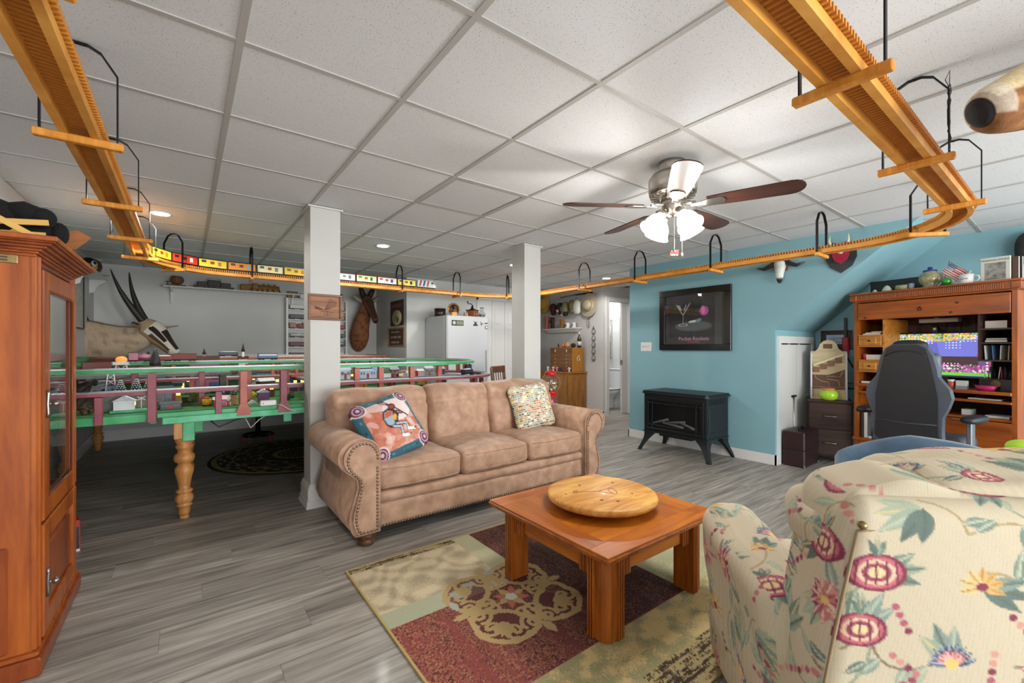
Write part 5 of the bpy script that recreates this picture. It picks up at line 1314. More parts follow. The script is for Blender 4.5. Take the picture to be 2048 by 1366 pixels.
for k, (x, y, c, lab) in enumerate(((.62, 4.5, '#7c2f26', 'white striped lighthouse by the right flared trestle'),)):
    t = thing('model_lighthouse', lab, 'model building', (.655, 4.05, DZ)); MB().lathe([(.018, 0), (.013, .09)], 14).build('tower', m_white, t)
    for q in range(3): MB().lathe([(.0175-.0015*q, .015+.026*q), (.0168-.0015*q, .027+.026*q)], 14).build('stripe', M('stripe_slate', '#4a5058', .5), t)
    MB().lathe([(.016, .09), (.016, .094), (.009, .096), (.009, .106), (.012, .107), (.001, .118)], 12).build('lantern', m_black, t)
random.seed(9)
for k, (x, y) in enumerate(((.72, 4.2), (.75, 4.35), (.46, 4.45), (.05, 4.5), (-.55, 4.1))):
    t = thing('model_bush', ['dark green model bush beside the column', 'model bush with red berries near the column', 'yellow flowering model bush behind the white adapter', 'olive model bush near the yellow tank', 'brown model shrub at the foot of the mountain'][k], 'model tree', (x, y, DZ), 0, 'model shrubs'); mb = MB()
    for j in range(16): mb.sph((random.uniform(-.035, .035), random.uniform(-.03, .03), random.uniform(.012, .06)), random.uniform(.01, .018), 7, 5)
    mb.build('foliage', M('bush%d' % k, ['#31523a', '#5a3f2c', '#c9b02c', '#6b6a3a', '#5c4a34'][k], .9, var=.3, vs=60), t)
# steam train and buildings right of the plaque column
tcar(2.62, 4.3, MZ, 1.0, .2, '#2c3550', 'dark blue steam locomotive at the right end of the lower track', 'loco', 'model_locomotive')
tcar(2.43, 4.04, MZ, .45, .16, '#262a33', 'black tender behind the blue locomotive on the lower track', 'gondola')
tcar(1.42, 5.17, MZ, 0, .22, '#4f5f73', 'slate tank car on the lower track beside the plaque column', 'tank'); tcar(1.68, 5.17, MZ, 0, .2, '#5d5a58', 'grey freight car between the slate and green cars', 'gondola')
tcar(1.98, 5.17, MZ, 0, .25, '#2c8a63', 'green coach on the lower track under the green loop', 'coach')
house(1.19, 4.2, .926, .07, .05, .07, '#d6dae2', '#b9c2d0', 'pale blue gabled house nearest the plaque column', 0, rise=1.1); house(1.27, 4.2, .926, .045, .04, .045, '#6e4a2a', '#4a3424', 'brown cabin with one glowing lamp', 0, lit=True)
house(1.4, 4.2, .926, .13, .05, .062, '#c3d0e6', '#a9bad6', 'long pale blue house with shuttered windows', 0, rise=.15); house(1.485, 4.22, .926, .025, .05, .07, '#4a6ea8', '#7f9bc8', 'narrow royal blue house beside the long blue one', 0, rise=.3)
gable(1.575, 4.2, .926, .085, .05, .035, '#e3e2de', '#5d7a66', 'white gingerbread cottage with green gable', 0, door='#7c2f26', rise=1.0); house(1.68, 4.22, .926, .06, .05, .06, '#6b2f2c', '#8a8f92', 'maroon garage with grey door right of the cottage', 0)
ck = thing('model_chick', 'pale yellow model animal before the maroon garage', 'model figure', (1.73, 4.16, .926)); MB().sph((0, 0, .018), .018, 12, 8, (1.3, .8, .8)).sph((.018, 0, .034), .01, 10, 7).build('body', M('chick_yellow', '#e0cf9a', .7), ck)
be_ = thing('model_bench', 'white model armchair beside the red striped tent', 'model furniture', (1.84, 4.2, .926)); MB().b(-.03, .03, -.02, .02, .0, .022).b(-.03, .03, .012, .02, .022, .06).b(-.03, -.022, -.02, .02, .022, .034).b(.022, .03, -.02, .02, .022, .034).build('body', m_white, be_)
tn = thing('model_tent', 'red and white striped tent on the lower deck', 'model building', (1.955, 4.2, .926))
for k in range(8): MB().b(-.036+.009*k, -.027+.009*k, -.03, .03, 0, .055).build('stripe_panel', M('tent_red', '#b3242c', .5) if k % 2 == 0 else m_white, tn)
MB().prism([(-.033, .055), (.033, .055), (0, .075)], -.04, .04, 'YZ').build('roof', m_white, tn)
house(2.1, 4.3, .926, .07, .05, .06, '#8d8f8f', '#b5b8b8', 'grey warehouse between rust posts on the lower deck', 0); house(2.27, 4.35, .926, .06, .05, .05, '#45506e', '#9aa0a4', 'navy depot near the right end of the layout', 0)

random.seed(31)
PAL = [('red', '#8e2f2a'), ('teal', '#3d6f70'), ('mustard', '#b8892c'), ('grey', '#75787a'), ('white', '#cfcfca'), ('brown', '#5c3d28'), ('navy', '#2c3858'), ('green', '#33603c')]
pairs = [(a, b_) for a in range(8) for b_ in range(8) if a != b_]; random.shuffle(pairs)
for k in range(26):
    a, b_ = PAL[pairs[k][0]], PAL[pairs[k][1]]
    x = -.05+.34*(k % 8)+random.uniform(-.05, .05); y = (4.55, 5.35, 5.95, 6.75)[k//8]+random.uniform(-.06, .06)
    if .9 < x and y < 4.95: y = 5.0
    if (abs(x-.16) < .26 or abs(x-.53) < .16) and abs(y-5.87) < .25: y += .32
    house(x, y, DZ, random.uniform(.06, .1), random.uniform(.05, .07), random.uniform(.05, .12), a[1], b_[1], 'small '+a[0]+' model house with '+b_[0]+' roof on the middle of the layout', random.uniform(-.4, .4), lit=random.random() < .4)

# ================================================================ stool base on red casters and the oval rug
sl_ = thing('caster_stool', 'black round-footed stool on red casters under the train table', 'stool', (.755, 6.55, 0))
m_bm = M('black_metal', '#17171a', .35, .5)
MB().tube([(.18*math.cos(a), .18*math.sin(a), .085) for a in np.linspace(0, 2*PI, 33)[:-1]], .012, n=8, closed=True).build('ring', m_bm, sl_)
mb = MB().cyl((0, 0, .07), (0, 0, .5), .03, n=14)
for k in range(5): a = 2*PI*k/5+.3; mb.cyl((0, 0, .09), (.18*math.cos(a), .18*math.sin(a), .085), .012, n=8)
mb.build('column', m_bm, sl_); MB().lathe([(.16, .5), (.175, .53), (.16, .56), (.001, .565)], 24).build('seat', m_black, sl_)
for k in range(5):
    a = 2*PI*k/5+.3; p = (.19*math.cos(a), .19*math.sin(a)); c = MB().cyl((p[0], p[1], .05), (p[0], p[1], .085), .006, n=8).build('caster_stem', m_steel, sl_)
    MB().cyl((p[0]-.011, p[1], .028), (p[0]+.011, p[1], .028), .028, n=16).build('caster_wheel', M('caster_red', '#b02a2f', .3), c)
cr_ = Canvas(1.9, 1.9, .006, '#241d16'); c0 = .95
sp = rng.random(cr_.X.shape); rad = np.hypot(cr_.X-c0, cr_.Y-c0)/.9; an = np.arctan2(cr_.Y-c0, cr_.X-c0)
def ann(a, b_, c): cr_.a[(rad > a)&(rad < b_)] = lin(c)
ann(.95, 1.2, '#17120d'); ann(.92, .95, '#a08a4c'); 
q = np.sin(an*22)*np.sin(rad*60)+.4*(sp-.5); cr_.a[(rad > .74)&(rad < .9)&(q > .45)] = lin('#a89255')
q = np.sin(an*14+3*np.sin(rad*30))*np.cos(rad*46)+.5*(sp-.5); cr_.a[(rad > .44)&(rad < .72)&(q > .55)] = lin('#8f7c4a')
ann(.9, .915, '#b09a5c'); ann(.725, .74, '#b09a5c'); ann(.44, .455, '#a08a4c'); tri = (rad > .27)&(rad < .27+.06*np.abs(np.sin(an*16))); cr_.a[tri] = lin('#b59b52')
cr_.a[(rad < .27)&(np.sin(rad*120) > 0)] = lin('#8a7444'); ann(0, .05, '#5a4a2c')
# trimmed to a disc
n = 96; Vv = []; Ff = []; R_ = np.linspace(.01, .88, 110)
for r_ in R_:
    for k in range(n*2): a = PI*k/n; Vv.append((r_*math.cos(a), r_*math.sin(a), .006))
m2 = n*2; nr = len(R_)
Ff = [(j*m2+i, j*m2+(i+1) % m2, (j+1)*m2+(i+1) % m2, (j+1)*m2+i) for j in range(nr-1) for i in range(m2)]; Ff.append(tuple(range(m2)))
b0 = len(Vv); Vv += [(.885*math.cos(PI*k/n), .885*math.sin(PI*k/n), 0) for k in range(m2)]; Ff += [((nr-1)*m2+i, (nr-1)*m2+(i+1) % m2, b0+(i+1) % m2, b0+i) for i in range(m2)]
me = bpy.data.meshes.new('round_rug'); me.from_pydata(Vv, [], Ff); me.materials.append(PRINT('braided_rug', .95, .5, 300, mottle=.1, ms=200)); C_ = np.array(Vv); set_print(me, cr_.sample(C_[:, 0]+c0, C_[:, 1]+c0))
orug = obj('round_rug', me, None, (1.06, 5.5, .0005)); tag(orug, 'round black and gold ornamental rug under the train table', 'rug')
# ================================================================ left wall: shelf with helmet, picture
ws = thing('wall_shelf', 'small white bracket shelf on the left wall above the oryx', 'shelf', (-.95, 7.0, 2.06), 0, 'white wall shelves')
MB().cb(0, .16, -.62, .45, 0, .022, .004).build('board', m_trim, ws)
for y in (-.55, .38):
    MB().prism([(0, 0), (.15, 0), (.14, -.03), (.09, -.06), (.06, -.1), (.05, -.15), (0, -.17)], y-.012, y+.012, 'XZ').build('bracket', m_trim, ws)
hm = thing('team_helmet', 'black and yellow ball with a white round emblem on the left wall shelf', 'ball', (-.87, 6.72, 2.083)); MB().sph((0, 0, .075), .075, 18, 12).build('shell', M('ball_black', '#15140f', .3), hm)
V = MB().lathe([(.0755, -.03), (.074, -.04), (.06, -.058), (.001, -.076)], 18, (0, 0, .075)); V.build('lower_band', M('ball_yellow', '#d9a81f', .4), hm); MB().lathe([(.001, .001), (.035, 0), (.036, -.012)], 16, (.0, 0, 0)).build('emblem', m_white, hm, (.055, -.045, .08), (PI/2*.9, 0, .9))
fb = thing('leather_ball', 'brown leather football beside the yellow ball on the wall shelf', 'ball', (-.86, 6.95, 2.083)); MB().sph((0, 0, .085), .085, 18, 12, (.9, 1.25, 1)).build('shell', M('ball_leather', '#5e2c20', .5, var=.2, vs=30), fb); MB().b(.03, .07, -.012, .012, .158, .168).build('laces', m_white, fb)
pp = thing('model_propeller', 'small grey model propeller plane at the end of the wall shelf', 'model', (-.85, 7.32, 2.083)); MB().cyl((0, -.1, .03), (0, .08, .03), .018, .008, n=10).b(-.09, .09, -.05, -.01, .028, .034).build('fuselage', M('plane_grey', '#8d9094', .4, .3), pp); MB().box((0, -.108, .05), (.012, .003, .13), rotm(0, .35, 0)).build('propeller', M('plane_grey', '#8d9094', .4, .3), pp)
def picture(name, label, cat, loc, rz, w, h, fw, mframe, minner, depth=.02, glass=False):
    t = thing(name, label, cat, loc, rz)
    f = MB().cb(-w/2, w/2, -depth, 0, h/2-fw, h/2, .003).build('frame_rail', mframe, t); MB().cb(-w/2, w/2, -depth, 0, -h/2, -h/2+fw, .003).build('frame_rail', mframe, t)
    for s in (-1, 1): MB().cb(min(s*w/2, s*(w/2-fw)), max(s*w/2, s*(w/2-fw)), -depth, 0, -h/2+fw, h/2-fw, .003).build('frame_stile', mframe, t)
    MB().b(-w/2+fw, w/2-fw, -depth*.45, -.001, -h/2+fw, h/2-fw).build('print', minner, t)
    if glass: MB().b(-w/2+fw, w/2-fw, -depth*.75, -depth*.7, -h/2+fw, h/2-fw).build('glass', m_glass, t)
    return t
# local -y faces the room; rotate to suit the wall
picture('framed_print', 'pale print in a thin black frame on the left wall beside the oryx', 'picture', (-.949, 6.6, 1.74), PI/2, .62, .62, .016, m_black, M('print_pale', '#d6d3c8', .5, col2='#a9a99f', vs=14))

# ================================================================ back wall shelf and its models
bs_ = thing('long_wall_shelf', 'long white shelf on the back wall carrying model locomotives', 'shelf', (.6, 7.7, 2.055), 0, 'white wall shelves')
MB().cb(-.85, .85, -.18, 0, 0, .02, .003).build('board', m_trim, bs_)
for x in (-.76, .76): MB().prism([(0, 0), (-.15, 0), (-.14, -.025), (-.05, -.06), (-.02, -.2), (-.01, -.215), (0, -.215)], x-.012, x+.012, 'YZ').build('bracket', m_trim, bs_)
bc_ = thing('model_barrel_cart', 'brown wooden barrel ornament at the left end of the long shelf', 'ornament', (-.1, 7.58, 2.0755)); mb = MB().lathe([(.05, .03), (.075, .06), (.08, .09), (.07, .12), (.055, .135)], 14); mb.build('barrel', WOOD('old_barrel', '#5a3a20', '#9a7444', .6, 2, 12, 0), bc_); MB().b(-.12, .1, -.04, .04, .0, .016).build('base', m_brown, bc_)
MB().cyl((-.1, 0, .016), (-.1, 0, .055), .006).box((-.1, 0, .055), (.05, .006, .012)).build('post', m_brown, bc_); MB().cyl((0, -.03, .016), (0, -.03, .04), .01).cyl((0, .03, .016), (0, .03, .04), .01).build('cradle', m_brown, bc_)
cl_ = thing('model_electric_locomotive', 'dark green and brown double-ended model locomotive on the long shelf', 'model train', (.325, 7.58, 2.0755), 0, 'models on the long shelf')
m_dg = M('loco_dark', '#3a3b30', .5, col2='#5a3a30', vs=20)
MB().cb(-.2, -.08, -.035, .035, .03, .085, .006).build('nose', m_dg, cl_); MB().cb(.08, .2, -.035, .035, .03, .085, .006).build('nose', m_dg, cl_); MB().cb(-.08, .08, -.04, .04, .03, .115, .008).build('cab', m_dg, cl_)
mb = MB()
for x in (-.17, -.13, -.09, -.04, .0, .04, .09, .13, .17): mb.cyl((x, -.034, .018), (x, .034, .018), .018, n=12)
mb.build('wheels', M('wheel_green', '#2b4034', .5), cl_); MB().tube([(-.06, 0, .115), (-.09, 0, .135), (-.03, 0, .145)], .0025, n=5).tube([(.06, 0, .115), (.09, 0, .135), (.03, 0, .145)], .0025, n=5).build('pantograph', m_black, cl_); MB().b(-.24, .24, -.03, .03, .012, .03).build('frame', m_black, cl_)
wl = thing('model_wooden_locomotive', 'carved pale wooden steam locomotive and tender on the long shelf', 'model train', (.92, 7.58, 2.0755), 0, 'models on the long shelf')
m_wl = WOOD('carved_wood', '#6e4a20', '#b58a48', .6, 0, 14, 0)
MB().cyl((-.06, 0, .065), (.24, 0, .065), .036, n=14).build('boiler', m_wl, wl); MB().cb(-.12, -.05, -.042, .042, .025, .12, .004).build('cab', m_wl, wl); MB().cb(-.27, -.135, -.038, .038, .025, .095, .004).build('tender', m_wl, wl)
for x in (.18, .1, .03): MB().lathe([(.012, .09), (.016, .1), (.014, .125)], 10, (x, 0, 0)).build('dome', m_wl, wl)
mb = MB()
for x in (-.24, -.19, -.1, -.03, .04, .11, .19): mb.cyl((x, -.04, .024), (x, .04, .024), .024, n=12)
mb.build('wheels', m_wl, wl); MB().prism([(.24, .0), (.27, .0), (.24, .05)], -.04, .04, 'XZ').build('pilot', m_wl, wl)

# ================================================================ white display shelves with toy trains
U0, U1 = 1.275, 2.185
us = thing('train_display_shelf', 'white ladder of shallow shelves holding toy rail cars on the back wall', 'shelf', ((U0+U1)/2, 7.7, 0), 0, 'white wall shelves')
hw = (U1-U0)/2
for s in (-1, 1): MB().b(s*hw-.012, s*hw+.012, -.11, 0, 1.03, 2.015).build('side', m_trim, us)
ROW = [1.82, 1.665, 1.515, 1.37, 1.225, 1.08]
for z in ROW+[2.0]: MB().b(-hw+.012, hw-.012, -.11, -.006, z, z+.012).build('shelf_board', m_trim, us)
MB().b(-hw+.012, hw-.012, -.006, -.001, 1.03, 2.015).build('back', m_wallw, us)
names = ['white', 'dark green', 'rosy', 'silver', 'maroon', 'brown']; cols = ['#c9c9c6', '#3f4a48', '#a5685c', '#d5d5d3', '#6e2a32', '#5d3a2a']; kinds = ['coach', 'box', 'loco', 'tank', 'box', 'gondola']
rown = ['top', 'second', 'third', 'fourth', 'fifth', 'lowest']; c2s = ['#55585c', '#b58a2c', '#232326', '#26272a', '#7c2a26', '#3c2a22']; k2 = ['box', 'coach', 'tank', 'box', 'loco', 'box']; n2 = ['grey', 'mustard', 'black', 'charcoal', 'dark red', 'dark brown']
for r_ in range(6):
    z = ROW[r_]+.0125
    tcar(1.43, 7.64, z, 0, .22, cols[r_], names[r_]+' toy rail car at the left of the '+rown[r_]+' display shelf', kinds[r_], 'toy_rail_car')['group'] = 'toy rail cars on the display shelves'
    tcar(1.69, 7.64, z, 0, .2, c2s[r_], n2[r_]+' toy rail car second along the '+rown[r_]+' display shelf', k2[r_], 'toy_rail_car')['group'] = 'toy rail cars on the display shelves'
    tcar(2.05, 7.64, z, 0, .2, ['#d0cdc4', '#d9912c', '#b0472c', '#8a8d90', '#6c7076', '#c9c9c4'][r_], ['cream', 'orange', 'red', 'light grey', 'slate', 'off-white'][r_]+' toy rail car at the right end of the '+rown[r_]+' display shelf', ['coach', 'box', 'box', 'tank', 'coach', 'gondola'][r_], 'toy_rail_car')['group'] = 'toy rail cars on the display shelves'
t = picture('framed_badge', 'small brown framed train badge on top of the display shelves', 'picture', (1.36, 7.645, 2.07), 0, .15, .1, .012, M('badge_frame', '#5c2c20', .4), M('badge_tan', '#b59c74', .6, col2='#6a5a44', vs=60))
ck_ = thing('alarm_clock', 'small white alarm clock on top of the display shelves', 'clock', (1.5, 7.62, 2.0125)); MB().cb(-.045, .045, -.02, .02, 0, .085, .008).build('case', M('clock_grey', '#8f9494', .4), ck_); MB().cyl((0, -.02, .042), (0, -.023, .042), .034, n=20).build('face', m_white, ck_)
ln_ = thing('lantern', 'black railway lantern on the right end of the display shelves', 'lantern', (2.1, 7.62, 2.0125)); MB().lathe([(.035, 0), (.04, .015), (.03, .02)], 14).build('base', m_black, ln_); MB().lathe([(.028, .02), (.034, .05), (.028, .08)], 14).build('globe', M('lantern_glass', '#c9ccc8', .1, trans=.6), ln_); MB().lathe([(.032, .08), (.036, .09), (.02, .115), (.001, .12)], 14).build('hood', m_black, ln_)

# ================================================================ carved plaque on the near column
pq = thing('carved_plaque', 'brown wooden plaque with a carved flying eagle on the white column', 'plaque', (.864, 3.565, 1.535))
m_pq = WOOD('plaque_wood', '#7d5238', '#a9785a', .55, 0, 7, .05); m_pqf = WOOD('plaque_frame', '#6e4a38', '#93705a', .5, 0, 8, .05)
for a in ((-.125, .125, .083, .1), (-.125, .125, -.1, -.083)): MB().cb(a[0], a[1], -.022, 0, a[2], a[3], .003).build('frame_rail', m_pqf, pq)
for s in (-1, 1): MB().cb(min(s*.125, s*.107), max(s*.125, s*.107), -.022, 0, -.083, .083, .003).build('frame_stile', m_pqf, pq)
MB().b(-.107, .107, -.008, -.001, -.083, .083).build('panel', m_pq, pq)
eg = MB()
def E3(pts, w): eg.tube([(x, -.0088, z) for x, z in pts], 0, flat=(.0025, w), up=(0, 1, 0))
for k in range(7):
    t = k/6; E3([(-.005+.004*k, -.02), (.03+.045*t, .01+.045*(1-t)), (.035+.05*t, .03+.04*(1-t*.6))], .0035)
    E3([(-.01-.004*k, -.022), (-.05-.03*t, -.012+.012*(1-t)), (-.085+.02*t, .008-.02*t)], .003)
E3([(-.02, -.035), (0, -.025), (.03, -.035), (.06, -.04)], .012); E3([(.0, -.03), (-.005, -.06), (.02, -.065)], .004); E3([(.015, -.03), (.015, -.06), (.035, -.06)], .004); E3([(-.025, -.03), (-.035, -.042)], .006)
eg.build('carved_eagle', M('carved_dark', '#5a3626', .6), pq)

# ================================================================ hartebeest mount
hb = thing('hartebeest_mount', 'reddish brown hartebeest shoulder mount with curved dark horns on the back wall', 'animal mount', (2.45, 7.7, 1.5))
X_ = (1, 0, 0)
def hcol(V, S, TH):
    c = np.tile(L('#8f5c38'), (len(V), 1)); n = vnoise(V[:, 0]*4+3, V[:, 2]*4+3, 8, 8, 5); c = mix(c, L('#4a2a18'), (n-.5)*2); c = mix(c, L('#b89a7c'), (.12-S)*6); return c
nk = [((-.04, -.02, -.31), .06, .06, X_), ((-.045, -.07, -.24), .12, .1, X_), ((-.05, -.13, -.09), .155, .15, X_), ((-.045, -.17, .06), .14, .15, X_), ((-.03, -.22, .2), .125, .13, X_), ((-.01, -.28, .33), .1, .11, X_), ((.0, -.33, .44), .08, .085, X_), ((.0, -.36, .5), .03, .03, X_)]
loft('neck', nk, hcol, m_fur, hb)
def hcol2(V, S, TH):
    c = np.tile(L('#6d4226'), (len(V), 1)); c[(np.sin(TH) > .55)&(S > .3)&(S < .85)] = L('#3f2718'); c[S > .93] = L('#241813'); return c
hdh = [((.0, -.3, .56), .045, .05, X_), ((.0, -.35, .53), .08, .085, X_), ((.01, -.42, .46), .08, .09, X_), ((.025, -.5, .36), .062, .075, X_), ((.04, -.57, .26), .052, .06, X_), ((.05, -.62, .18), .05, .052, X_), ((.055, -.645, .14), .03, .03, X_)]
loft('head', hdh, hcol2, m_fur, hb)
for s in (-1, 1):
    MB().tube([(s*.035, -.34, .57), (s*.075, -.34, .65), (s*.1, -.36, .71), (s*.12, -.33, .76), (s*.14, -.26, .79)], [.052, .046, .038, .03, .014], n=12).build('horn', m_horn, hb)
    MB().sph((.01+s*.078, -.42, .49), .015, 10, 8).build('eye', m_eye, hb)
    loft('ear', [((0, 0, 0), .012, .016, (0, 1, 0)), ((s*.05, .0, .035), .014, .036, (0, 1, 0)), ((s*.11, 0, .075), .01, .03, (0, 1, 0)), ((s*.16, 0, .1), .003, .004, (0, 1, 0))], lambda V, S, TH: mix(np.tile(L('#a39a8c'), (len(V), 1)), L('#4a3a30'), (np.sin(TH)+.2)*.8), m_fur, hb, n=10, loc=(s*.075, -.34, .5))

# ================================================================ signs on the return wall
s1 = thing('card_sign', 'maroon metal sign with a fan of playing cards', 'sign', (2.739, 6.74, 1.785), -PI/2)
MB().cb(-.27, .27, -.006, 0, -.205, .205, .002).build('plate', M('sign_maroon', '#451c20', .35), s1); m_cream = M('sign_cream', '#c9c28e', .5)
MB().lathe([(.001, 0), (.2, 0), (.2, .0015), (.001, .0018)], 30).xf(Matrix.Translation((0, -.006, -.075)) @ Matrix.Rotation(PI/2, 4, 'X') @ Matrix.Diagonal((1, .62, 1, 1))).build('card_halo', m_cream, s1)
for k in range(5):
    a = (k-2)*.38; c = MB().box((0, 0, .07), (.075, .0014, .12)).xf(Matrix.Translation((0, -.0085-.0012*k, -.17)) @ Matrix.Rotation(a, 4, 'Y')).build('playing_card', M('card_face', '#d9d3a4', .5), s1)
    MB().box((0, -.001, .075), (.05, .0006, .09)).xf(Matrix.Translation((0, -.0085-.0012*k, -.17)) @ Matrix.Rotation(a, 4, 'Y')).build('card_figure', M('card_dark', '#4a4630', .6), c)
text('UNIVERSITY', .075, M('sign_text_red', '#9d5a58', .5), s1, (0, -.0075, .115), (PI/2, 0, 0), sx=1.05)
s2 = picture('framed_saying', 'brown framed sign with three lines of pale lettering', 'sign', (2.739, 6.76, 1.395), -PI/2, .66, .3, .025, WOOD('frame_wood', '#7c5436', '#a97c54', .4, 2, 8, .2), M('sign_brown', '#4a3226', .5))
for k in range(3):
    for q in range(6+k % 2): MB().b(-.22+.062*q, -.18+.062*q-.008*((q+k) % 3), -.0108, -.009, .07-.085*k, .1-.085*k).build('faded_lettering', M('pale_letters', '#a89f92', .5), s2)

# ================================================================ refrigerator
fr_ = thing('refrigerator', 'white upright refrigerator with magnets on its door', 'refrigerator', (3.4, 5.96, 0))
m_frw = M('appliance_white', '#bfc0c2', .22, coat=.3); m_frs = M('appliance_side', '#b5b6b8', .4)
MB().cb(-.365, .365, -.28, .34, .03, 1.7, .01).build('cabinet', m_frs, fr_)
MB().cb(-.365, .365, -.36, -.29, .05, 1.7, .018).build('door', m_frw, fr_); MB().b(-.35, .35, -.27, .3, 0, .03).build('base_grille', m_black, fr_)
MB().b(-.36, .36, -.291, -.279, .06, 1.69).build('gasket', M('gasket_grey', '#8c8e90', .6), fr_); MB().cb(.3, .325, -.405, -.385, .7, 1.2, .006).build('handle', m_frw, fr_); MB().b(.305, .32, -.39, -.355, .72, .75).b(.305, .32, -.39, -.355, 1.15, 1.18).build('handle_mount', m_frw, fr_)
mg = thing('magnet', 'black rectangular badge magnet on the refrigerator door', 'magnet', (3.21, 5.598, 1.59), 0, 'refrigerator magnets'); MB().cb(-.1, .1, -.005, 0, -.04, .04, .002).build('plate', M('badge_black', '#33342f', .4), mg); MB().cyl((-.06, -.005, 0), (-.06, -.0065, 0), .026, n=18).build('emblem', M('badge_silver', '#b5b5b0', .4), mg); MB().b(-.02, .09, -.0062, -.005, -.028, .028).build('text_panel', M('badge_olive', '#7a7c62', .5), mg)
mg = thing('magnet', 'brown moose head magnet on the refrigerator door', 'magnet', (3.52, 5.598, 1.59), 0, 'refrigerator magnets'); MB().prism([(-.04, -.035), (-.03, -.01), (-.012, .0), (-.015, .02), (-.035, .035), (-.015, .03), (0, .018), (.015, .03), (.035, .035), (.015, .02), (.012, .0), (.03, -.01), (.04, -.035), (0, -.03)], -.006, 0, 'XZ').build('moose', M('moose_brown', '#2f1f1a', .6), mg)
mg = thing('magnet', 'tan deer skull magnet on the refrigerator door', 'magnet', (3.63, 5.598, 1.59), 0, 'refrigerator magnets'); MB().prism([(-.008, -.03), (.015, -.005), (.04, .005), (.015, .01), (-.005, .015), (-.02, .04), (-.018, .005)], -.006, 0, 'XZ').build('deer', M('deer_tan', '#8a6a5a', .6), mg)
mg = thing('magnet', 'round dark magnet at the right of the refrigerator door', 'magnet', (3.72, 5.598, 1.535), 0, 'refrigerator magnets'); MB().cyl((0, 0, 0), (0, -.006, 0), .026, n=20).build('disc', M('magnet_dark', '#3c3e42', .5), mg); MB().lathe([(.012, 0), (.017, 0), (.017, .001)], 18).xf(Matrix.Translation((0, -.0065, 0)) @ Matrix.Rotation(PI/2, 4, 'X')).build('ring', m_white, mg)
mg = thing('magnet', 'thin black word magnet at the upper right of the refrigerator door', 'magnet', (3.715, 5.598, 1.6), 0, 'refrigerator magnets'); MB().cb(-.026, .026, -.004, 0, -.007, .007, .001).build('strip', m_black, mg)
FT = 1.7005
pt = thing('round_tin', 'dark brown round tin on the left of the refrigerator top', 'tin', (3.13, 6.0, FT)); MB().lathe([(.085, 0), (.085, .1), (.001, .1)], 24).build('body', M('tin_brown', '#2c1a16', .4), pt); MB().lathe([(.088, .1), (.088, .125), (.001, .128)], 24).build('lid', M('tin_brown', '#2c1a16', .4), pt)
tk_ = thing('turkey_ornament', 'brown and cream turkey ornament with fanned tail on the refrigerator', 'ornament', (3.27, 5.82, FT)); mb = MB()
for k in range(9): a = PI*.02+PI*.96*k/8; mb.sph((.09*math.cos(a), .0, .1+.09*math.sin(a)), .022, 10, 6, (1, .5, 1))
mb.build('tail_beads', M('turkey_gold', '#b5863c', .5), tk_); MB().lathe([(.001, 0), (.085, 0), (.085, .02), (.001, .022)], 22).xf(Matrix.Translation((0, .01, .1)) @ Matrix.Rotation(PI/2, 4, 'X')).build('tail_fan', M('turkey_dark', '#4a2a24', .5), tk_)
MB().sph((0, -.03, .07), .045, 14, 10, (.9, .8, 1.2)).sph((-.005, -.05, .14), .022, 12, 8).build('body', M('turkey_olive', '#5a4a2c', .6), tk_); MB().cb(-.07, .02, -.075, -.01, 0, .06, .004).build('block', M('turkey_block', '#c99a5c', .6), tk_); MB().b(-.05, .06, -.01, .02, 0, .03).build('stand', m_brown, tk_)
for k in range(2):
    f = thing('small_figurine', ['small brown figurine between the turkey and the coffee grinder', 'small pink figurine beside the coffee grinder'][k], 'figurine', (3.4+.045*k, 5.72, FT), 0, 'figurines on the refrigerator'); MB().lathe([(.016, 0), (.018, .02), (.008, .035), (.012, .045), (.012, .055), (.001, .066)], 12).build('body', M('figp%d' % k, ['#7c5a4a', '#c49a86'][k], .6), f)
gr_ = thing('coffee_grinder', 'wooden box coffee grinder with black crank on the refrigerator', 'coffee grinder', (3.56, 5.75, FT), .5)
MB().cb(-.07, .07, -.07, .07, 0, .1, .003).build('box', WOOD('grinder_wood', '#5a2e16', '#95572a', .4, 2, 9, .2), gr_); MB().cb(-.08, .08, -.08, .08, .1, .11, .003).build('lid', m_iron, gr_); MB().cb(-.08, .08, -.08, .08, 0, .01, .003).build('plinth', m_iron, gr_)
MB().lathe([(.06, .11), (.035, .125), (.015, .14), (.012, .18)], 16).build('hopper', m_iron, gr_); MB().tube([(0, 0, .18), (-.03, 0, .2), (-.06, .01, .2), (-.11, .02, .2)], .006, n=8).cyl((-.11, .02, .2), (-.11, .02, .215), .005).sph((-.11, .02, .225), .013, 10, 8).build('crank', m_iron, gr_); MB().tube([(-.03+.03*math.cos(a)-.02, -.02, .125+.03*math.sin(a)) for a in np.linspace(0, PI, 9)], .004, n=6).build('handle_loop', m_iron, gr_)
MB().cb(-.05, .05, -.074, -.068, .02, .06, .002).build('drawer', WOOD('grinder_wood', '#5a2e16', '#95572a', .4, 2, 9, .2), gr_); MB().sph((0, -.08, .04), .008, 10, 8).build('drawer_knob', m_white, gr_)
vs_ = thing('glass_vase', 'clear glass vase with dark pebbles on the refrigerator', 'vase', (3.735, 5.75, FT)); MB().lathe([(.04, 0), (.055, .03), (.056, .06), (.03, .1), (.022, .125), (.032, .155), (.03, .155), (.02, .125), (.028, .1), (.053, .06), (.052, .03), (.037, .004)], 22).build('vessel', M('vase_glass', '#e8eeee', .03, trans=.95, ior=1.3), vs_); MB().lathe([(.036, .005), (.05, .03), (.04, .05), (.001, .055)], 14).build('pebbles', M('pebbles', '#4a4a55', .5, col2='#a9a68c', vs=90), vs_)
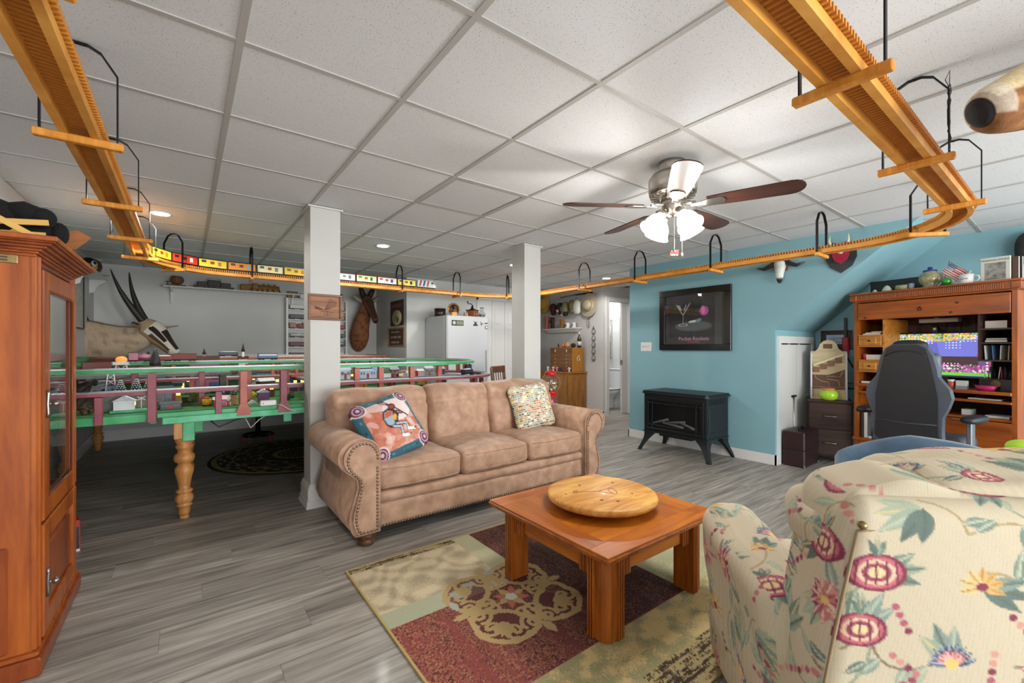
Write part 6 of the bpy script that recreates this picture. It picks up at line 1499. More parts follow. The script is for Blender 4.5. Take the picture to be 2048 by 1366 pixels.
rd_ = tag(MB().cyl((4.3, 6.3, 2.13), (5.15, 6.3, 2.13), .011, n=10).cyl((4.32, 6.3, 2.13), (4.32, 6.36, 2.13), .008, n=8).cyl((5.13, 6.3, 2.13), (5.13, 6.36, 2.13), .008, n=8).build('curtain_rod', m_iron), 'thin black rod above the white bifold doors', 'rod')

# ---------------------------------------------------------------- dark chair beyond the sofa
ch_ = thing('wooden_chair', 'dark wooden chair whose back tops out behind the sofa near the far column', 'chair', (3.58, 4.72, 0), .5)
m_cw = WOOD('chair_wood', '#4a2a1a', '#75492c', .35, 2, 8, .2)
for sx in (-1, 1): MB().cyl((sx*.19, -.19, 0), (sx*.18, -.18, .44), .018, .02).build('leg', m_cw, ch_); MB().tube([(sx*.19, .2, 0), (sx*.19, .19, .45), (sx*.2, .24, .95)], .018, n=8).build('leg', m_cw, ch_)
MB().cb(-.22, .22, -.22, .22, .44, .465, .008).build('seat', m_cw, ch_); MB().cb(-.21, .21, .22, .25, .88, .97, .01).build('top_rail', m_cw, ch_)
for k in range(5): MB().cyl((-.14+.07*k, .19, .46), (-.14+.07*k, .235, .89), .008, n=8).build('spindle', m_cw, ch_)

# ---------------------------------------------------------------- gumball machine
gm = thing('gumball_machine', 'red gumball machine with clear globe standing behind the sofa arm', 'gumball machine', (3.27, 3.62, 0))
m_gr = M('gumball_red', '#c4141c', .2, coat=.5)
MB().lathe([(.13, 0), (.13, .02), (.04, .05), (.03, .08), (.03, .52), (.05, .55)], 24).build('stand', m_black, gm)
MB().lathe([(.085, .55), (.09, .57), (.072, .6), (.072, .72), (.085, .735), (.001, .735)], 28).build('body', m_gr, gm)
MB().lathe([(.06, .735), (.1, .77), (.112, .82), (.104, .87), (.075, .91), (.06, .922)], 28).build('globe', GLASS('globe_glass', (1, 1, 1), .9), gm)
MB().lathe([(.064, .918), (.066, .935), (.05, .955), (.015, .968), (.014, .98), (.001, .982)], 28).build('cap', m_gr, gm); MB().cyl((0, 0, .735), (0, 0, .92), .004, n=8).build('rod', m_steel, gm)
random.seed(5)
for k in range(48):
    a = random.random()*6.28; r_ = .075*math.sqrt(random.random()); MB().sph((0, 0, 0), .0125, 8, 6).build('gumball', M('gum%d' % (k % 5), ['#5d8a3a', '#c9c24a', '#b8442c', '#e6e2d8', '#4a7a3c'][k % 5], .3), gm, (r_*math.cos(a), r_*math.sin(a), .755+random.random()*.035))
MB().b(-.025, .025, -.082, -.068, .62, .68).build('coin_plate', m_steel, gm)

# ================================================================ hat wall
HX = 5.9
hr = thing('hat_rack', 'white peg rail of hats on the grey hall wall', 'rack', (HX, 5.95, 2.11)); MB().cb(-.02, 0, -.55, .6, -.035, .035, .004).build('rail', m_trim, hr)
for k in range(7): MB().cyl((-.02, -.5+.17*k, -.005), (-.06, -.5+.17*k, .01), .008, n=8).build('peg', m_trim, hr)
def cap(y, z, c, label, brim=True, rx=.075, cz=.1, brimc=None):
    t = thing('baseball_cap', label, 'hat', (HX-.022, y, z), 0, 'caps on the peg rail'); m = M('cap'+c, c, .85, var=.12, vs=30)
    def f(v, a, b_, c_): return v
    MB().sph((-.065, 0, 0), 1, 16, 10, (.065, rx, cz)).build('crown', m, t)
    if brim: MB().sph((-.075, -.02, -cz*.95), 1, 14, 8, (.05, rx*.75, .045)).build('brim', M('cap'+(brimc or c), brimc or c, .85, var=.12, vs=30), t)
    return t
cap(6.36, 2.0, '#4a1018', 'maroon cap at the left of the peg rail'); cap(6.16, 2.0, '#22262c', 'black cap behind the small flag', True, .07, .1, '#14161a'); cap(6.02, 1.99, '#7d7a58', 'olive cap with dark brim on the peg rail', True, .085, .12, '#1f2420'); cap(5.84, 2.02, '#6f6844', 'khaki cap between the olive cap and the white bag', True, .07, .11)
bg_ = thing('white_pouch', 'white cloth hat hanging between the khaki cap and the straw hat', 'hat', (HX-.022, 5.71, 1.98)); MB().cushion((-.06, 0, 0), (.1, .17, .27), 2.6, 20, 14).build('body', M('pouch_white', '#d6d6cc', .9, bump=.4, bs=60), bg_); MB().tube([(-.06, .03, .13), (-.05, .04, .16), (-.04, .0, .17)], .005, n=6).build('strap', m_black, bg_)
sh_ = thing('bucket_hat', 'wide brimmed tan hat at the right end of the peg rail', 'hat', (HX-.025, 5.45, 2.0)); m_bh = M('bucket_tan', '#b5a88e', .9, var=.08, vs=30)
MB().lathe([(.215, .03), (.2, .024), (.12, .03), (.105, .06), (.09, .1), (.06, .115), (.001, .118)], 32).xf(Matrix.Rotation(-PI/2, 4, 'Y')).build('brim_and_crown', m_bh, sh_); MB().lathe([(.108, .056), (.103, .076)], 32).xf(Matrix.Rotation(-PI/2, 4, 'Y')).build('band', M('hat_band', '#8f8a5c', .8), sh_); MB().tube([(-.04, -.05, -.2), (-.03, -.02, -.27), (-.035, .02, -.21)], .003, n=6).build('chin_cord', m_brown, sh_)
st_ = thing('straw_hat', 'yellow straw hat hanging on the wall just right of the far column', 'hat', (HX-.03, 6.72, 2.12)); MB().lathe([(.2, .0), (.19, .012), (.11, .02), (.1, .07), (.07, .095), (.001, .1)], 30).xf(Matrix.Rotation(-PI/2, 4, 'Y')).build('brim_and_crown', M('straw', '#c9a24a', .8, var=.2, vs=60, bump=.5, bs=120), st_)
sw = thing('toy_rifle', 'long brown and maroon stick mounted above the hats', 'wall ornament', (HX-.03, 5.8, 2.22)); MB().cyl((0, -.42, .0), (0, .0, .0), .02, .014, n=10).build('stock', M('rifle_maroon', '#3a1818', .4), sw); MB().cyl((0, 0, 0), (0, .42, -.015), .012, .01, n=10).build('barrel', M('rifle_tan', '#8f7456', .5), sw); MB().cyl((0, 0, 0), (.03, 0, 0), .006).build('bracket', m_iron, sw)
mr = thing('small_shelf', 'white crown-moulded shelf with mugs below the hats', 'shelf', (HX, 6.12, 1.56), 0, 'white wall shelves')
for k, (p, z0, z1) in enumerate(((.1, -.04, -.02), (.12, -.02, 0), (.145, 0, .018), (.17, .018, .036))): MB().cb(-p, 0, -.46+.05*(3-k)*.5, .46-.05*(3-k)*.5, z0, z1, .004).build('moulding', m_trim, mr)
SZ = 1.5965
def onshelf(name, label, cat, y): return thing(name, label, cat, (HX-.09, y, SZ))
t = onshelf('carved_totem', 'dark carved wooden totem at the left of the mug shelf', 'ornament', 6.38); MB().cb(-.03, .03, -.035, .035, 0, .2, .01).b(-.02, .02, .035, .065, .12, .17).build('body', M('totem', '#2c1f16', .7, var=.3, vs=40), t); MB().cb(-.034, .034, -.04, .04, .2, .225, .006).build('head', M('totem', '#2c1f16', .7, var=.3, vs=40), t)
t = onshelf('small_trinket', 'tiny grey figure between the totem and the flag', 'ornament', 6.25); MB().lathe([(.022, 0), (.02, .03), (.01, .045), (.014, .06), (.001, .075)], 10).build('body', M('trinket', '#6f706c', .5), t)
t = onshelf('flag_stand', 'small American flag in a brown wooden holder on the mug shelf', 'flag', 6.11); MB().cb(-.035, .035, -.04, .04, 0, .17, .008).build('holder', WOOD('holder_wood', '#7d5220', '#a97a3c', .5, 2, 9, .1), t); MB().cyl((0, 0, .17), (-.02, .06, .42), .004, n=6).build('stick', m_slat, t)
def flag(par, loc, rot, w=.2, h=.14):
    c = Canvas(w, h, .004, '#e6ddd4')
    for k in range(7): c.rect(0, w, h*(2*k)/13, h*(2*k+1)/13, '#a8303a')
    c.rect(0, w*.42, h*6/13, h, '#333a5c')
    for i in range(5):
        for j in range(4): c.ell(w*.05+w*.08*i, h*6/13+h*.07+h*.12*j, .0045, .0045, '#e6e6ea')
    return sheet('flag', c, PRINT('flag_cloth', .8), par, loc, rot, 1, 0, lambda X, Y: .008*np.sin(X*40))
flag(t, (-.03, -.0, .33), (PI/2, .75, -PI/2+.25), .19, .14)
for k, (y, c, lab) in enumerate(((5.95, '#e2e2e2', 'white mug with dark print on the small shelf'), (5.78, '#d9d6cc', 'white mug with rust handle on the small shelf'))):
    t = onshelf('mug', lab, 'mug', y); MB().lathe([(.042, 0), (.045, .005), (.045, .1), (.041, .1), (.041, .01), (.001, .01)], 22).build('cup', M('mug%d' % k, c, .25), t); MB().tube([(0, -.044, .08), (0, -.075, .075), (0, -.08, .05), (0, -.07, .03), (0, -.044, .025)], .007, n=8).build('handle', [M('mug0', c, .25), M('mug_rust', '#a8603c', .4)][k], t); MB().b(-.047, -.04, -.014, .016, .035, .065).build('print', m_black if k == 0 else M('mug_rust', '#a8603c', .4), t)
bk = tag(MB().cb(-.04, .04, -.02, .02, 0, .26, .004).build('red_book', M('book_redbrown', '#a35a4a', .6), None, (HX-.09, 6.54, SZ)), 'tall red book at the far left of the mug shelf', 'book')
ky = thing('key_hanger', 'string of keys hanging under the tan hat', 'keys', (HX-.01, 5.47, 1.74)); mb = MB().tube([(0, 0, .08), (-.01, .01, 0), (-.01, -.01, -.06)], .003, n=6); mb.build('string', m_brown, ky); MB().cb(-.014, -.006, -.02, .02, -.14, -.06, .003).build('key_tag', M('tag_tan', '#a5907a', .5), ky); MB().cb(-.014, -.008, .03, .045, -.12, -.02, .002).build('key', m_steel, ky)
sr = thing('scroll_ornament', 'tall pewter scrollwork strip on the hall wall by the bathroom door', 'wall ornament', (HX-.004, 5.37, .96)); m_pw = M('pewter_scroll', '#6f6d6a', .45, .6)
for k in range(5):
    z = .07+.12*k; mb = MB()
    for s in (-1, 1): mb.tube([(0, s*(.012+.03*math.sin(a)), z+.05*math.cos(a)) for a in np.linspace(0, PI*1.4, 14)], .006, n=6)
    mb.sph((0, 0, z), .017, 10, 8, (.5, 1, 1)); mb.build('scroll', m_pw, sr)
    MB().cyl((-.004, 0, z), (-.012, 0, z), .011, n=12).build('boss', m_white, sr)
MB().prism([(-.03, .6), (.03, .6), (.012, .625), (0, .665), (-.012, .625)], -.006, 0, 'YZ').build('finial', m_pw, sr)
# storage chest and cabinet
m_ca = WOOD('oak_cabinet', '#7a4a1e', '#a87434', .4, 2, 7, .15, stretch=8); m_cs = WOOD('oak_chest', '#6b4526', '#8d6238', .4, 1, 8, .15)
cb_ = thing('oak_cabinet', 'low oak cabinet with panelled door under the hats', 'cabinet', (5.65, 5.92, 0))
MB().cb(-.225, .225, -.39, .39, 0, .76, .005).build('carcass', m_ca, cb_); MB().cb(-.245, .235, -.41, .41, .76, .785, .006).build('top', m_ca, cb_)
dd = MB().cb(-.24, -.225, -.36, .0, .06, .72, .004).build('door', m_ca, cb_); MB().cb(-.246, -.238, -.29, -.07, .13, .65, .006).build('panel', m_ca, dd); dd = MB().cb(-.24, -.225, .01, .36, .06, .72, .004).build('door', m_ca, cb_); MB().cb(-.246, -.238, .08, .29, .13, .65, .006).build('panel', m_ca, dd)
cs_ = thing('tool_chest', 'wooden chest of shallow drawers with pale latches on the oak cabinet', 'chest', (5.69, 5.845, .7855))
MB().cb(-.15, .15, -.3, .3, 0, .44, .004).build('carcass', WOOD('chest_side', '#8d5a1e', '#b8802f', .4, 2, 7, .15), cs_); MB().cb(-.158, -.148, -.29, .29, .33, .43, .003).build('lid_front', m_cs, cs_)
for k in range(5):
    d_ = MB().cb(-.158, -.148, -.29, .29, .01+.063*k, .01+.063*k+.058, .003).build('drawer', m_cs, cs_)
    for y in (-.15, .15): MB().sph((-.163, y, .04+.063*k), .008, 8, 6).build('knob', M('bone_knob', '#d6cdb8', .4), d_)
for y in (-.15, .15): MB().sph((-.16, y, .38), 1, 10, 8, (.006, .014, .03)).build('latch', M('bone_knob', '#d6cdb8', .4), cs_)
em = MB().tube([(.0+.03*math.cos(a), -.302, .24+.035*math.sin(a)) for a in np.linspace(0, 2*PI, 16)[:-1]], .005, n=6, closed=True).cyl((0, -.302, .275), (.01, -.302, .31), .004).build('apple_emblem', m_white, cs_)
CT = 1.2265
t = thing('small_creature', 'tiny dark creature figurine on the tool chest', 'figurine', (5.62, 6.0, CT)); MB().sph((0, 0, .025), .02, 10, 8, (1, 1.2, 1)).sph((0, 0, .058), .016, 10, 8).build('body', M('creature_green', '#3f4a40', .5), t)
t = thing('orange_ball', 'orange gourd ornament on the tool chest', 'ornament', (5.63, 5.88, CT)); MB().sph((0, 0, .04), .045, 14, 10, (1, 1, .88)).build('body', M('gourd_orange', '#d9774a', .5), t); MB().cyl((0, 0, .075), (0, 0, .09), .006).build('stem', m_brown, t)
t = thing('tan_jar', 'tan round jar on the tool chest', 'jar', (5.64, 5.78, CT)); MB().lathe([(.03, 0), (.05, .03), (.045, .065), (.028, .08), (.03, .095), (.001, .098)], 16).build('body', M('jar_tan', '#c2a06a', .4), t)
t = thing('dark_pebble', 'dark glossy oval stone on the tool chest', 'stone', (5.66, 5.65, CT)); MB().sph((0, 0, .04), .06, 16, 10, (.7, 1, .65)).build('body', M('pebble_dark', '#33221f', .15, coat=.4), t)
t = thing('wine_bottle', 'dark wine bottle with cream label on the tool chest', 'bottle', (5.74, 5.575, CT)); MB().lathe([(.036, 0), (.038, .01), (.038, .15), (.03, .18), (.013, .21), (.013, .27), (.015, .272), (.015, .285), (.001, .286)], 20).build('glass', M('bottle_dark', '#1c2018', .1, coat=.4), t); MB().lathe([(.0385, .035), (.0385, .11)], 20).build('label', M('label_cream', '#d6cfbd', .6), t); MB().lathe([(.016, .235), (.0165, .287), (.001, .289)], 16).build('foil', M('foil_grey', '#c9c7c2', .35), t)
fc = ['white', 'cream', 'pink', 'navy', 'dark red', 'ivory']; fcol = ['#dcdcd6', '#d9cfb8', '#c98a8a', '#27355c', '#8a2a2a', '#d2cdbc']
for k, y in enumerate((6.14, 5.99, 5.89, 5.79, 5.68, 5.57)):
    t = thing('star_figurine', fc[k]+' little jointed figurine in the row on the oak cabinet', 'figurine', (5.475, y, .7855), 0, 'row of figurines on the oak cabinet'); m = M('star'+fcol[k], fcol[k], .5)
    MB().sph((0, 0, .072), .016, 10, 8).sph((0, 0, .045), .016, 10, 8, (.8, 1, 1.2)).cyl((0, 0, .055), (0, .034, .066), .008).cyl((0, 0, .055), (0, -.034, .066), .008).cyl((0, 0, .035), (0, .022, 0), .009).cyl((0, 0, .035), (0, -.022, 0), .009).build('body', m, t)

# ================================================================ bathroom
to = thing('toilet', 'white toilet seen through the bathroom doorway', 'toilet', (6.86, 5.84, 0), -PI/2); m_cer = M('ceramic', '#dfe0e0', .12, coat=.4)
MB().lathe([(.1, 0), (.11, .03), (.09, .1), (.1, .22), (.17, .3), (.19, .37), (.001, .37)], 24, sy=1.25).build('bowl', m_cer, to); MB().cushion((0, 0, .395), (.38, .47, .035), 3.5, 24, 8).build('seat_lid', m_cer, to); MB().cb(-.2, .2, .24, .42, .36, .76, .02).build('tank', m_cer, to); MB().cb(-.21, .21, .23, .43, .76, .79, .01).build('tank_lid', m_cer, to); MB().b(-.09, .09, .1, .36, 0, .36).build('pedestal', m_cer, to)
tr_ = thing('towel_rack', 'grey wire towel rack on the bathroom wall', 'rack', (7.288, 6.28, .98), -PI/2); mb = MB()
for s in (-1, 1): mb.cyl((s*.15, -.03, 0), (s*.15, -.03, .85), .009, n=8).cyl((s*.15, -.03, .02), (s*.15, .01, .02), .006).cyl((s*.15, -.03, .83), (s*.15, .01, .83), .006)
mb.build('upright', m_steel, tr_)
for z in (.05, .2, .35, .5, .65): MB().cyl((-.15, -.03, z), (.15, -.03, z), .006, n=8).cyl((-.15, -.12, z), (.15, -.12, z), .006, n=8).build('bar', m_steel, tr_)
gb = thing('black_rail', 'long vertical black rail on the bathroom wall', 'rail', (7.299, 5.85, .89)); MB().cb(-.04, -.02, -.03, .03, 0, .98, .004).build('bar', m_black, gb); MB().b(-.02, 0, -.02, .02, .05, .09).b(-.02, 0, -.02, .02, .89, .93).build('mount', m_black, gb)
m_dome = M('frosted_dome', '#ffffff', .5, emit='#fffaf2', es=3)
bl_ = thing('bathroom_ceiling_light', 'round white ceiling lamp inside the bathroom', 'ceiling light', (6.7, 6.2, ZC)); MB().lathe([(.14, -.002), (.15, -.02), (.11, -.06), (.001, -.075)], 28).build('dome', m_dome, bl_)
l = bpy.data.lights.new('bathroom_lamp', 'POINT'); l.energy = 16; l.shadow_soft_size = .12; l.color = (.96, .98, 1); lo_ = bpy.data.objects.new('bathroom_lamp', l); COL.objects.link(lo_); lo_.location = (6.7, 6.2, ZC-.2)
# ================================================================ teal wall
TW = 4.9
pc = picture('framed_artwork', 'black framed dark print with martini glass and pink words', 'picture', (TW-.001, 2.85, 1.565), -PI/2, .915, .75, .075, M('frame_black_gloss', '#0c0b0b', .2, coat=.4), M('mat_dark', '#2c2b28', .5), .035, True)
cvx = Canvas(.67, .5, .0035, '#1a1918'); cvx.ell(.33, .13, .24, .06, '#45494c', 0); cvx.ell(.33, .14, .22, .05, '#53585b', 0)
for p in ([(.11, .4), (.2, .27), (.29, .41)], [(.2, .27), (.2, .16)], [(.15, .39), (.18, .33)]): cvx.line(p, .006, '#d6d9da')
cvx.ell(.2, .15, .06, .016, '#c9cccd', 0, .8); cvx.line([(.13, .395), (.16, .345)], .012, '#b9bcbd'); cvx.line([(.24, .39), (.215, .33)], .012, '#a9acad')
cvx.ell(.47, .31, .055, .055, '#b5478f'); cvx.ell(.46, .32, .02, .05, '#d277b5', .1); cvx.ell(.34, .19, .07, .014, '#cdd0c9', .1); cvx.ell(.4, .2, .04, .02, '#6f8f96', .3)
sheet('still_life', cvx, PRINT('art_print', .5), pc, (0, -.0175, .035), (PI/2, 0, 0))
text('Pocket Rockets', .062, M('art_pink', '#c78ab0', .5), pc, (0, -.0185, -.235), (PI/2, 0, 0)); text('GODARD', .03, M('art_orange', '#b5562c', .5), pc, (0, -.0185, -.275), (PI/2, 0, 0), spacing=1.3)
sp_ = thing('light_switch', 'white double light switch plate on the teal wall', 'switch', (TW, 3.53, 1.235), -PI/2); MB().cb(-.085, .085, -.007, 0, -.06, .06, .004).build('plate', m_white, sp_)
for x in (-.045, 0, .045): MB().box((x, -.011, .004), (.01, .016, .02), rotm(.4, 0, 0)).build('toggle', m_white, sp_)

# electric stove
sv = thing('electric_stove', 'black electric fireplace stove on splayed legs against the teal wall', 'stove', (4.63, 2.81, 0), -PI/2)
m_sv = M('stove_iron', '#23292b', .42, .35, var=.08, vs=30); m_sv2 = M('stove_door', '#15191a', .35, .3)
w, d_ = .39, .225                                   # half width, half depth; front is local -y
MB().prism([(-w, -d_), (w, -d_), (w+.0, d_), (-w, d_)], .235, .68).build('body', m_sv, sv)
MB().prism([(-w-.03, -d_-.0), (-w-.0, -d_-.03), (w, -d_-.03), (w+.03, -d_), (w+.03, d_), (-w-.03, d_)], .68, .7).build('top_lip', m_sv, sv)
MB().prism([(-w-.015, -d_-.0), (-w, -d_-.015), (w, -d_-.015), (w+.015, -d_), (w+.015, d_), (-w-.015, d_)], .7, .715).build('top', m_sv, sv)
MB().b(-w-.01, w+.01, -d_-.012, d_, .225, .237).build('bottom_lip', m_sv, sv)
dr = MB().cb(-w+.03, w-.03, -d_-.014, -d_, .6, .63, .004).build('door', m_sv2, sv)
for a in ((-w+.03, w-.03, .25, .28), (-w+.03, -w+.065, .28, .6), (w-.065, w-.03, .28, .6), (-w+.065, w-.065, .565, .58), (-w+.065, w-.065, .31, .32), (-w+.11, -w+.122, .28, .6), (w-.122, w-.11, .28, .6)): MB().cb(a[0], a[1], -d_-.014, -d_-.002, a[2], a[3], .003).build('door_bar', m_sv2, dr)
MB().b(-w+.06, w-.06, -d_-.005, -d_-.001, .28, .6).build('firebox', M('firebox_dark', '#0b0c0d', .25), sv); MB().b(-w+.04, w-.04, -d_-.003, -d_, .635, .665).build('air_slot', m_black, sv)
for k, (x, z, a, ln) in enumerate(((-.16, .37, .35, .2), (.0, .345, -.1, .26), (.17, .36, -.3, .18), (.04, .38, .15, .22))): MB().cyl((x-ln/2, -d_-.006, z-a*ln/2), (x+ln/2, -d_-.006, z+a*ln/2), .014, n=10).build('log', M('ash_log', '#4a4a48', .8, var=.3, vs=40), sv)
for s in (-1, 1):
    MB().cb(s*w-.004 if s > 0 else s*w-.006, s*w+.006 if s > 0 else s*w+.004, -d_+.05, d_-.05, .3, .56, .006).build('side_panel', m_sv, sv)
    for k in range(9): MB().b(s*w-.003, s*w+.003, -d_+.06+.038*k, -d_+.075+.038*k, .6, .66).build('side_vent', m_black, sv)
    for yy in (-1, 1):
        secs = [(.226, .13, 0), (.2, .115, 0), (.17, .088, .002), (.13, .064, .012), (.08, .05, .03), (.03, .043, .052), (0, .045, .064)]
        vv = []; ff = []
        for z_, a_, o_ in secs:
            X1, Y1 = s*(w+o_), yy*(d_+o_*.8); vv += [(X1, Y1, z_), (X1-s*a_, Y1, z_), (X1-s*a_*.8, Y1-yy*a_*.8, z_), (X1, Y1-yy*a_, z_)]
        for q in range(len(secs)-1): ff += [(q*4+e, q*4+(e+1) % 4, q*4+4+(e+1) % 4, q*4+4+e) for e in range(4)]
        ff += [(0, 1, 2, 3), tuple(range(len(vv)-4, len(vv)))]
        MB().add(vv, ff).build('leg', m_sv, sv)
MB().b(-.2, .2, -d_+.02, d_-.02, .195, .225).build('lower_tray', m_sv, sv)

# skull ornaments high on the teal wall
sk = thing('steer_skull', 'dark horned steer skull ornament on the teal wall', 'wall ornament', (TW, 1.88, 2.03), -PI/2)
loft('skull', [((0, -.05, .09), .05, .04, (1, 0, 0)), ((0, -.06, .04), .055, .05, (1, 0, 0)), ((0, -.07, -.04), .04, .04, (1, 0, 0)), ((0, -.075, -.1), .032, .03, (1, 0, 0)), ((.0, -.07, -.15), .012, .012, (1, 0, 0))], lambda V, S, TH: mix(np.tile(L('#cfd0cc'), (len(V), 1)), L('#22211f'), (S-.72)*12), m_fur, sk, n=16)
for s in (-1, 1): MB().tube([(s*.03, -.05, .1), (s*.08, -.06, .04), (s*.15, -.07, .01), (s*.22, -.06, .03)], [.028, .026, .018, .006], n=10).build('horn', M('steer_horn', '#2c2826', .4), sk)
MB().prism([(-.07, .16), (.07, .16), (.05, -.02), (-.05, -.02)], -.02, 0, 'XZ').build('mount_board', WOOD('mount_wood', '#6e3a1a', '#9a5a2a', .5, 2, 8, .1), sk)
sd_ = thing('antler_shield', 'black shield plaque with red centre and small antlers on the teal wall', 'wall ornament', (TW, 1.38, 2.06), -PI/2)
shp = lambda k: [(-.115*k, .12*k), (-.06*k, .15*k), (0, .13*k), (.06*k, .15*k), (.115*k, .12*k), (.12*k, .0), (.085*k, -.08*k), (0, -.14*k), (-.085*k, -.08*k), (-.12*k, .0)]
MB().prism(shp(1), -.018, 0, 'XZ').build('shield', M('shield_black', '#232a2c', .5), sd_); MB().prism([(x, z+.02) for x, z in shp(.55)], -.024, -.018, 'XZ').build('felt', M('felt_red', '#a3203a', .8), sd_)
m_ant = M('antler_bone', '#d2c9a4', .5)
for s in (-1, 1): MB().tube([(s*.02, -.03, .06), (s*.06, -.05, .1), (s*.075, -.07, .16), (s*.07, -.06, .21)], [.012, .011, .009, .003], n=8).tube([(s*.06, -.05, .1), (s*.09, -.06, .12)], [.009, .003], n=6).build('antler', m_ant, sd_)
MB().sph((0, -.03, .06), .025, 10, 8).build('skull_cap', m_ant, sd_)
df = thing('dark_mount', 'edge of a dark plaque mount on the alcove wall above the desk', 'wall ornament', (5.999, .28, 2.1), -PI/2); MB().cushion((0, -.06, 0), (.22, .12, .3), 2.6, 18, 12).build('body', M('mount_dark', '#2c2824', .6, var=.3, vs=20), df)

# ================================================================ under the stairs
bf = thing('briefcase', 'dark maroon upright case with metal corners beside the closet door', 'case', (5.17, 1.81, 0), 0)
m_bc = M('case_maroon', '#2e171b', .4, var=.1, vs=30); MB().cb(-.19, .19, -.1, .1, .004, .36, .01).build('body', m_bc, bf); MB().b(-.191, .191, -.101, .101, .17, .182).build('seam', m_black, bf)
for sx in (-1, 1): MB().cb(sx*.185-.012, sx*.185+.012, -.106, -.09, .004, .03, .003).build('corner', m_steel, bf)
MB().tube([(-.05, 0, .36), (-.05, 0, .39), (.05, 0, .39), (.05, 0, .36)], .009, n=8).build('handle', m_black, bf)
cn = thing('pull_handle_cart', 'slim chrome trolley handle standing behind the maroon case', 'trolley', (5.33, 1.932, 0)); MB().cyl((0, 0, .02), (0, 0, .68), .008, n=10).build('pole', m_steel, cn); MB().cyl((-.05, 0, .69), (.05, 0, .69), .013, n=10).build('grip', m_black, cn); MB().cb(-.05, .05, -.014, .014, 0, .03, .005).build('base', m_black, cn)
fcb = thing('file_cabinet', 'dark brown two-drawer wheeled file cabinet under the stairs', 'file cabinet', (5.63, 1.70, 0), -PI/2+.36)
m_fc = WOOD('espresso_wood', '#2b1d17', '#46322a', .4, 0, 6, .1); hw = .19
MB().cb(-hw, hw, -.18, .17, .06, .64, .004).build('carcass', m_fc, fcb); MB().cb(-hw-.008, hw+.008, -.195, .175, .64, .662, .003).build('top', m_fc, fcb)
for z0, z1 in ((.075, .35), (.36, .63)):
    dr = MB().cb(-hw+.008, hw-.008, -.195, -.18, z0, z1, .003).build('drawer', m_fc, fcb); MB().tube([(-.06, -.195, (z0+z1)/2), (-.05, -.215, (z0+z1)/2), (.05, -.215, (z0+z1)/2), (.06, -.195, (z0+z1)/2)], .006, n=8).build('handle', m_pewter, dr)
for sx in (-1, 1):
    for sy in (-1, 1): MB().cyl((sx*.15-.012, sy*.14, .025), (sx*.15+.012, sy*.14, .025), .025, n=14).b(sx*.15-.012, sx*.15+.012, sy*.14-.01, sy*.14+.01, .025, .062).build('caster', m_black, fcb)
# wooden marble game standing on the file cabinet
mgm = thing('marble_game', 'pale wooden upright marble game with arched top on the file cabinet', 'game', (5.66, 1.715, .6625), -PI/2+.36)
m_ply = WOOD('birch_ply', '#c2ad84', '#ddcba4', .5, 0, 7, .05); m_dkp = M('game_brown', '#6b4a38', .6)
MB().prism([(-.15, .0), (.15, 0), (.15, .52), (.12, .52), (.09, .55), (.075, .6), (.04, .635), (0, .645), (-.04, .635), (-.075, .6), (-.09, .55), (-.12, .52), (-.15, .52)], -.006, .006, 'XZ').build('back_board', m_ply, mgm)
for s in (-1, 1): MB().prism([(-.09, 0), (.05, 0), (.05, .1), (.01, .5), (-.03, .52), (-.07, .5)], s*.155-.007, s*.155+.007, 'YZ').build('side_panel', M('game_side', '#d8d8d6', .5), mgm)
MB().b(-.148, .148, -.03, -.006, .11, .125).build('ledge', m_dkp, mgm); MB().prism([(-.145, .13), (.145, .13), (.145, .32), (.0, .26), (-.145, .26)], -.012, -.006, 'XZ').build('maze_board', m_dkp, mgm)
for pts in ([(-.12, .255), (-.11, .22), (-.06, .19), (.0, .18), (.01, .135)], [(.13, .3), (.1, .24), (-.02, .245), (-.01, .215), (.09, .2), (.1, .14)]): MB().tube([(x, -.0135, z) for x, z in pts], 0, flat=(.004, .022), up=(0, 1, 0)).build('track_groove', m_ply, mgm)
for k in range(4): MB().cb(-.135+.066*k, -.08+.066*k, -.03, -.006, .29+.035*k, .345+.035*k, .003).build('step_block', M('game_block', '#8a6248', .6), mgm)
MB().box((.0, -.018, .425), (.29, .012, .022), rotm(0, -.42, 0)).build('ramp', M('ramp_cream', '#dfe0b0', .5), mgm)
MB().cb(-.045, .035, -.016, -.006, .55, .6, .002).build('name_block', m_dkp, mgm); MB().b(-.15, .15, -.09, .05, 0, .012).build('base', m_ply, mgm)
gp = thing('lime_planter', 'lime green round pot with orange rim before the marble game', 'pot', (5.478, 1.655, .6625)); MB().lathe([(.045, 0), (.075, .02), (.085, .06), (.07, .095), (.05, .11), (.048, .11)], 24).build('pot', M('lime', '#a3cf2c', .3, coat=.3), gp); MB().lathe([(.052, .108), (.054, .125), (.045, .127), (.001, .12)], 24).build('rim', M('rim_orange', '#d9875a', .5), gp)
def ap(name, label, y0, y1, z0, z1, mf, mi, fw=.02): return picture(name, label, 'picture', (5.999, (y0+y1)/2, (z0+z1)/2), -PI/2, abs(y1-y0), z1-z0, fw, mf, mi)
t = ap('framed_team_photo', 'black framed blue and white team banner behind the marble game', 1.58, 1.885, 1.2, 1.42, m_brown, M('mat_brown', '#3a2c26', .6), .012)
MB().b(-.1, .1, -.012, -.009, -.045, .06).build('banner', M('banner_blue', '#a9bdd2', .6), t)
for k in range(2): MB().b(-.075, .075, -.014, -.012, .0-.04*k, .03-.04*k).build('team_row', M('team_dark', '#46546b', .6, col2='#c9cdd2', vs=120), t)
ap('framed_print', 'dark framed red print at the upper left of the desk hutch', 1.44, 1.555, 1.43, 1.58, m_black, M('red_print', '#5c2c28', .6), .012)
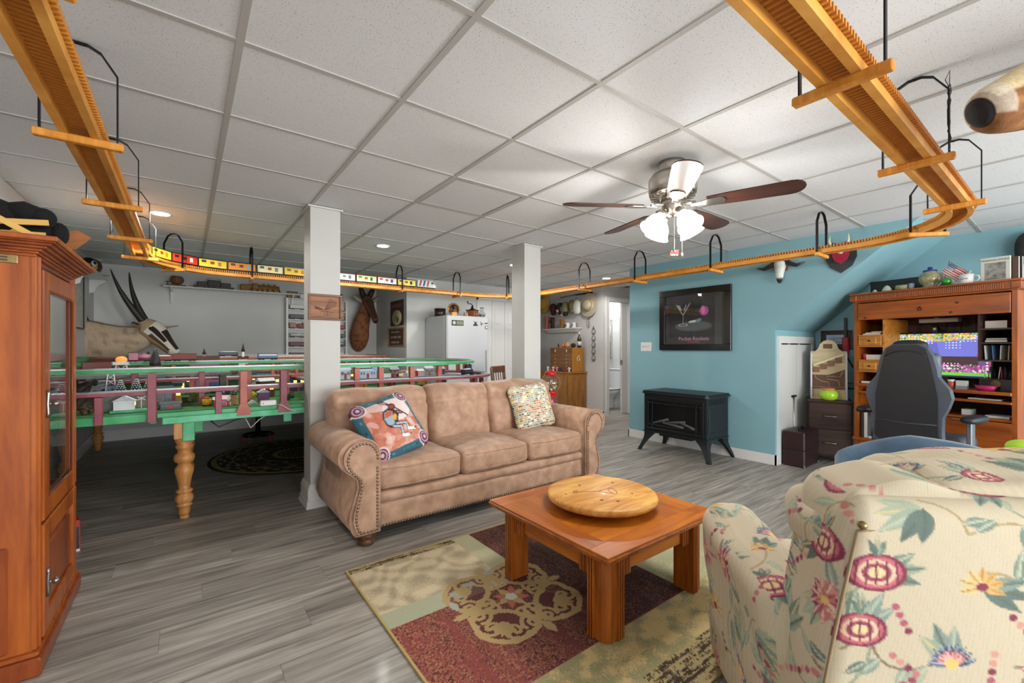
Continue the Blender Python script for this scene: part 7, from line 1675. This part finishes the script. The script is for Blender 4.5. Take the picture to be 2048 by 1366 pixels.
ap('framed_print', 'narrow black framed photo beside the red print', 1.45, 1.56, 1.12, 1.33, m_black, M('photo_brown', '#8d7464', .5, col2='#c9b8a4', vs=25), .012)
gu = thing('red_guitar', 'small red and black guitar-shaped ornament hanging behind the marble game', 'ornament', (5.985, 1.64, 1.0), -PI/2); MB().cb(-.03, .03, -.045, -.005, .14, .34, .008).build('body', M('guitar_red', '#a81f30', .35), gu); MB().b(-.012, .012, -.035, -.015, .34, .56).build('neck', m_black, gu); MB().cyl((0, -.02, .14), (-.06, -.02, -.05), .008).cyl((0, -.02, .14), (.07, -.02, .0), .008).build('stand', m_black, gu)
wr = thing('wire_basket', 'dark wire basket with a gilt bar on the alcove wall', 'basket', (5.985, 1.62, .76), -PI/2); MB().b(-.07, .07, -.1, 0, 0, .01).build('tray', m_black, wr)
for k in range(8): MB().cyl((-.07+.02*k, -.1, 0), (-.07+.02*k, -.1, .19), .002, n=5).build('wire', m_brass, wr)
MB().b(-.07, .07, -.105, -.095, .06, .072).build('bar', m_brass, wr)

# ================================================================ desk hutch
DR = math.atan2(-.977, -.214); dk = thing('desk_hutch', 'tall pine computer desk hutch with cubbies and drawers in the teal alcove', 'desk', (5.463, 1.43, 0), DR)
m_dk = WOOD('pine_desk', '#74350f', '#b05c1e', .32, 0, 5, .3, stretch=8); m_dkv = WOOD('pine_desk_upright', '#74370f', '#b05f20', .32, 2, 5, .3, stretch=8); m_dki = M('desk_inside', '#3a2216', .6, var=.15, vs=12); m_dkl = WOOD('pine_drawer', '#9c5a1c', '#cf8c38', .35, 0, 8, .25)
DW, DD = 1.13, .47
for x in (0, DW-.03): MB().b(x, x+.03, .0, DD, .3, 1.69).build('side', m_dkv, dk)
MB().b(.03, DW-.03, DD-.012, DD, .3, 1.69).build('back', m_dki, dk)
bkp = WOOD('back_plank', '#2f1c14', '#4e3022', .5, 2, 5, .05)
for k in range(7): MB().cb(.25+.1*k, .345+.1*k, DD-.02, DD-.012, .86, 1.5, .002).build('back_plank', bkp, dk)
for k, (p, z0, z1) in enumerate(((.0, 1.675, 1.69), (.018, 1.69, 1.75), (.03, 1.75, 1.768))): MB().cb(-p, DW+p, -p, DD, z0, z1, .003).build('cornice', m_dk, dk)
fm = MB().cb(-.003, .003, -.003, .003, 1.697, 1.745, .0015).mesh('flute', m_dkv)
for k in range(78): obj('flute', fm, dk, (.075+k*(DW-.15)/77, -.02, 0))
for x in (.0, DW): MB().cb(x-.03, x+.03, -.026, -.014, 1.695, 1.747, .004).build('corner_block', m_dk, dk)
fp = MB().cb(.035, DW-.035, -.008, .012, 1.5, 1.665, .003).build('flip_panel', m_dk, dk)
MB().tube([(DW*.47+.014*math.cos(a), -.016, 1.575+.014*math.sin(a)) for a in np.linspace(0, 2*PI, 14)[:-1]], .003, n=6, closed=True).sph((DW*.47, -.012, 1.59), .007, 8, 6).build('ring_pull', m_iron, fp)
for (x, z) in ((.78, 1.61), (.74, 1.53), (.1, 1.52)): MB().sph((x, -.0075, z), .011, 10, 6, (1.4, .15, 1)).build('knot', m_burn2, fp)
# left tower
MB().b(.235, .25, .02, DD-.012, .86, 1.5).build('divider', m_dkl, dk)
for z in (1.345, 1.235, 1.095, .985): MB().b(.03, .235, .01, DD-.012, z-.006, z+.006).build('shelf', m_dkl, dk)
for z0, z1 in ((1.243, 1.337), (.993, 1.087)):
    d1_ = MB().cb(.036, .23, .0, .2, z0, z1, .002).build('drawer', m_dkl, dk); MB().cb(.08, .19, -.006, .002, z0+.014, z1-.014, .003).build('drawer_panel', m_dkl, d1_); MB().sph((.135, -.012, (z0+z1)/2), .009, 10, 8).build('knob', m_iron, d1_)
# right tower
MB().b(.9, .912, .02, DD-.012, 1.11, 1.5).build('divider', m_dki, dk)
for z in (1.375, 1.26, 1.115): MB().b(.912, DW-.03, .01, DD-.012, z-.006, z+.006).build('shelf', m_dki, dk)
MB().cb(.03, DW-.03, -.01, DD-.012, .835, .862, .004).build('desktop', m_dk, dk); MB().cb(.03, DW-.03, -.005, .3, .765, .785, .004).build('keyboard_tray', m_dk, dk)
MB().b(.03, DW-.03, .02, DD-.012, .62, .64).build('low_shelf', m_dk, dk); MB().cb(.62, DW-.03, .0, .02, .335, .615, .003).build('lower_door', m_dk, dk); MB().cb(.75, .95, -.02, -.006, .6, .612, .003).build('door_pull', m_steel, dk)
MB().cb(-.012, DW+.012, -.015, DD, .285, .315, .004).build('base_shelf', m_dk, dk); MB().b(.05, DW-.05, .01, .03, .2, .285).build('apron', m_dk, dk)
for x in (.0, DW-.07):
    for y in (.0, DD-.08): MB().add([(x, y, .285), (x+.09, y, .285), (x+.09, y+.08, .285), (x, y+.08, .285), (x+.008, y+.004, 0), (x+.06, y+.004, 0), (x+.06, y+.056, 0), (x+.008, y+.056, 0)], [(0, 1, 2, 3), (4, 7, 6, 5), (0, 4, 5, 1), (1, 5, 6, 2), (2, 6, 7, 3), (3, 7, 4, 0)]).build('leg', m_dkv, dk)
MB().b(.62, .635, .02, DD-.012, .315, .62).build('divider', m_dki, dk)
MB().cyl((DW*.5, .2, 1.49), (DW*.5, .2, 1.5), .02).b(DW*.4, DW*.64, .17, .24, 1.455, 1.49).build('lamp_housing', M('lamp_brown', '#8d7c70', .5), dk)
def D(x, y, z): 
    c, s = math.cos(DR), math.sin(DR); return (5.463+x*c-y*s, 1.43+x*s+y*c, z)
# monitor
mo = thing('monitor', 'wide computer monitor showing a farmhouse wallpaper in the desk hutch', 'monitor', D(.57, .3, .8625), DR)
MB().cb(-.335, .335, 0, .03, .08, .505, .005).build('bezel', m_black, mo); MB().cb(-.04, .04, .0, .05, .012, .1, .004).build('stand', m_black, mo); MB().cb(-.15, .15, -.09, .1, 0, .012, .004).build('foot', m_black, mo)
cm = Canvas(.64, .4, .0024, '#5a5aa8'); X, Y = cm.X, cm.Y
cm.rect(0, .64, .3, .4, '#a8b0e2')
for k in range(700):
    x, y = rng.random()*.64, .28+rng.random()*.12; c = ['#5d8a3c', '#d9a83c', '#8aa04a', '#7d86d2', '#3c6a3a', '#c98a3c'][rng.integers(6)]; cm.ell(x, y, .012, .008, c, rng.random()*3)
cm.rect(0, .1, .16, .3, '#6fae3a'); cm.poly([(.1, .16), (.22, .33), (.36, .16)], '#4d4f93'); cm.poly([(.16, .32), (.6, .345), (.64, .33), (.6, .2), (.2, .17)], '#6064b0'); cm.poly([(.16, .32), (.28, .32), (.3, .2), (.2, .17)], '#52569c')
cm.poly([(.55, .2), (.64, .33), (.64, .05), (.55, .05)], '#8c4a52'); cm.rect(.2, .56, .08, .19, '#3a2a2c'); cm.rect(.56, .62, .05, .17, '#4d4a78')
for k in range(9): cm.line([(.55, .06+.03*k), (.64, .06+.03*k)], .002, '#6e3038')
for k in range(300): cm.ell(.2+rng.random()*.42, .04+rng.random()*.07, .012, .008, ['#b0479a', '#3c6a3a', '#7a3a5c', '#a85a9c', '#2f4a2c', '#c9a0c0'][rng.integers(6)], rng.random()*3)
cm.rect(0, .64, .015, .045, '#5fae2c'); cm.rect(0, .64, 0, .014, '#1c2430'); cm.poly([(.1, .2), (.13, .28), (.16, .2)], '#3a2c2a')
for (x0, y0, nx, ny) in ((.02, .38, 3, 5), (.09, .38, 4, 2), (.17, .34, 4, 2), (.44, .38, 5, 3), (.34, .32, 5, 3), (.28, .13, 7, 3), (.61, .14, 1, 3)):
    for i in range(nx):
        for j in range(ny): cm.rect(x0+.024*i, x0+.024*i+.009, y0-.024*j-.008, y0-.024*j, '#e2e4f2', .85)
sheet('screen', cm, PRINT('screen_glow', .25, emit=.85), mo, (0, -.001, .29), (PI/2, 0, 0))
wb = thing('webcam', 'small black webcam perched on top of the monitor', 'camera', D(.52, .31, .8625+.5055), DR); MB().cyl((0, -.02, .03), (0, .03, .03), .022, n=16).b(-.02, .02, -.015, .025, 0, .012).build('body', m_black, wb); MB().cyl((0, -.024, .03), (0, -.02, .03), .011, n=14).build('lens', m_steel, wb)
# things in the hutch
def paper(x, y, z, w, d, h, col, label, name='book', cat='book', rz=0, group='papers and books in the desk hutch'):
    t = thing(name, label, cat, D(x, y, z), DR+rz, group); m = M('pp'+col, col, .7)
    MB().cb(-w/2, w/2, -d/2, d/2, 0, h, .0015).build('cover', m, t); MB().b(-w/2+.003, w/2-.001, -d/2-.0006, d/2-.003, .003, max(.0045, h-.003)).build('pages', M('page_edge', '#d9d4c8', .8), t); return t
paper(.13, .13, 1.3515, .15, .18, .012, '#d6d2c9', 'white booklet at the bottom of the top left cubby'); paper(.14, .13, 1.3645, .13, .16, .01, '#bfc3c6', 'grey booklet stacked in the top left cubby'); paper(.15, .14, 1.3755, .09, .1, .01, '#e2dfd8', 'small white pad on the cubby booklets')
paper(.14, .12, 1.1015, .13, .12, .05, '#e0ded9', 'thick white paper block in the second left cubby', 'paper_stack', 'paper')
t = thing('red_cup', 'small red and white cup in the second left cubby', 'cup', D(.06, .08, 1.1015), DR); MB().lathe([(.02, 0), (.026, .06), (.023, .06), (.018, .004)], 16).build('cup', M('cup_red', '#a8343c', .4), t)
paper(.12, .14, .8625, .16, .2, .025, '#1f2226', 'black case on the left of the desktop', 'black_case', 'case'); paper(.16, .16, .7855, .16, .2, .016, '#d0d4d8', 'white papers on the left of the keyboard tray', 'paper_stack', 'paper')
for k, (x, c, w, lab) in enumerate(((.045, '#2c2f33', .022, 'black binder leftmost under the desk'), (.075, '#d2cfc6', .03, 'cream binder second under the desk'), (.11, '#dcdad4', .03, 'white binder third under the desk'), (.15, '#17191c', .035, 'thick black binder fourth under the desk'))):
    t = thing('binder', lab, 'binder', D(x+.01, .16, .3155), DR, 'binders under the desk'); MB().cb(-w/2, w/2, -.13, .13, 0, .28, .003).build('cover', M('bi'+c, c, .5), t); MB().b(-w/2+.003, w/2-.003, -.1, .132, .004, .272).build('pages', M('page_edge', '#d9d4c8', .8), t)
for k in range(3): paper(.24, .14, .3155+.085*k, .1, .18, .05 if k < 2 else .045, ['#c7b98a', '#3a3c44', '#d6d3c8'][k], ['yellow booklet pile low beside the black binder', 'dark album beside the black binder', 'white card box beside the black binder'][k])
paper(.985, .16, 1.3815, .13, .15, .065, '#a8475a', 'pink game box in the top right cubby', 'game_box', 'box'); paper(.99, .15, 1.2665, .13, .16, .02, '#3c3f45', 'dark disc cases in the second right cubby', 'disc_case', 'case'); paper(.99, .15, 1.287, .12, .15, .014, '#8d9296', 'grey disc case on top in the second right cubby', 'disc_case', 'case')
for k in range(4): 
    t = thing('file_folder', ['white folder leftmost in the lower right cubby', 'blue folder second in the lower right cubby', 'white leaning folder in the lower right cubby', 'tan folder at the right of the lower right cubby'][k], 'folder', D(.93+.045*k, .15, 1.1215), DR, 'folders in the lower right cubby'); MB().box((0, 0, .06), (.006, .18, .118), rotm(0, -.06*(1 if k < 2 else -.6), 0)).build('folder', M('fo%d' % k, ['#dcdcda', '#4a6a9c', '#d5d2c9', '#b59a74'][k], .6), t)
ph = thing('pen_box', 'dark box full of pens on the right of the desktop', 'pen holder', D(.98, .15, .8625), DR); MB().cb(-.1, .1, -.05, .05, 0, .1, .004).build('box', M('penbox', '#2c221f', .5), ph); MB().cyl((0, -.051, .06), (0, -.053, .06), .03, n=18).build('medallion', m_brass, ph)
for k in range(9): MB().cyl((-.08+.02*k, 0, .09), (-.085+.021*k+.01*math.sin(k*2), .01, .19+.01*math.cos(k*3)), .004, n=6).build('pen', M('pen%d' % (k % 4), ['#d9d6cf', '#b8342c', '#2c3c6a', '#1c1c1e'][k % 4], .4), ph)
bw_ = thing('magenta_bowl', 'magenta plastic basket on the right of the desktop', 'basket', D(.94, .045, .8625), DR); MB().lathe([(.05, 0), (.07, .045), (.067, .045), (.047, .004), (.001, .004)], 20, sy=.6).build('basket', M('magenta', '#a8205c', .35), bw_)
for k, (x, c, lab) in enumerate(((.72, '#b5532c', 'orange pill bottle with white cap on the desktop'), (.79, '#c9c9c4', 'stack of white cards beside the pill bottle'))):
    t = thing('pill_bottle' if k == 0 else 'card_box', lab, 'bottle' if k == 0 else 'box', D(x, .06, .8625), DR)
    if k == 0: MB().lathe([(.022, 0), (.022, .06), (.018, .064)], 18).build('bottle', M('amber_plastic', c, .25), t); MB().lathe([(.024, .062), (.024, .08), (.001, .081)], 18).build('cap', m_white, t)
    else: MB().cb(-.035, .035, -.02, .02, 0, .075, .002).build('cards', M('cards', c, .6), t); MB().b(-.036, .036, -.021, .021, .0, .03).build('sleeve', M('sleeve', '#8d8f92', .4), t)
paper(.93, .12, .7855, .2, .15, .012, '#b5b3ac', 'silver keyboard on the right of the keyboard tray', 'keyboard', 'keyboard'); paper(1.0, .14, .6405, .14, .16, .02, '#c9cbcc', 'white papers on the low shelf at right', 'paper_stack', 'paper'); paper(.8, .15, .6405, .06, .1, .05, '#b9c4b0', 'pale green box on the low shelf', 'small_box', 'box')
# things on top of the hutch
TZ = 1.7685
def onTop(name, label, cat, x, y=.12, rz=0): return thing(name, label, cat, D(x, y, TZ), DR+rz)
t = onTop('white_card', 'small white card at the left end of the hutch top', 'card', .07, .05); MB().cb(-.03, .03, -.02, .02, 0, .008, .001).build('card', m_white, t)
for k, (x, r_) in enumerate(((.15, .022), (.25, .042))):
    t = onTop('shell', ['small pale shell on the hutch top', 'larger pale shell on the hutch top'][k], 'shell', x, .06); MB().lathe([(r_, 0), (r_*.95, r_*.5), (r_*.5, r_*1.2), (.001, r_*1.5)], 16, sy=.6).build('shell', M('shell_pale', '#bcc4ac', .6, var=.1, vs=60), t)
t = onTop('black_display_box', 'long black box lettered MAR on the hutch top', 'box', .24, .24); MB().cb(-.2, .23, -.03, .03, 0, .13, .003).build('box', M('boxblack', '#1d2226', .5), t); text('MAR', .05, M('boxsilver', '#a9aeb2', .4), t, (.07, -.0305, .05), (PI/2, 0, 0), spacing=1.1)
t = onTop('money_bundle', 'rolled bundle of green notes on the hutch top', 'bundle', .37, .06); MB().cyl((-.045, 0, .026), (.045, 0, .026), .025, n=16).build('roll', M('notes', '#8f8f5c', .7, col2='#b8b48a', vs=60), t)
t = onTop('patterned_tin', 'small blue and white patterned tin on the hutch top', 'tin', .44, .06); MB().lathe([(.022, 0), (.022, .055), (.001, .056)], 18).build('tin', M('tin_blue', '#4a5468', .4, col2='#b5b9c0', vs=70), t)
t = onTop('shell_lamp', 'round glass jar of shells with a blue lid on the hutch top', 'jar', .56, .1); MB().lathe([(.05, 0), (.052, .012), (.045, .016), (.075, .05), (.082, .085), (.07, .125), (.045, .145), (.045, .15)], 28).build('globe', M('shell_glass', '#a89a6c', .15, col2='#7a7a5c', vs=35, coat=.6), t); MB().lathe([(.048, .15), (.048, .162), (.018, .166), (.016, .19), (.001, .191)], 20).build('lid', M('lid_blue', '#24407c', .4), t)
t = onTop('white_mug', 'white mug behind the flag on the hutch top', 'mug', .66, .16); MB().lathe([(.04, 0), (.042, .13), (.038, .13), (.036, .01), (.001, .01)], 20).build('cup', m_white, t)
t = onTop('desk_flag', 'small American flag leaning on the hutch top', 'flag', .7, .08); MB().cyl((-.05, 0, 0), (.0, 0, .21), .003, n=6).sph((.001, 0, .214), .006, 8, 6).build('stick', m_brass, t); flag(t, (.035, -.008, .115), (PI/2, .75, 0), .15, .1); MB().b(-.06, -.035, -.015, .015, 0, .02).build('base', m_black, t)
t = onTop('green_ornament', 'shiny green glass ball ornament on the hutch top', 'ornament', .7, .03); MB().sph((0, 0, .036), .034, 18, 12).build('ball', M('green_glass', '#2f9a2c', .08, .4, coat=.6), t); MB().cyl((0, 0, .068), (0, 0, .08), .01).build('cap', m_steel, t)
t = onTop('coffee_mug', 'white lettered mug with spoon on the hutch top', 'mug', .82, .05); MB().lathe([(.04, 0), (.045, .005), (.046, .08), (.042, .08), (.04, .01), (.001, .01)], 22).build('cup', m_white, t); MB().tube([(.045, 0, .065), (.075, 0, .06), (.08, 0, .04), (.07, 0, .02), (.044, 0, .018)], .006, n=8).build('handle', m_white, t); MB().cyl((.0, 0, .05), (.03, 0, .11), .003, n=6).build('spoon', m_white, t); MB().tube([(-.025+.0028*i, -.0465+.00001*i*i, .04+.006*math.sin(i*1.9)) for i in range(19)], .0012, n=5).build('script_print', M('mug_print', '#3c4a5c', .5), t)
t = onTop('framed_book', 'white book titled Financial Fitness standing on the hutch top', 'book', .985, .08, .05); MB().cb(-.085, .085, -.008, .008, 0, .2, .002).build('cover', M('bookwhite', '#c9c8bc', .6), t); MB().b(-.06, .06, -.0092, -.008, .015, .155).build('cover_photo', M('bookphoto', '#55534d', .6, col2='#a5a39a', vs=30), t); text('FINANCIAL FITNESS', .018, m_black, t, (0, -.0085, .175), (PI/2, 0, 0))
for k in range(2):
    t = onTop('brown_book', ['dark brown book behind the white book', 'black book at the back of the hutch top row'][k], 'book', 1.02+.012*k, .115+.03*k, .05); MB().cb(-.085, .085, -.011, .011, 0, .19, .002).build('cover', M('bkd%d' % k, ['#4a3020', '#1e1a18'][k], .5), t); MB().b(-.082, .086, -.008, .008, .003, .187).build('pages', M('page_edge', '#d9d4c8', .8), t)

# ================================================================ gaming chair
gc = thing('gaming_chair', 'black and grey racing style desk chair seen from behind', 'chair', (4.86, .83, 0), -PI/2-.16)
m_gk = M('chair_black', '#15161a', .5, var=.1, vs=20, bump=.15, bs=80); m_gg = M('chair_grey', '#454b55', .45, var=.08, vs=20)
# outline of the back, seen from behind (local x, z)
half = [(.0, 1.3), (.1, 1.3), (.15, 1.27), (.19, 1.2), (.215, 1.1), (.225, 1.03), (.3, .93), (.315, .86), (.29, .78), (.255, .7), (.25, .58), (.255, .5), (.2, .46), (.0, .455)]
half = [(x*.86, .455+(z-.455)*.94) for x, z in half]
full = half+[(-x, z) for x, z in half[::-1][1:-1]]
MB().prism(full, -.26, -.2, 'XZ').build('back_shell', m_gg, gc)
hb_ = [(.0, 1.295), (.09, 1.295), (.14, 1.26), (.17, 1.15), (.2, 1.0), (.225, .85), (.225, .65), (.235, .5), (.19, .465), (.0, .46)]
hb_ = [(x*.86, .455+(z-.455)*.94) for x, z in hb_]
bpn = MB().prism(hb_+[(-x, z) for x, z in hb_[::-1][1:-1]], -.275, -.255, 'XZ').build('back_panel', m_gk, gc)
MB().tube([(-.135, -.277, 1.15), (-.07, -.279, 1.19), (0, -.28, 1.2), (.07, -.279, 1.19), (.135, -.277, 1.15)], .004, n=6).build('seam', m_gk, bpn); MB().tube([(-.19, -.277, .63), (0, -.278, .62), (.19, -.277, .63)], .003, n=6).build('seam', m_gg, bpn)
MB().cushion((0, -.19, 1.225), (.22, .13, .12), 2.8, 22, 12).build('headrest', m_gk, gc)
soft('back_cushion', (.36, .1, .72), .04, .03, m_gg, gc, (0, -.16, .82)); soft('seat', (.52, .52, .12), .045, .03, m_gg, gc, (0, .06, .45))
for s in (-1, 1):
    MB().cb(s*.315-.016, s*.315+.016, -.09, -.02, .44, .66, .006).build('arm_post', M('arm_silver', '#6d7076', .35, .4), gc); a = MB().cushion((s*.335, -.05, .68), (.11, .32, .06), 3, 20, 10).build('armrest', m_gk, gc)
MB().cyl((0, .06, .1), (0, .06, .4), .03, n=14).build('gas_lift', m_bm, gc); mb = MB()
for k in range(5):
    a = 2*PI*k/5+.5; mb.tube([(0, .06, .11), (.29*math.cos(a), .06+.29*math.sin(a), .07)], [.035, .02], n=8)
    MB().sph((.3*math.cos(a), .06+.3*math.sin(a), .03), .03, 12, 8).build('caster', m_black, gc)
mb.build('star_base', m_bm, gc)

# ================================================================ blue tub chair beyond the recliner
bt = thing('blue_armchair', 'blue velvet tub chair peeking out behind the floral recliner', 'armchair', (3.1, .6, 0), -2.3)
m_bv = M('blue_velvet', '#2b4257', .8, col2='#46627a', vs=6, sheen=.4)
P_ = []; Rr = []
N_ = 26
for k in range(N_): a = PI*1.15*k/(N_-1)-PI*.075; P_.append((.36*math.cos(a), .34*math.sin(a)))
mb = MB(); vs = []; fs = []
for k, (x, y) in enumerate(P_):
    n_ = Vector((x, y)).normalized(); e = math.sin(PI*k/(N_-1)); ht = .58+.12*min(1, e*1.3)
    for (o_, z) in ((-.06, .3), (-.06, ht-.05), (-.035, ht-.01), (.0, ht), (.035, ht-.01), (.06, ht-.05), (.065, .3), (.05, .12)): vs.append((x+n_.x*o_, y+n_.y*o_, z))
for k in range(N_-1):
    for j in range(7): fs.append((k*8+j, k*8+j+1, (k+1)*8+j+1, (k+1)*8+j))
fs += [tuple(range(8)), tuple(range((N_-1)*8, N_*8))[::-1]]
mb.add(vs, fs, True).build('tub_back', m_bv, bt); soft('seat_cushion', (.56, .56, .16), .06, .03, m_bv, bt, (0, -.02, .36)); soft('seat_base', (.62, .6, .16), .04, .04, m_bv, bt, (0, 0, .2))
for sx in (-1, 1):
    for sy in (-1, 1): MB().cyl((sx*.24, sy*.22, 0), (sx*.22, sy*.2, .13), .016, .022).build('leg', m_brown, bt)
stb = thing('side_table', 'small round dark side table right of the blue armchair', 'table', (3.75, .16, 0)); MB().lathe([(.17, .6), (.175, .61), (.17, .622), (.001, .622)], 28).build('top', m_brown, stb); MB().cyl((0, 0, .02), (0, 0, .6), .02, n=12).build('stem', m_brown, stb); MB().lathe([(.13, 0), (.13, .012), (.03, .03)], 24).build('foot', m_brown, stb)
gl_ = thing('green_toy', 'lime green plush lying at the right edge behind the recliner', 'toy', (3.72, .2, .6225), .3)
MB().cushion((0, 0, .04), (.16, .16, .09), 2.3, 18, 12).build('body', M('lime_plush', '#9cc42c', .8), gl_)

# ================================================================ antelope mount at the upper right, on its own column
column(2.55, -.32, 'white square column right of the camera, out of frame')
am = thing('antelope_mount', 'brown antelope mount with pale muzzle blaze jutting in at the upper right', 'animal mount', (2.439, -.25, 1.75))
NO, BA = Vector((1.775, .185, 1.88))-Vector((2.439, -.25, 1.75)), Vector((-.1, .06, .33))
ax_ = (NO-BA).normalized(); sidev = tuple(Vector((0, 0, 1)).cross(ax_).normalized())
def A(t, dz=0): p = BA.lerp(NO, t); return (p.x, p.y, p.z+dz)
def acol(V, S, TH):
    c = np.tile(L('#7a4d26'), (len(V), 1)); n = vnoise(V[:, 0]*6+3, V[:, 2]*6+3, 12, 12, 6); c = mix(c, L('#a87440'), (n-.45)*1.6)
    up = np.sin(TH); c = mix(c, L('#cdb98e'), ((up > .35)&(S > .3)&(S < .9))*.9); c = mix(c, L('#d0cabb'), ((S > .8)&(S < .94)&(up > -.5))*.5); c[(S > .95)] = L('#191414'); c[(np.abs(up+.35) < .06)&(S > .72)] = L('#2c1c14'); return c
loft('neck', [((.0, .0, -.12), .12, .17, sidev), ((-.04, .02, .0), .12, .17, sidev), ((-.09, .055, .13), .1, .14, sidev), ((-.12, .075, .24), .08, .08, sidev)], acol, m_fur, am)
loft('head', [(A(-.12, .04), .05, .06, sidev), (A(.02, .04), .09, .11, sidev), (A(.22, .03), .1, .15, sidev), (A(.45, .02), .085, .13, sidev), (A(.68, .01), .068, .1, sidev), (A(.86, 0), .062, .078, sidev), (A(.96, 0), .052, .06, sidev), (A(1.0, -.004), .025, .03, sidev)], acol, m_fur, am, n=44, sub=9)
for s in (-1, 1):
    p = Vector(A(.18, .08))+Vector(sidev)*s*.088; MB().sph(p, .017, 12, 8).build('eye', m_eye, am)
    q = Vector(A(.0, .13))+Vector(sidev)*s*.05; MB().tube([q, q+Vector((.07, -.05, .06))+Vector(sidev)*s*.03, q+Vector((.16, -.1, .08))+Vector(sidev)*s*.06], [.028, .022, .01], n=10).build('horn', m_horn, am)
    r_ = Vector(A(.965, .03))+Vector(sidev)*s*.03; MB().sph(r_, .015, 10, 8, (1, 1, .7)).build('nostril', m_black, am)
